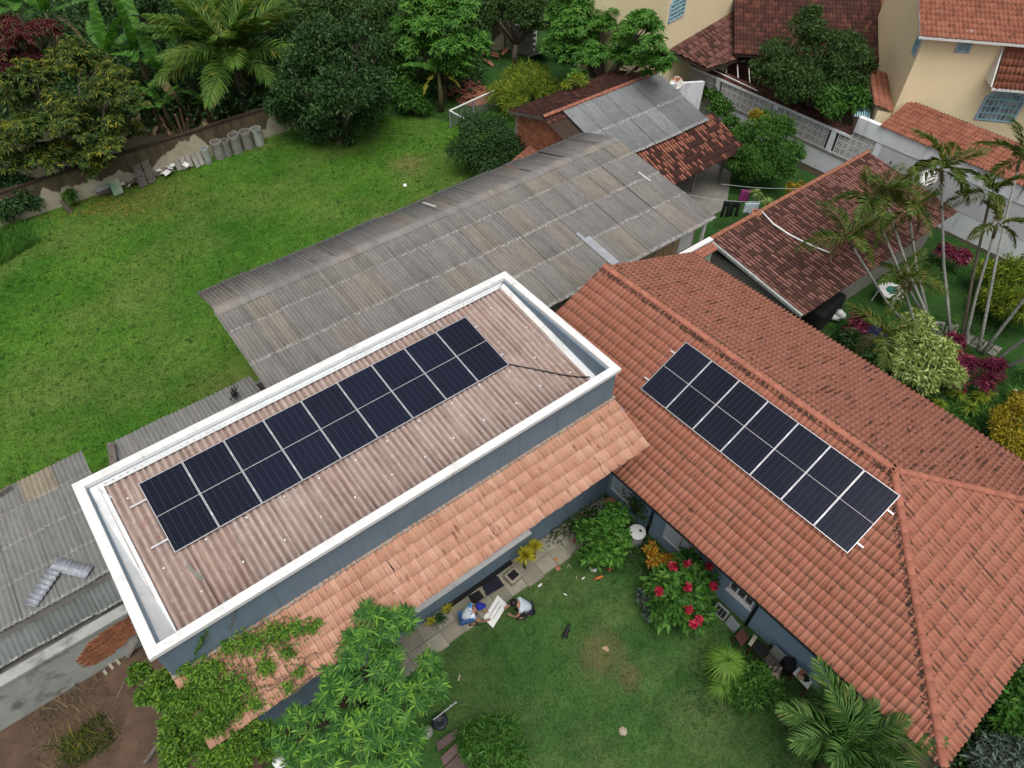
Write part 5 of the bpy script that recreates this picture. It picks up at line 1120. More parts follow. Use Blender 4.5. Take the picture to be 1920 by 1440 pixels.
for (b, t_p, z, lab, nf, s) in AR:
    Bp, Tp = at(*b, 0), at(*t_p, z); o = thing('areca_palm', lab, 'palm', Bp, 'slender palms in the side garden')
    mid = Bp.lerp(Tp, .5)+Vector((0, 0, -.25)); mb = MB(); mb.tube([Bp, Bp.lerp(Tp, .25)+Vector((0, 0, -.1)), mid, Bp.lerp(Tp, .78)+Vector((0, 0, -.12)), Tp], [.085, .07, .062, .058, .05], 8); mb.build('trunk', T['palebark'] if 'dark' not in lab[:15] else T['bark'], o, smooth=True)
    d = (Tp-mid).normalized(); mb = MB(); mb.tube([Tp-d*.5, Tp-d*.1, Tp+d*.1], [.07, .085, .05], 8); mb.build('crownshaft', T['stemgreen'], o, smooth=True)
    palm_crown(o, Tp, am, nf-1, 62, -30, s*.92, ady, az0=random.random()*6)
# ------------------------------------------------------------------ bananas
def banana_leaf(L, W, bend, mat, tear=.35):
    n = 22; Vs, Fs, off = [], [], 0; us = np.linspace(.10, 1, n+1)
    def c(u): return np.array([L*u*(1-.15*bend*u), 0, L*(.15*u-bend*u*u*.55)])
    for sgn in (-1, 1):
        tw = 0
        for i in range(n):
            a, b = us[i], us[i+1]; hw = lambda u: W/2*(math.sin(math.pi*min(1, .06+.94*u))**.55 if u < .97 else .15)
            if random.random() < tear: tw = random.uniform(-.35, .15)
            A, Bq = c(a), c(b-(.006 if random.random() < tear else 0)); lift = .30*W/2
            e = lambda u, q: c(u)+np.array([-.02, sgn*hw(u)*math.cos(tw*.8), lift*hw(u)/(W/2)*.6+hw(u)*math.sin(tw)])
            V = np.array([A, Bq, e(b, 1), e(a, 0)]); F = np.array([(0, 1, 2), (0, 2, 3)] if sgn < 0 else [(0, 2, 1), (0, 3, 2)])
            Vs.append(V); Fs.append(F+off); off += 4
    st = [c(u) for u in np.linspace(0, .98, 8)]; w_ = .022
    V = np.array([p+np.array([0, sx_*w_*(1.1-i/8), -.01]) for i, p in enumerate(st) for sx_ in (-1, 1)]); F = []
    for i in range(7): F += [(2*i, 2*i+1, 2*i+3), (2*i, 2*i+3, 2*i+2)]
    Vs.append(V); Fs.append(np.array(F)+off); me = npmesh('leaf', np.vstack(Vs), np.vstack(Fs), LF[mat]); return me
bl = [banana_leaf(2.3, .62, .35+.25*i, 'banana') for i in range(3)]; blf = banana_leaf(2.4, .6, .15, 'banana', 0); bly = banana_leaf(1.9, .5, .9, 'bananay'); bld = banana_leaf(1.9, .4, 1.6, 'straw', .6)
def banana(lab, c, z, leaves, sc=1.0):
    B = at(*c, z); B.z = 0; o = thing('banana_plant', lab, 'banana plant', B, 'banana plants')
    mb = MB(); mb.tube([B, B+Vector((.05, 0, z*.5)), Vector((B.x, B.y, z))], [.17*sc, .14*sc, .07*sc], 10); mb.build('stem', T['stemgreen'], o, smooth=True)
    for (az, el, me, s) in leaves:
        ob = link('leaf', me, o, Vector((B.x, B.y, z-.05))); ob.rotation_euler = (Matrix.Rotation(R(az), 3, 'Z') @ Matrix.Rotation(-R(el), 3, 'Y') @ Matrix.Rotation(random.gauss(0, .3), 3, 'X')).to_euler(); ob.scale = (s*sc,)*3
rl = lambda n, a0=0: [((a0+i*137.5) % 360, 72-i*11+random.gauss(0, 5), blf if i == 0 else random.choice(bl), random.uniform(.85, 1.15)) for i in range(n)]
banana('tall banana plant with pale upright leaf beside the yellow mango', (200, 100), 3.6, rl(7, 40), 1.45)
banana('tall banana plant with broad upright leaf left of the coconut palm', (255, 95), 3.6, rl(7, 150), 1.55)
banana('banana plant with bright single leaf next to the coconut fronds', (300, 130), 3.0, rl(6, 100)+[(250, -20, bld, 1)], 1.35)
banana('small banana plant on the wall edge under the coconut palm', (306, 200), 1.5, rl(6, 200), .95)
banana('banana plant half hidden low in the yellow mango foliage', (190, 195), 3.2, rl(4, 60), .8)
banana('banana plant at the top left picture corner', (30, 15), 5.0, rl(7, 80), 1.6)
banana('banana plant behind the red-leaved tree', (85, 25), 4.6, rl(6, 10)+[(330, -10, bld, 1)], 1.5)
banana('banana plant with yellowed lower leaves below the bright tree', (822, 135), 2.6, rl(5, 120)+[(190, -5, bly, .9), (300, 0, bly, .8), (60, -10, bl[1], 1)], 1.15)
banana('banana plant deep in shade right of the coconut trunk', (390, 195), 1.4, rl(5, 20), .8)
o = thing('dry_banana_thicket', 'brown dry banana stems and dead leaves behind the stained wall', 'dead leaves', at(285, 255, 0)+Vector((0, 1.2, 0)))
for k in range(26):
    P = at(random.uniform(225, 400), random.uniform(215, 262), 0); P.y = max(P.y, 41.9); ob = link('dead_leaf', bld, o, P+Vector((0, 0, random.uniform(.3, 1.3)))); ob.rotation_euler = (random.gauss(0, .5), random.uniform(.1, 1.0), random.random()*6.28); ob.scale = (random.uniform(.5, .9),)*3
for k in range(16):
    mb = MB(); P = at(random.uniform(225, 400), random.uniform(230, 262), 0); P.y = max(P.y, 41.8); mb.tube([P, P+Vector((random.gauss(0, .3), random.gauss(0, .2), random.uniform(.8, 1.8)))], [.1, .06], 6); mb.build('dry_stem', T['dry'], o)
# ------------------------------------------------------------------ trees and shrubs
plant('mango_tree', 'wide mango tree with yellow-tipped leaves behind the stained wall', 'tree', [(60, 170, 5, 70), (150, 130, 5.5, 70), (205, 185, 5, 68), (120, 235, 4, 85), (35, 255, 4, 70), (195, 265, 3, 62), (100, 300, 2.6, 55), (15, 310, 2.6, 50), (165, 300, 2.3, 45), (235, 240, 2.8, 35)], 30000, .26, .07, 'mango', 'rosette', trad=.25, droop=.32, k=7)
plant('red_leaf_tree', 'tree with dark red young leaves at the left picture edge', 'tree', [(25, 70, 7, 52), (15, 125, 6, 42), (80, 60, 7, 34), (50, 110, 6, 35)], 9000, .30, .07, 'redleaf', 'rosette', trad=.2, droop=.45, k=7)
plant('dark_tree', 'large dense dark green tree at the end of the stained wall', 'tree', [(600, 100, 5, 80), (670, 95, 5.5, 68), (560, 165, 3.6, 68), (640, 175, 3.8, 78), (695, 150, 4, 45), (600, 222, 1.9, 58), (530, 205, 2, 42), (680, 215, 1.6, 42), (555, 225, 1.4, 35), (650, 240, .9, 38), (595, 248, .8, 36), (708, 195, 1.4, 34)], 26000, .24, .09, 'dark', trad=.25)
plant('dark_tree', 'dark tree crown at the top edge above the big dark tree', 'tree', [(640, 15, 4.6, 65), (705, 35, 4.4, 58), (570, 30, 4.6, 50), (732, 85, 3.2, 48), (735, 140, 1.6, 40)], 13000, .26, .1, 'dark2', trad=.25)
plant('dark_tree', 'shadowy tree behind the coconut palm at the top edge', 'tree', [(330, 15, 4, 60), (250, 10, 4, 55), (480, 10, 4.5, 55), (540, 60, 4, 40), (180, 15, 4, 40), (400, 20, 4, 45)], 14000, .26, .1, 'dark', trad=.25)
plant('bright_tree', 'bright green broad-leaved tree left of the tall pole', 'tree', [(790, 25, 5, 62), (860, 35, 5, 58), (830, 85, 4, 62), (885, 85, 3.6, 42), (775, 90, 3.6, 38), (840, 125, 2.7, 42), (760, 55, 4, 38), (870, 135, 2, 30)], 15000, .36, .13, 'bright', 'rosette', trad=.2, k=6, droop=.2)
plant('dark_tree', 'dark foliage over the block enclosure at the top edge', 'tree', [(930, 12, 3.6, 42), (985, 12, 3.8, 48), (1015, 30, 3.4, 38), (915, 42, 2.8, 28), (990, 45, 3.0, 20)], 9000, .26, .09, 'dark2', trad=.2)
plant('bright_tree', 'large bright green tree above the brick house roof', 'tree', [(1080, 60, 4.6, 58), (1140, 35, 5.2, 68), (1200, 60, 5, 55), (1095, 110, 3.6, 58), (1170, 110, 4.6, 50), (1228, 85, 7.0, 36), (1205, 50, 6.8, 46), (1245, 115, 6.4, 26), (1210, 120, 5.6, 36), (1045, 95, 3.2, 40), (1100, 10, 5.6, 55), (1060, 20, 5, 40)], 27000, .32, .11, 'bright', 'rosette', trad=.25, k=6, droop=.2)
plant('dark_tree', 'tall dark green tree beyond the pierced white wall', 'tree', [(1510, 50, 6.5, 45), (1462, 100, 5.2, 50), (1530, 90, 5.6, 60), (1590, 105, 5.4, 48), (1438, 140, 4.4, 42), (1500, 150, 4.6, 58), (1570, 150, 4.6, 52), (1618, 130, 4.6, 32), (1480, 175, 3.9, 40), (1600, 80, 5.4, 30)], 22000, .22, .07, 'dark2', trad=.22)
plant('shrub', 'light green leafy shrub before the tall dark tree behind the pierced wall', 'shrub', [(1555, 178, 4.0, 34), (1600, 190, 4.0, 28), (1565, 208, 3.8, 22), (1545, 155, 4.2, 24)], 6000, .26, .11, 'mid', trad=.08)
plant('round_tree', 'round olive-green tree between brick house porch and pierced wall', 'tree', [(1430, 258, 2.7, 58), (1392, 255, 2.5, 34), (1470, 285, 2.4, 46), (1420, 305, 1.9, 50), (1462, 322, 1.6, 40), (1440, 228, 2.8, 28), (1395, 300, 1.9, 35)], 22000, .17, .055, 'mid', trad=.12)
plant('shrub', 'yellow flowering tuft on top of the round olive-green tree', 'shrub', [(1424, 222, 3.0, 20)], 900, .16, .06, 'gold', trad=False)
plant('shrub', 'wild climbing weeds at the foot of the pierced wall', 'shrub', [(1312, 178, 1.5, 18), (1350, 205, 1.6, 24), (1368, 232, 1.3, 18), (1340, 180, 1.8, 14)], 2600, .22, .1, 'mid', trad=.03)
plant('shrub', 'small golden bush beside the dark brown roof edge', 'shrub', [(1492, 355, 1.2, 18), (1482, 368, .9, 12)], 1800, .13, .05, 'gold', trad=.03)
plant('round_bush', 'dark round bush against the back eave of the long shed', 'bush', [(905, 255, 1.8, 52), (878, 285, 1.4, 42), (945, 285, 1.5, 48), (905, 308, 1.1, 42), (970, 290, 1.2, 28)], 17000, .17, .06, 'dark', trad=.1)
plant('shrub', 'feathery yellow-green shrub behind the tile heap', 'shrub', [(985, 155, 1.3, 42), (945, 178, 1.0, 34), (1020, 165, 1.3, 32), (965, 200, .8, 24)], 7500, .42, .035, 'yellowgreen', trad=.05, droop=.1)
plant('shrub', 'bright yellow branch hanging over the blackened brick house roof', 'shrub', [(1085, 152, 4.2, 14), (1062, 160, 4.0, 10)], 500, .3, .05, 'yellowgreen', trad=.03)
plant('shrub', 'leafy green shrub under the bright tree at the lawn edge', 'shrub', [(768, 185, 1.0, 32), (742, 155, 1.4, 26), (790, 200, .6, 20), (755, 130, 2, 24)], 4500, .28, .11, 'mid', trad=.05)
plant('shrub', 'green shrub at the left end of the stained wall', 'shrub', [(35, 365, 1.0, 42), (62, 380, .6, 24), (12, 395, .8, 28), (5, 345, 1.2, 30)], 7000, .24, .08, 'dark', trad=.06)
plant('shrub', 'small green plant growing from the leaning stump', 'shrub', [(130, 368, .6, 11)], 500, .25, .09, 'mid', trad=.02)
plant('yard_tree', 'light green tree with star-shaped leaf clusters in the near garden', 'tree', [(705, 1178, 5.9, 48), (752, 1165, 5.8, 34), (668, 1230, 5.6, 42), (730, 1245, 5.4, 50), (640, 1310, 5.2, 62), (722, 1310, 5.3, 66), (790, 1300, 4.7, 46), (560, 1385, 4.8, 66), (670, 1390, 4.9, 70), (760, 1390, 4.6, 56), (600, 1440, 4.6, 70), (720, 1450, 4.4, 60), (800, 1245, 4.2, 30)], 4600, .26, .055, 'star', 'rosette', trad=.1, k=11, droop=.14, nsub=20, subr=.32, upr=1.8, lift=.22, base=at(690, 1330, 0))
plant('shrub', 'yellow-green small-leaved shrub at the near left house corner', 'shrub', [(375, 1300, 5.9, 44), (340, 1330, 5.6, 50), (300, 1290, 4.8, 40), (400, 1350, 5.7, 50), (440, 1395, 5.2, 52), (340, 1400, 4.4, 56), (480, 1390, 4.8, 44), (262, 1262, 4.0, 26), (410, 1450, 4.4, 60), (430, 1320, 5.8, 26)], 30000, .115, .045, 'vine', trad=.05, nsub=22, subr=.26, frag=2, base=at(380, 1440, 0))
plant('shrub', 'fern-like green shrub on the near lawn edge', 'shrub', [(930, 1375, .7, 42), (890, 1390, .6, 30), (905, 1420, .5, 36), (960, 1420, .4, 28)], 5000, .24, .05, 'mid', trad=.04)
plant('shrub', 'leggy bright green shrub with red blooms in the courtyard corner', 'shrub', [(1135, 1000, 1.4, 36), (1112, 1035, 1.0, 30), (1152, 962, 1.6, 24), (1100, 992, 1.1, 22), (1140, 1035, .9, 28), (1165, 1010, 1.0, 20)], 2300, .24, .12, 'bright', trad=.04, nsub=16, subr=.30)
plant('flowering_bush', 'dark green bush with big red flower heads by the blue wall', 'bush', [(1275, 1100, 1.3, 52), (1255, 1140, 1.0, 40), (1310, 1092, 1.2, 36), (1238, 1095, 1.0, 30), (1300, 1150, .9, 34), (1290, 1060, 1.3, 26)], 2900, .32, .14, 'mid', trad=.05, upb=.9, nsub=15, subr=.32)
plant('croton', 'orange and yellow croton beside the red-flowered bush', 'shrub', [(1232, 1050, .9, 18), (1255, 1055, .8, 16), (1222, 1030, .9, 12), (1240, 1068, .7, 14)], 1000, .17, .06, 'croton', trad=.03)
plant('shrub', 'low leafy shrub with pale flowers beside the spiky rosette plant', 'shrub', [(1412, 1292, .8, 34), (1390, 1310, .6, 24), (1440, 1300, .7, 26), (1425, 1265, .9, 18)], 3000, .22, .07, 'mid', trad=.03)
plant('shrub', 'grey-green small shrub before the red-flowered bush', 'shrub', [(1215, 1120, .5, 22), (1225, 1150, .4, 20)], 1500, .12, .05, 'silver', trad=.02)
plant('shrub', 'silvery shrub at the near right picture corner', 'shrub', [(1880, 1425, .8, 40), (1850, 1440, .7, 34), (1915, 1410, .9, 30)], 3200, .24, .05, 'silver', trad=.04)
plant('shrub', 'green lobed shrub right of the roof eave at the picture edge', 'shrub', [(1910, 1330, 1.0, 30), (1905, 1370, .8, 28), (1925, 1290, .9, 26)], 2200, .26, .11, 'mid', trad=.04)
plant('shrub', 'light yellow-green variegated shrub behind the terracotta roof', 'shrub', [(1730, 655, 1.7, 50), (1692, 680, 1.4, 38), (1762, 700, 1.3, 42), (1722, 612, 2.0, 34), (1690, 645, 1.7, 30), (1720, 705, 1.2, 40), (1770, 655, 1.6, 26)], 9000, .22, .075, 'lime', trad=.06)
plant('shrub', 'golden rounded shrub at the right picture edge', 'shrub', [(1905, 785, 1.1, 40), (1880, 815, .9, 34), (1915, 840, .8, 32), (1915, 755, 1.0, 24)], 7000, .14, .05, 'gold', trad=.04)
plant('shrub', 'dark bamboo-like shrub along the boundary wall', 'shrub', [(1895, 520, 1.4, 42), (1870, 560, 1.0, 34), (1912, 580, 1.2, 40), (1850, 515, 1.1, 26)], 5000, .34, .06, 'yellowgreen', trad=.04, droop=.35)
plant('shrub', 'dark green low shrub between roof eave and light shrub', 'shrub', [(1625, 660, .9, 30), (1595, 640, .8, 24), (1650, 690, .7, 26)], 4000, .2, .07, 'dark', trad=.04)
for lab, sp in (('burgundy cordyline cluster right of the light green shrub', [(1805, 690, .9, 22), (1790, 712, .8, 18), (1775, 690, .7, 16)]), ('burgundy cordyline farther right beside the palm bases', [(1862, 690, .9, 20), (1850, 715, .8, 16)]), ('burgundy cordyline next to the navy tarpaulin', [(1612, 602, .9, 14), (1600, 625, .8, 14)]), ('burgundy cordyline by the boundary wall foot', [(1795, 482, .8, 16), (1770, 470, .8, 12)]), ('small burgundy plant among the pale palm trunks', [(1790, 640, .5, 9)]), ('small red-leaved plant at the eave beside the light shrub', [(1652, 665, .6, 11)])):
    plant('cordyline', lab, 'plant', sp, 520, .42, .07, 'burgundy', 'rosette', trunk=False, k=9, group='burgundy cordylines', crown='leaves')
def rosette(name, lab, px, py, z, n, L, W, mat, droop=.5, up=.2, cat='plant', stem=True):
    P = at(px, py, z); o = thing(name, lab, cat, (P.x, P.y, 0)); d = sph(n); d[:, 2] = np.abs(d[:, 2])*1.2+up-.35*RNG.random(n); d = unit(d)
    Vs, Fs, off = [], [], 0; seg = 4; C = np.tile(np.array(P), (n, 1)) + d*.04; ll = L*RNG.uniform(.75, 1.1, n)
    side = unit(np.cross(d, np.array([0, 0, 1.0]))+1e-6); prevL = None; rows = []
    for i in range(seg+1):
        u = i/seg; p = C + d*(ll*u)[:, None] + np.array([0, 0, -1.0])*(ll*droop*u*u)[:, None]; w_ = W*(1-u)**.6*(.6+.4*math.sin(3.1*min(1, u+.2)))/2
        rows += [p-side*w_, p+side*w_]
    V = np.stack(rows, 1).reshape(-1, 3); m_ = 2*(seg+1); b = (np.arange(n)*m_)[:, None]; F = np.concatenate([np.concatenate([b+np.array([2*i, 2*i+1, 2*i+3]), b+np.array([2*i, 2*i+3, 2*i+2])], 0) for i in range(seg)], 0)
    link('leaves', npmesh('leaves', V-np.array(P), F, LF[mat]), o, P)
    if stem: mb = MB(); mb.tube([(P.x, P.y, 0), P], [.06, .05], 7); mb.build('stem', T['bark'], o, smooth=True)
    return o
rosette('dracaena', 'round spiky lime green rosette plant by the junk along the wall', 1364, 1240, 1.15, 520, .80, .032, 'spiky', .8, .45)
rosette('dracaena', 'smaller spiky rosette drooping under the round lime green one', 1354, 1288, .65, 200, .62, .028, 'spiky', .8, .4)
rosette('strappy_plant', 'thin arching strap-leaved plant before the croton', 1205, 1062, .25, 90, .75, .02, 'dark2', .7, .3, stem=False)
rosette('spiky_plant', 'pale spiky plant by the chimney pot, taller stem', 1418, 362, 1.9, 60, .5, .03, 'lime', .5)
rosette('spiky_plant', 'pale spiky plant by the chimney pot, shorter stem', 1440, 380, 1.7, 70, .55, .03, 'lime', .5)
rosette('croton', 'yellow croton in a square pot on the patio', 985, 1042, .9, 130, .42, .07, 'crotony', .35, .2)
rosette('croton', 'yellow croton beside the patio edge, nearer the corner', 1003, 1025, .8, 90, .36, .06, 'crotony', .35, .2)
rosette('croton', 'little yellow plant at the wall behind the crouching man in the cap', 838, 1142, .35, 40, .26, .04, 'crotony', .4, .2)
rosette('croton', 'little yellow plant at the wall next to the grey pot', 808, 1165, .35, 36, .24, .04, 'crotony', .4, .2)
for k, (px, py) in enumerate(((1795, 740), (1835, 745), (1820, 765), (1760, 760), (1850, 740))): rosette('lily', ['yellow-green strap lily left of the burgundy plants', 'yellow-green strap lily under the burgundy plants', 'strap lily nearest the roof below the burgundy plants', 'strap lily closest to the light green shrub', 'strap lily at the far side under the red blooms'][k], px, py, .3, 60, .6, .04, 'yellowgreen', .6, .2, stem=False)
rosette('lily', 'green strap plant with white blooms near the golden shrub', 1900, 735, .35, 60, .7, .04, 'mid', .6, .2, stem=False)
# flower heads
def heads(lab, pts, r, n, parent_name='flower_head', mat='flower', cat='flowers'):
    for k, (px, py, z) in enumerate(pts):
        P = at(px, py, z); d = sph(n); d[:, 2] = np.abs(d[:, 2]); rr = r*mpp(P); V, F = leaf_arrays(np.array(P)+d*rr*.6*RNG.random((n, 1)), d, sph(n)*.6+d*.5, rr*.7, rr*.45); yield V, F
def flowers(name, lab, pts, r, n, mat='flower'):
    Vs, Fs, off = [], [], 0
    for V, F in heads(lab, pts, r, n): Vs.append(V); Fs.append(F+off); off += len(V)
    V = np.vstack(Vs); org = V.mean(0); return npmesh(name, V-org, np.vstack(Fs), LF[mat]), org
def child_flowers(lab_part, name, pts, r, n, mat='flower'):
    host = [o for o in bpy.data.objects if o.get('label') == lab_part][0]
    for p in pts:
        me, org = flowers(name, '', [p], r, n, mat); link(name, me, host, org)
child_flowers('dark green bush with big red flower heads by the blue wall', 'flower_head', [(1236, 1108, 1.75), (1290, 1102, 2.15), (1262, 1062, 2.0), (1288, 1058, 2.0), (1339, 1098, 1.75), (1330, 1062, 1.75), (1300, 1172, 1.45), (1310, 1162, 1.45), (1292, 1143, 1.75)], 10, 90)
child_flowers('leggy bright green shrub with red blooms in the courtyard corner', 'flower_head', [(1116, 1003, 1.2), (1077, 1014, .7), (1143, 1066, .7), (1111, 1053, .9), (1131, 1052, 1.0), (1105, 1060, .6)], 5, 30)
child_flowers('burgundy cordyline cluster right of the light green shrub', 'flower_head', [(1822, 668, .9), (1808, 735, .6), (1880, 705, .8), (1800, 660, .9)], 5, 30)
child_flowers('green strap plant with white blooms near the golden shrub', 'flower_head', [(1903, 732, .7), (1908, 740, .7), (1828, 724, .6), (1835, 722, .6)], 4, 20, 'white')
child_flowers('low leafy shrub with pale flowers beside the spiky rosette plant', 'flower_head', [(1405, 1325, .7), (1418, 1312, .9), (1452, 1310, .8), (1390, 1330, .6)], 3, 14, 'white')
# vine over the awning
def awn_pt(px, py, lift=.0):
    n_ = aw_u.cross(Vector((1, 0, 0))).normalized(); n_ = n_ if n_.z > 0 else -n_; return onp(px, py, AW_T, n_) + n_*lift, n_
vn = thing('vine', 'green vine with brown stems creeping over the near end of the tiled awning', 'vine', awn_pt(480, 1230)[0])
C = []; blobs = [(400, 1255, 34), (470, 1205, 34), (520, 1190, 30), (556, 1180, 24), (445, 1290, 36), (500, 1250, 22), (395, 1295, 38), (425, 1330, 34), (540, 1225, 18), (585, 1180, 14), (480, 1320, 20), (370, 1270, 24), (350, 1255, 20), (430, 1215, 22), (540, 1290, 16), (560, 1262, 14), (600, 1168, 10), (480, 1150, 10), (474, 1135, 8)]
for (px, py, r_) in blobs:
    for k in range(int(r_*r_*.46)):
        a = random.random()*6.28; q = abs(random.gauss(0, .6)); P, n_ = awn_pt(px+math.cos(a)*r_*q, py+math.sin(a)*r_*q*.8, random.uniform(.05, .32)); C.append(P)
C = np.array([list(p) for p in C]); V, F = leaf_arrays(C, np.tile([0, -.2, 1.0], (len(C), 1))+RNG.normal(0, .5, (len(C), 3)), sph(len(C))*np.array([1, 1, .5]), RNG.uniform(.07, .14, len(C)), .045)
org = V.mean(0); link('leaves', npmesh('leaves', V-org, F, LF['vine']), vn, org)
mb = MB()
for k in range(34):
    px, py = random.uniform(400, 560), random.uniform(1180, 1310); a = random.gauss(-.9, .6); pts = []
    for i in range(6): pts.append(awn_pt(px+math.cos(a)*i*10+random.gauss(0, 3), py+math.sin(a)*i*10+random.gauss(0, 3), .07+.12*math.sin(i*.6))[0])
    mb.tube(pts, [.013]*6, 4)
for (x0, y0, x1, y1) in ((365, 1228, 388, 1185), (430, 1180, 445, 1130)):
    a, b = [onp(*p, (0, HY0+i_-.03, 0), (0, 1, 0)) for p in ((x0, y0), (x1, y1))]; mb.tube([a, a.lerp(b, .5)+Vector((.04, 0, 0)), b], .012, 4)
mb.build('stem', T['dry'], vn)
C = np.array([list(onp(365+23*u+random.gauss(0, 2), 1228-43*u+random.gauss(0, 2), (0, HY0+i_-.05, 0), (0, 1, 0))) for u in np.linspace(0, 1, 40)]); V, F = leaf_arrays(C, np.tile([0, -1.0, .4], (40, 1))+RNG.normal(0, .4, (40, 3)), sph(40), .1, .06); org = V.mean(0); link('wall_shoot', npmesh('wall_shoot', V-org, F, LF['mid']), vn, org)
# ------------------------------------------------------------------ masses nobody could count
def stuff_mesh(name, V, F, mat, label, cat):
    org = V.mean(0); o = link(name, npmesh(name, V-org, F, mat), None, org); o['kind'] = 'stuff'; tag(o, label, cat); return o
def blades(poly, n, h, wd, zoff=0):
    xs_ = [p[0] for p in poly]; ys_ = [p[1] for p in poly]; Pn = np.stack([RNG.uniform(min(xs_), max(xs_), n*2), RNG.uniform(min(ys_), max(ys_), n*2)], -1)
    ins = np.zeros(len(Pn), bool); m_ = len(poly)
    for i in range(m_):
        (x0, y0), (x1, y1) = poly[i], poly[(i+1) % m_]; c = ((y0 > Pn[:, 1]) != (y1 > Pn[:, 1])) & (Pn[:, 0] < (x1-x0)*(Pn[:, 1]-y0)/(y1-y0+1e-12)+x0); ins ^= c
    Pn = Pn[ins][:n]; k = len(Pn); hh = h*RNG.uniform(.5, 1.4, k); a = RNG.uniform(0, 6.28, k); le = RNG.normal(0, .6, (k, 2))*hh[:, None]
    b0 = np.stack([Pn[:, 0]+np.cos(a)*wd/2, Pn[:, 1]+np.sin(a)*wd/2, np.full(k, zoff)], -1); b1 = np.stack([Pn[:, 0]-np.cos(a)*wd/2, Pn[:, 1]-np.sin(a)*wd/2, np.full(k, zoff)], -1); tp_ = np.stack([Pn[:, 0]+le[:, 0], Pn[:, 1]+le[:, 1], zoff+hh], -1)
    V = np.stack([b0, b1, tp_], 1).reshape(-1, 3); F = np.arange(3*k).reshape(-1, 3); return V, F
V, F = blades([(-12, 21), (3.5, 21), (3.5, 24.7), (24, 24.7), (28, 36), (20, 40.8), (-12, 41.1)], 170000, .08, .03); stuff_mesh('grass', V, F, T['lawn'], 'mown green grass of the large back lawn', 'grass')
V, F = blades([(2, -4), (12.1, -4), (12.1, 8.2), (2, 8.2)], 70000, .06, .02); stuff_mesh('grass', V, F, T['yard'], 'darker mown grass of the courtyard', 'grass')
def weeds(poly, n, lab, mat, r=.09):
    V0, _ = blades(poly, n, .01, .01); C0_ = V0.reshape(-1, 3, 3)[:, 0]; m_ = len(C0_); kk = 12; C = np.repeat(C0_, kk, 0); d = sph(m_*kk)*np.array([1, 1, .25])+np.array([0, 0, .25])
    V, F = leaf_arrays(C, np.tile([0, 0, 1.0], (m_*kk, 1))+RNG.normal(0, .3, (m_*kk, 3)), d, np.repeat(RNG.uniform(.5, 1.6, m_)*r, kk), .028); stuff_mesh('weeds', V, F, LF[mat], lab, 'weeds')
weeds([(-12, 22), (3.3, 22), (3.3, 25.2), (23.5, 25.2), (23, 36), (17, 40.5), (-12, 40.8)], 1500, 'little weed tufts dotted over the back lawn', 'mid', .11)
weeds([(2.2, -3), (12, -3), (12, 8), (2.2, 8)], 420, 'little weed tufts dotted over the courtyard grass', 'mid', .07)
C = np.array([list(at(RNG.uniform(1480, 1960), RNG.uniform(470, 900), 0)) for _ in range(9000)]); C = C[(C[:, 0] > 22.6) & (C[:, 0] < 37.6) & ~((C[:, 1] > 9.6) & (C[:, 0] < 36.3))]
keep = (np.sin(C[:, 0]*1.7)+np.sin(C[:, 1]*1.3+C[:, 0]*.6)+RNG.normal(0, .6, len(C))) > .35; C = C[keep]
V, F = leaf_arrays(C+np.stack([RNG.normal(0, .1, len(C)), RNG.normal(0, .1, len(C)), RNG.uniform(.02, .3, len(C))], -1), np.tile([0, 0, 1.0], (len(C), 1))+RNG.normal(0, .5, (len(C), 3)), sph(len(C))+np.array([0, 0, .4]), RNG.uniform(.2, .45, len(C)), .06); stuff_mesh('undergrowth', V, F, LF['mid'], 'low green ground cover in the side garden', 'undergrowth')
def mass(label, pix, n, L, W, mat):
    C = []
    for (x0, x1, y0, y1, z0, z1, f) in pix:
        for _ in range(int(n*f)):
            P = at(random.uniform(x0, x1), random.uniform(y0, y1), 0); C.append((P.x+random.gauss(0, .5), max(P.y, 41.6 if x1 <= 560 else -99)+abs(random.gauss(0, .3)), random.uniform(z0, z1)))
    C = np.array(C); k = len(C); V, F = leaf_arrays(C, np.tile([0, 0, 1.0], (k, 1))+RNG.normal(0, .5, (k, 3)), sph(k), RNG.uniform(.6, 1.3, k)*L, W); stuff_mesh('undergrowth', V, F, LF[mat], label, 'undergrowth')
mass('shaded undergrowth behind the stained wall', [(0, 560, -80, 250, 0, 2.2, .55), (560, 900, -60, 190, 0, 1.0, .25), (860, 1060, -60, 60, 0, 2.5, .25)], 60000, .4, .16, 'dark')
mass('dark bushes round the near right roof corner', [(1790, 1960, 1290, 1480, 0, .6, .6), (1820, 2000, 1250, 1400, 0, .5, .4)], 5000, .2, .08, 'dark')
mass('low plants along the courtyard wall foot', [(1050, 1120, 965, 1010, .02, .35, .3), (1160, 1215, 1020, 1060, .02, .3, .2), (1330, 1480, 1230, 1330, .02, .2, .25), (1480, 1620, 1330, 1440, .02, .4, .25)], 3200, .14, .05, 'dark2')
C = np.array([list(at(random.gauss(190, 70), random.gauss(385, 14), .03)) for _ in range(700)]+[list(at(random.uniform(0, 850), random.uniform(250, 480), .03)) for _ in range(260)]); C = C[C[:, 1] < 41.1]; k = len(C)
V, F = leaf_arrays(C, np.tile([0, 0, 1.0], (k, 1))+RNG.normal(0, .25, (k, 3)), sph(k)*np.array([1, 1, .1]), RNG.uniform(.08, .17, k), .06, droop=.02); stuff_mesh('fallen_leaves', V, F, LF['litter'], 'scattered yellow fallen leaves on the lawn by the wall', 'leaves')
V, F = blades([(-4.5, 40.5), (-2.6, 37.8), (-.6, 38.6), (-.8, 40.9)], 5000, .35, .03); stuff_mesh('tall_grass', V, F, LF['bright'], 'tall bright grass tuft at the left lawn edge', 'grass')
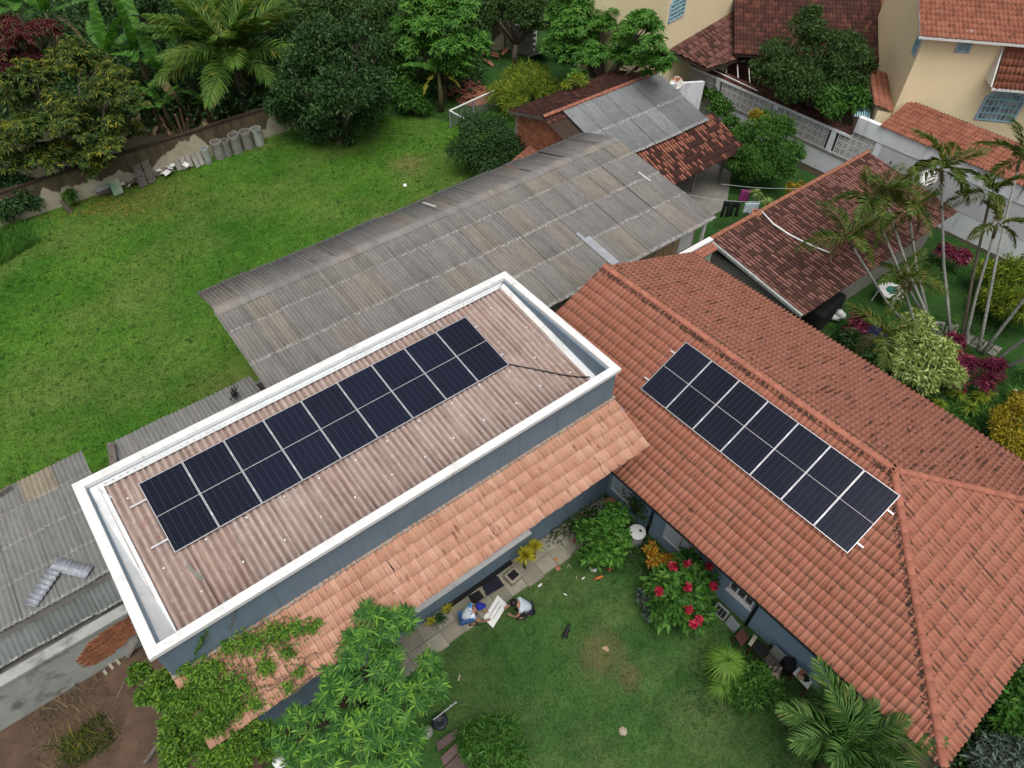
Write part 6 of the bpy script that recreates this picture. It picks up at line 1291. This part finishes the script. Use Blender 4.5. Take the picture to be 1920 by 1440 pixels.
# dry tuft on the dirt
P = at(150, 1350, 0); V, F = blades([(P.x-1.3, P.y-1.3), (P.x+1.1, P.y-1.3), (P.x+1.1, P.y+1.0), (P.x-1.3, P.y+1.0)], 420, .32, .025); stuff_mesh('dry_grass', V, F, LF['straw'], 'straw-coloured dry grass tuft on the bare dirt', 'grass')
P = at(165, 1395, 0); V, F = blades([(P.x-.8, P.y-.5), (P.x+.7, P.y-.5), (P.x+.7, P.y+.6), (P.x-.8, P.y+.6)], 500, .4, .03); stuff_mesh('weeds', V, F, LF['mango'], 'olive weeds growing through the dry grass on the dirt', 'weeds')
# ------------------------------------------------------------------ people (skinned skeletons)
def skinned(name, chains, mat, parent, sub=1):
    """chains: list of [(x,y,z,r), ...]; a chain starting with an int index branches from that vertex."""
    vs, es, rs = [], [], []
    def idx(p):
        for i, v in enumerate(vs):
            if (Vector(v)-Vector(p)).length < 1e-4: return i
        vs.append(tuple(p)); rs.append(None); return len(vs)-1
    for ch in chains:
        prev = None
        for (x, y, z, r) in ch:
            i = idx((x, y, z)); rs[i] = rs[i] or r
            if prev is not None and prev != i: es.append((prev, i))
            prev = i
    me = bpy.data.meshes.new(name); me.from_pydata(vs, es, []); me.materials.append(mat); me.update()
    o = link(name, me, parent, local=True)
    sk = o.modifiers.new('skin', 'SKIN'); sk.use_smooth_shade = True
    lay = me.skin_vertices[0] if len(me.skin_vertices) else None
    if lay is None:
        bm = bmesh.new(); bm.from_mesh(me); bm.verts.layers.skin.verify(); bm.to_mesh(me); bm.free(); lay = me.skin_vertices[0]
    for i, d in enumerate(lay.data): d.radius = (rs[i], rs[i]); d.use_root = (i == 0)
    sb = o.modifiers.new('sub', 'SUBSURF'); sb.levels = sub; sb.render_levels = sub; return o
def hand(w, d, side):     # five short chains from the wrist
    w = Vector(w); d = Vector(d).normalized(); s = Vector((0, 0, 1)).cross(d).normalized(); out = []
    palm = w+d*.075; out.append([(*w, .028), (*palm, .032)])
    for k, (o, L) in enumerate(((-.03, .065), (-.01, .075), (.012, .072), (.032, .055))):
        a = palm+s*o+d*.03; b = a+d*L*.6+Vector((0, 0, -.012)); c = b+d*L*.4+Vector((0, 0, -.028)); out.append([(*palm, .032), (*a, .011), (*b, .0095), (*c, .008)])
    t0 = w+d*.04+s*(.035*side); out.append([(*palm, .032), (*t0, .012), (*(t0+d*.045+s*(.02*side)), .01)]); return out
def person(lab, P, rz, hands, shirt, pants, hat, hatmat, shoes, lean=.0):
    o = thing('person', lab, 'person', P, rz=rz); o.scale = (1.13, 1.13, 1.13)
    pel, ch, nk, hd = (-.14, 0, .30), (.10+lean, 0, .62), (.22+lean, 0, .77), (.33+lean, 0, .84)
    body = [[(*pel, .13), (-.03, 0, .45, .13), (*ch, .14), (*nk, .06), (*hd, .095)]]
    legs = []; arms = []
    for s, hp_ in ((-1, hands[0]), (1, hands[1])):
        hip = (-.14, s*.10, .29); kn = (.24, s*.17, .46); an = (.02, s*.13, .09); toe = (.2, s*.15, .045)
        sh = (.10+lean, s*.18, .66); el = ((sh[0]+hp_[0])/2+.02, s*.25, .42); wr = hp_
        body += [[(*pel, .13), (*hip, .095), (*kn, .062), (*an, .042), (*toe, .035)], [(*ch, .14), (*sh, .062), (*el, .042), (*wr, .029)]]
        d = (Vector(wr)-Vector(el)); d.z = 0; body += [[(*p,) for p in c] for c in hand(wr, d, -s)]
        legs += [[(-.14, 0, .29, .15), (*hip, .118), ((hip[0]+kn[0])/2, (hip[1]+kn[1])/2, .385, .095), (*kn, .08)]]
        if shoes: legs[-1] += [(.12, s*.15, .25, .062), (.04, s*.135, .13, .055)]
        arms += [[(*ch, .165), (sh[0], sh[1], sh[2], .085), ((sh[0]+el[0])/2, (sh[1]+el[1])/2, (sh[2]+el[2])/2+.02, .066)]]
        mb = MB(); mb.box((.12, s*.145, .035), (.27, .09, .07)); mb.build('shoe', T['black'], o, local=True, bevel=.02)
    skinned('body', body, T['skin'], o)
    skinned('shirt', [[(-.17, 0, .33, .155), (-.04, 0, .47, .165), (*ch, .165), (.17+lean, 0, .71, .09)]]+arms, shirt, o)
    skinned('trousers', legs, pants, o)
    H = Vector(hd); mb = MB()
    if hat == 'cap':
        mb.lathe(H+Vector((.01, 0, .02)), [(.115, -.02), (.118, .03), (.095, .085), (.05, .112), (.001, .118)], 16); mb.prism([H+Vector((.09, -.08, .0)), H+Vector((.19, -.06, -.02)), H+Vector((.20, .06, -.02)), H+Vector((.09, .08, .0))], (0, 0, .012)); mb.build('cap', hatmat, o, local=True, smooth=True)
    else:
        mb.lathe(H+Vector((-.015, 0, .005)), [(.085, -.07), (.112, -.03), (.116, .03), (.09, .085), (.045, .11), (.001, .115)], 14); mb.build('hair', hatmat, o, local=True, smooth=True)
    mb = MB()   # face: brow, nose, eyes, mouth, ears
    f = H+Vector((.088, 0, -.01)); mb.box(f+Vector((.012, 0, -.005)), (.03, .025, .04)); mb.build('nose', T['skin'], o, local=True, bevel=.008)
    mb = MB(); [mb.box(f+Vector((.004, y, .018)), (.012, .022, .01)) for y in (-.034, .034)]; mb.build('eyes', T['hair'], o, local=True)
    mb = MB(); mb.box(f+Vector((.002, 0, -.045)), (.014, .042, .01)); mb.build('mouth', T['red'], o, local=True)
    mb = MB(); [mb.box(H+Vector((0, y, 0)), (.03, .02, .05)) for y in (-.1, .1)]; mb.build('ears', T['skin'], o, local=True, bevel=.008)
    return o
T['patshirt'] = M('white_blue_print_shirt', (.70, .76, .80), (.64, .70, .76), 4, rough=.8, stains=[((.08, .32, .62), 5, .50, .56, 1), ((.02, .03, .09), 9, .60, .64, 1)])
T['greyshirt'] = M('pale_blue_shirt', (.46, .53, .58), (.40, .47, .53), 5, rough=.85)
T['navypants'] = M('dark_navy_trousers', (.018, .02, .035), rough=.9); T['greyshorts'] = M('blue_shorts', (.05, .12, .28), rough=.9)
def dirpx(a, b, z=0):
    v = at(*b, z)-at(*a, z); return math.atan2(v.y, v.x)
P1 = at(879, 1164, 0); P2 = at(983, 1150, 0)
rz1 = dirpx((886, 1150), (925, 1143), .4); rz2 = dirpx((985, 1130), (938, 1137), .4)
person('crouching man in white and blue print shirt and blue cap', P1, rz1, ((.46, -.20, .22), (.46, .16, .20)), T['patshirt'], T['greyshorts'], 'cap', M('blue_cap', (.02, .03, .32), rough=.8), False)
person('crouching man in pale blue shirt and dark trousers with dark hair', P2, rz2, ((.42, -.20, .25), (.40, .15, .30)), T['greyshirt'], T['navypants'], 'hair', T['hair'], True, lean=.02)
# grooved white board between them
a, b, c = at(906, 1160, .10), at(933, 1117, .10), at(921, 1175, .10)
wb = thing('white_board', 'grooved white board lying between the two crouching men', 'board', at(928, 1150, .0)); u = (b-a); v = (c-a); v = v.normalized()*.47; 
mb = MB(); mb.prism([a, a+u, a+u+v, a+v], (0, 0, .06)); mb.build('panel', T['whitep'], wb)
for q in (.33, .64):
    mb = MB(); mb.prism([a+v*(q-.04)+u*.18, a+v*(q-.04)+u*.85, a+v*(q+.04)+u*.85, a+v*(q+.04)+u*.18], (0, 0, .001)); ob = mb.build('groove', T['galv'], wb); ob.location.z += .062
for q in (.12, .5, .86):
    mb = MB(); mb.prism([a+v*(q-.05)+u*.02, a+v*(q-.05)+u*.98, a+v*(q+.05)+u*.98, a+v*(q+.05)+u*.02], (0, 0, .02)); ob = mb.build('rib', T['whitep'], wb); ob.location.z += .0605
def flatq(name, lab, cat, pts, z, h, mat):
    P = [at(x, y, z) for x, y in pts]; mb = MB(); mb.prism(P, (0, 0, h)); o = mb.build(name, mat); tag(o, lab, cat); return o
flatq('door_mat', 'large dark navy mat on the patio by the wall', 'mat', [(900, 1088), (933, 1080), (946, 1098), (912, 1118)], .062, .012, M('navy_mat', (.016, .018, .032), rough=.9))
flatq('door_mat', 'smaller black mat on the patio next to the cap wearer', 'mat', [(877, 1118), (898, 1107), (908, 1120), (888, 1135)], .062, .012, T['black'])
P = at(962, 1085, .06); pt = thing('square_pot', 'square concrete pot holding the yellow croton', 'pot', P); mb = MB(); mb.box(P+Vector((0, 0, .14)), (.5, .42, .28), rz=.1); mb.build('pot', T['stone'], pt, bevel=.02); mb = MB(); mb.box(P+Vector((0, 0, .283)), (.34, .28, .006), rz=.1); mb.build('soil', T['black'], pt)
P = at(824, 1162, .06); mb = MB(); mb.lathe(P, [(.14, 0), (.19, .28), (.17, .28), (.15, .2), (.001, .2)], 14); tag(mb.build('plant_pot', T['greyp']), 'grey pot with dark foliage at the wall by the patio end', 'pot')
rosette('pot_plant', 'dark plant growing in the grey pot on the patio', 824, 1160, .35, 50, .3, .05, 'dark', .5, .2, stem=False)
# bucket
P = at(1190, 1015, 0); bk = thing('barrel', 'white plastic barrel with lid in the courtyard corner', 'barrel', P)
mb = MB(); mb.lathe(P, [(.001, 0), (.24, 0), (.27, .1), (.29, .62), (.285, .66)], 20); mb.build('drum', T['greyp'], bk, smooth=False)
mb = MB(); mb.lathe(P+Vector((0, 0, .66)), [(.30, -.03), (.31, .0), (.30, .035), (.1, .05), (.001, .05)], 20); mb.build('lid', T['whitep'], bk)
mb = MB(); mb.lathe(P+Vector((.1, -.05, .71)), [(.05, 0), (.05, .02), (.001, .02)], 10); mb.build('bung', T['black'], bk)
P = onp(1198, 950, hp(6.5, TWL-.2), EW); hb = thing('hanging_plant', 'trailing plant hanging on the blue wall under the eave', 'plant', P)
C = np.array([list(P+Vector((random.gauss(0, .08)-.1, random.gauss(0, .3), random.gauss(0, .22)))) for _ in range(260)]); V, F = leaf_arrays(C, sph(260)+np.array([-.5, 0, .5]), sph(260)-np.array([0, 0, .5]), .12, .07); org = V.mean(0); link('leaves', npmesh('leaves', V-org, F, LF['dark2']), hb, org)
mb = MB(); mb.lathe(P+Vector((-.12, .05, -.3)), [(.001, 0), (.08, 0), (.1, .14), (.001, .14)], 10); mb.build('pot', T['black'], hb)
P = at(1142, 950, 0); mb = MB(); mb.lathe(P, [(.16, 0), (.24, .3), (.22, .3), (.001, .25)], 12); tag(mb.build('plant_pot', T['terracotta']), 'terracotta pot in the courtyard corner nearest the wall joint', 'pot')
P = at(1160, 970, 0); mb = MB(); mb.lathe(P, [(.14, 0), (.2, .26), (.18, .26), (.001, .2)], 12); tag(mb.build('plant_pot', T['terracotta']), 'terracotta pot between the corner pot and the white barrel', 'pot')
# cat
P = at(1062, 1188, 0); ca = thing('cat', 'small black cat standing on the courtyard lawn', 'cat', P, rz=dirpx((1058, 1198), (1066, 1180))); ca.scale = (.8, 1.15, 1.0)
skinned('body', [[(-.18, 0, .2, .062), (-.05, 0, .2, .07), (.10, 0, .205, .066), (.19, 0, .25, .042), (.25, 0, .28, .05), (.295, 0, .27, .028)], [(-.18, 0, .2, .062), (-.28, .01, .24, .018), (-.38, .04, .2, .014), (-.44, .05, .24, .011)],
    [(.10, 0, .205, .066), (.11, .05, .11, .022), (.10, .05, .02, .016), (.125, .05, .012, .015)], [(.10, 0, .205, .066), (.13, -.05, .11, .022), (.14, -.05, .02, .016), (.165, -.05, .012, .015)],
    [(-.18, 0, .2, .062), (-.14, .06, .13, .032), (-.21, .06, .075, .018), (-.18, .06, .015, .016)], [(-.18, 0, .2, .062), (-.16, -.06, .13, .032), (-.23, -.06, .075, .018), (-.2, -.06, .015, .016)]], T['black'], ca)
mb = MB()
for s in (-1, 1): mb.add([(.24, s*.045, .315), (.265, s*.02, .32), (.25, s*.05, .365), (.235, s*.025, .32)], [(0, 1, 2), (1, 3, 2), (3, 0, 2)])
mb.build('ears', T['black'], ca, local=True)
# small litter on the lawn
def bottle(lab, a, b, r, mats):
    p, q = at(*a, .06), at(*b, .06); o = thing('bottle', lab, 'bottle', (p+q)/2); mb = MB(); m_ = p.lerp(q, .6); mb.tube([p, p+(q-p)*.04, m_, p.lerp(q, .75), p.lerp(q, .85)], [r*.8, r, r, r*.55, r*.4], 12); mb.build('body', mats[0], o, smooth=True); mb = MB(); mb.tube([p.lerp(q, .85), q], [r*.42, r*.42], 10); mb.build('cap', mats[1], o, smooth=True)
bottle('red and orange spray can lying on the lawn near the leggy shrub', (1130, 1080), (1112, 1087), .045, (T['orange'], T['red']))
bottle('small white bottle with red cap lying near the patio', (1009, 1100), (1018, 1093), .035, (T['whitep'], T['red']))
bottle('tiny white tube lying beside the red spray can', (1091, 1086), (1098, 1081), .025, (T['whitep'], T['greyp']))
bottle('tiny white tube lying alone on the lawn below the others', (1057, 1113), (1064, 1117), .022, (T['whitep'], T['greyp']))
flatq('power_strip', 'small white power strip on the lawn near the red spray can', 'power strip', [(1109, 1065), (1119, 1067), (1118, 1073), (1107, 1071)], .01, .04, T['whitep'])
P = at(1046, 1066, .02); mb = MB(); mb.lathe(P, [(.001, 0), (.09, 0), (.1, .03), (.05, .06), (.001, .06)], 12); tag(mb.build('clay_dish', T['terracotta']), 'little orange clay dish on the lawn by the patio', 'dish')
P = at(1043, 1050, .02); mb = MB(); mb.lathe(P, [(.001, 0), (.05, 0), (.06, .06), (.001, .08)], 9); tag(mb.build('clay_shard', T['orange']), 'small orange clay piece beside the patio edge', 'clay piece')
for k, (px, py, s, an) in enumerate(((1065, 1061, .14, .5), (1069, 1063, .13, 1.1), (1081, 1083, .1, .9), (1056, 1040, .06, .1))):
    P = at(px, py, .02); mb = MB(); mb.box(P, (s, .025, .02), rz=an); tag(mb.build('stick', T['stone']), ['pale stick on the lawn touching another beside the clay dish', 'second pale stick next to the first by the clay dish', 'tiny pale stick left of the white tube', 'tiny white chip at the patio shrub'][k], 'stick')
flatq('cardboard_scrap', 'torn cardboard piece beside the bare lawn patch', 'cardboard', [(1130, 1213), (1137, 1211), (1142, 1219), (1139, 1223), (1129, 1217)], .01, .015, T['card'])
P = at(1168, 1371, 0); mb = MB(); mb.lathe(P, [(.15, -.02), (.13, .03), (.07, .06), (.001, .065)], 7); ob = tag(mb.build('stone', T['stone']), 'pale stone lying alone on the near lawn', 'stone')
flatq('plastic_scrap', 'white plastic scrap on the big back lawn', 'scrap', [(756, 346), (762, 345), (763, 350), (757, 351)], .03, .04, T['whitep'])
flatq('wood_strip', 'short pale wooden strip on the lawn by the star-leaved tree', 'strip', [(858, 1276), (861, 1265), (864, 1266), (861, 1277)], .01, .02, T['stone'])
# bench slabs, sphere, rail pole, white pipe at the near edge
bn = thing('stone_steps', 'red-brown stone slab steps beside the star-leaved tree', 'steps', at(850, 1400, 0))
for k, q in enumerate((((818, 1392), (857, 1366), (863, 1378), (822, 1408)), ((826, 1420), (862, 1387), (868, 1402), (832, 1436)), ((832, 1440), (868, 1406), (895, 1450), (850, 1480)))):
    mb = MB(); mb.prism([at(x, y, .36-.12*k) for x, y in q], (0, 0, -.1)); mb.build('slab', T['pinkslab'], bn)
P = at(800, 1372, .35); mb = MB(); mb.lathe(P, [(.001, -.2), (.14, -.14), (.2, 0), (.14, .14), (.001, .2)], 14); tag(mb.build('stone_ball', T['conc'], smooth=True), 'grey stone ball by the slab steps', 'stone ball')
P = at(825, 1353, .2); mb = MB(); mb.lathe(P, [(.2, -.2), (.25, .0), (.22, .05), (.12, .02), (.001, -.02)], 14); tag(mb.build('stone_bowl', T['darkpipe'], smooth=True), 'dark glazed bowl under the metal rod by the steps', 'bowl')
p, q = at(812, 1350, .5), at(855, 1317, .5); mb = MB(); mb.tube([p, q], .018, 6); [mb.lathe(at(x, y, .5), [(.001, -.035), (.035, 0), (.001, .035)], 8) for x, y in ((845, 1323), (855, 1317))]; tag(mb.build('metal_rod', T['metal']), 'thin shiny metal rod over the glazed bowl', 'rod')
p = at(520, 1425, 4.4); mb = MB(); mb.tube([p, p-Vector((-.1, .6, 3.0))], [.14, .14], 12); tag(mb.build('vent_pipe', T['whitep'], smooth=True), 'white vent pipe end poking out at the near edge', 'pipe')
p, q = at(325, 1358, .3), at(270, 1432, .3); mb = MB(); mb.bar(p, q, .1, .06); tag(mb.build('timber_kerb', T['wood']), 'grey timber edging beside the near left shrub', 'timber')
for k, (a, b) in enumerate((((216, 1234), (226, 1246)), ((204, 1243), (213, 1254)), ((195, 1257), (201, 1265)))):
    p, q = at(*a, .06), at(*b, .04); mb = MB(); mb.tube([p, q], .05, 8); tag(mb.build('pipe_offcut', T['stone']), ['longest pale pipe offcut on the dirt by the brick patch', 'middle pale pipe offcut on the dirt', 'shortest pale pipe offcut on the dirt'][k], 'pipe offcut', 'pipe offcuts on the dirt')
flatq('concrete_block', 'grey concrete block lying on the dirt under the stained wall', 'block', [(117, 1294), (141, 1278), (145, 1287), (121, 1303)], .01, .16, T['conc'])
P = at(252, 1210, 0); mb = MB(); mb.bar(at(238, 1226, .02), at(255, 1195, .7), .35, .08); tag(mb.build('leaning_slab', T['conc']), 'pale broken slab leaning at the brick patch end', 'slab')
# ------------------------------------------------------------------ junk along the pale blue wall
def leaner(name, lab, cat, base, top, wdt, mats, frame=False):
    p, q = at(*base[0], .02), at(*base[1], .02); up = at(*top[0], top[1])-p; o = thing(name, lab, cat, (p+q)/2); u = q-p; n_ = u.cross(up).normalized()*.03
    if frame:
        mb = MB(); f = .08
        for a, b in ((p, q), (p+up, q+up), (p, p+up), (q, q+up)): mb.bar(a, b, .06, .05, up=n_)
        mb.build('frame', mats[0], o); mb = MB(); mb.prism([p+u*.08+up*.08, q-u*.08+up*.08, q-u*.08+up*.92, p+u*.08+up*.92], n_*.3); mb.build('pane', mats[1], o)
        mb = MB(); [mb.bar(p+u*t_+up*.06, p+u*t_+up*.94, .02, .03, up=n_) for t_ in (.35, .65)]; mb.build('bar', mats[0], o)
    else: mb = MB(); mb.prism([p, q, q+up, p+up], n_); mb.build('board', mats[0], o)
    return o
leaner('old_window', 'old framed window leaning on the blue wall under the slit window', 'window', ((1337, 1145), (1356, 1163)), ((1347, 1131), .5), 0, (T['greyp'], T['glass']), True)
leaner('board', 'pale grey board leaning by the dark downpipe', 'board', ((1360, 1167), (1377, 1187)), ((1371, 1153), .55), 0, (M('grey_board', (.30, .33, .35), (.25, .27, .29), 4),))
def tabletop(name, lab, pts, z, mat, cat='table'):
    P = [at(x, y, z) for x, y in pts]; c = sum(P, Vector())/len(P); o = thing(name, lab, cat, (c.x, c.y, 0)); mb = MB(); mb.prism(P, (0, 0, -.035)); mb.build('top', mat, o)
    for p in P: p = p.lerp(c, .12); mb = MB(); mb.bar((p.x, p.y, 0), (p.x, p.y, z-.036), .05, .05, up=(1, 0, 0)); mb.build('leg', T['brownwood'], o)
tabletop('side_table', 'dark red-brown side table next to the pale grey board', [(1378, 1192), (1392, 1178), (1405, 1195), (1390, 1212)], .55, T['brownwood'])
tabletop('cupboard_top', 'black low table between the side table and square board', [(1407, 1212), (1422, 1198), (1444, 1218), (1427, 1236)], .6, T['blackcloth'])
leaner('board', 'square pale grey board standing against the blue wall middle', 'board', ((1441, 1223), (1462, 1243)), ((1453, 1209), .6), 0, (M('grey_board2', (.31, .32, .31), (.25, .26, .25), 4),))
flatq('wood_pallet', 'weathered timber lying before the square pale board', 'timber', [(1430, 1238), (1442, 1226), (1470, 1258), (1458, 1270)], .12, .1, T['wood'])
flatq('board', 'narrow pale bar across the black low table', 'board', [(1402, 1208), (1414, 1190), (1420, 1195), (1408, 1213)], .65, .03, T['stone'])
P = at(1477, 1250, .3); mb = MB(); mb.box(P, (.4, .35, .6), rz=.8); tag(mb.build('crate', T['black'], bevel=.02), 'black crate before the junk-covered white table', 'crate')
tabletop('white_table', 'white table with scraps near the feather palm', [(1487, 1262), (1498, 1250), (1524, 1278), (1515, 1292)], .7, T['whitep'])
for k, (px, py, m_) in enumerate(((1503, 1263, 'terracotta'), (1510, 1272, 'blackcloth'), (1500, 1270, 'card'))): P = at(px, py, .72); mb = MB(); mb.box(P+Vector((0, 0, .05)), (.22, .16, .1), rz=k); tag(mb.build('scrap', T[m_], bevel=.01), ['terracotta scrap on the white table', 'black bundle on the white table', 'brown carton on the white table'][k], 'scrap')
P = at(1446, 1277, .25); ch_ = thing('plastic_chair', 'pale plastic chair in the shade before the junk', 'chair', (P.x, P.y, 0)); 
mb = MB(); mb.box((P.x, P.y, .42), (.42, .42, .03), rz=.8); mb.build('seat', T['stone'], ch_)
for sx_, sy_ in ((-1, -1), (-1, 1), (1, -1), (1, 1)): d = Matrix.Rotation(.8, 3, 'Z') @ Vector((sx_*.18, sy_*.18, 0)); mb = MB(); mb.bar((P.x+d.x, P.y+d.y, 0), (P.x+d.x, P.y+d.y, .41), .04, .04, up=(1, 0, 0)); mb.build('leg', T['stone'], ch_)
d = Matrix.Rotation(.8, 3, 'Z') @ Vector((.2, 0, 0))
for k in (-1, 0, 1): e = Matrix.Rotation(.8, 3, 'Z') @ Vector((.2, k*.15, 0)); mb = MB(); mb.bar((P.x+e.x, P.y+e.y, .44), (P.x+e.x*1.1, P.y+e.y*1.1, .85), .08, .02, up=d); mb.build('back_slat', T['stone'], ch_)
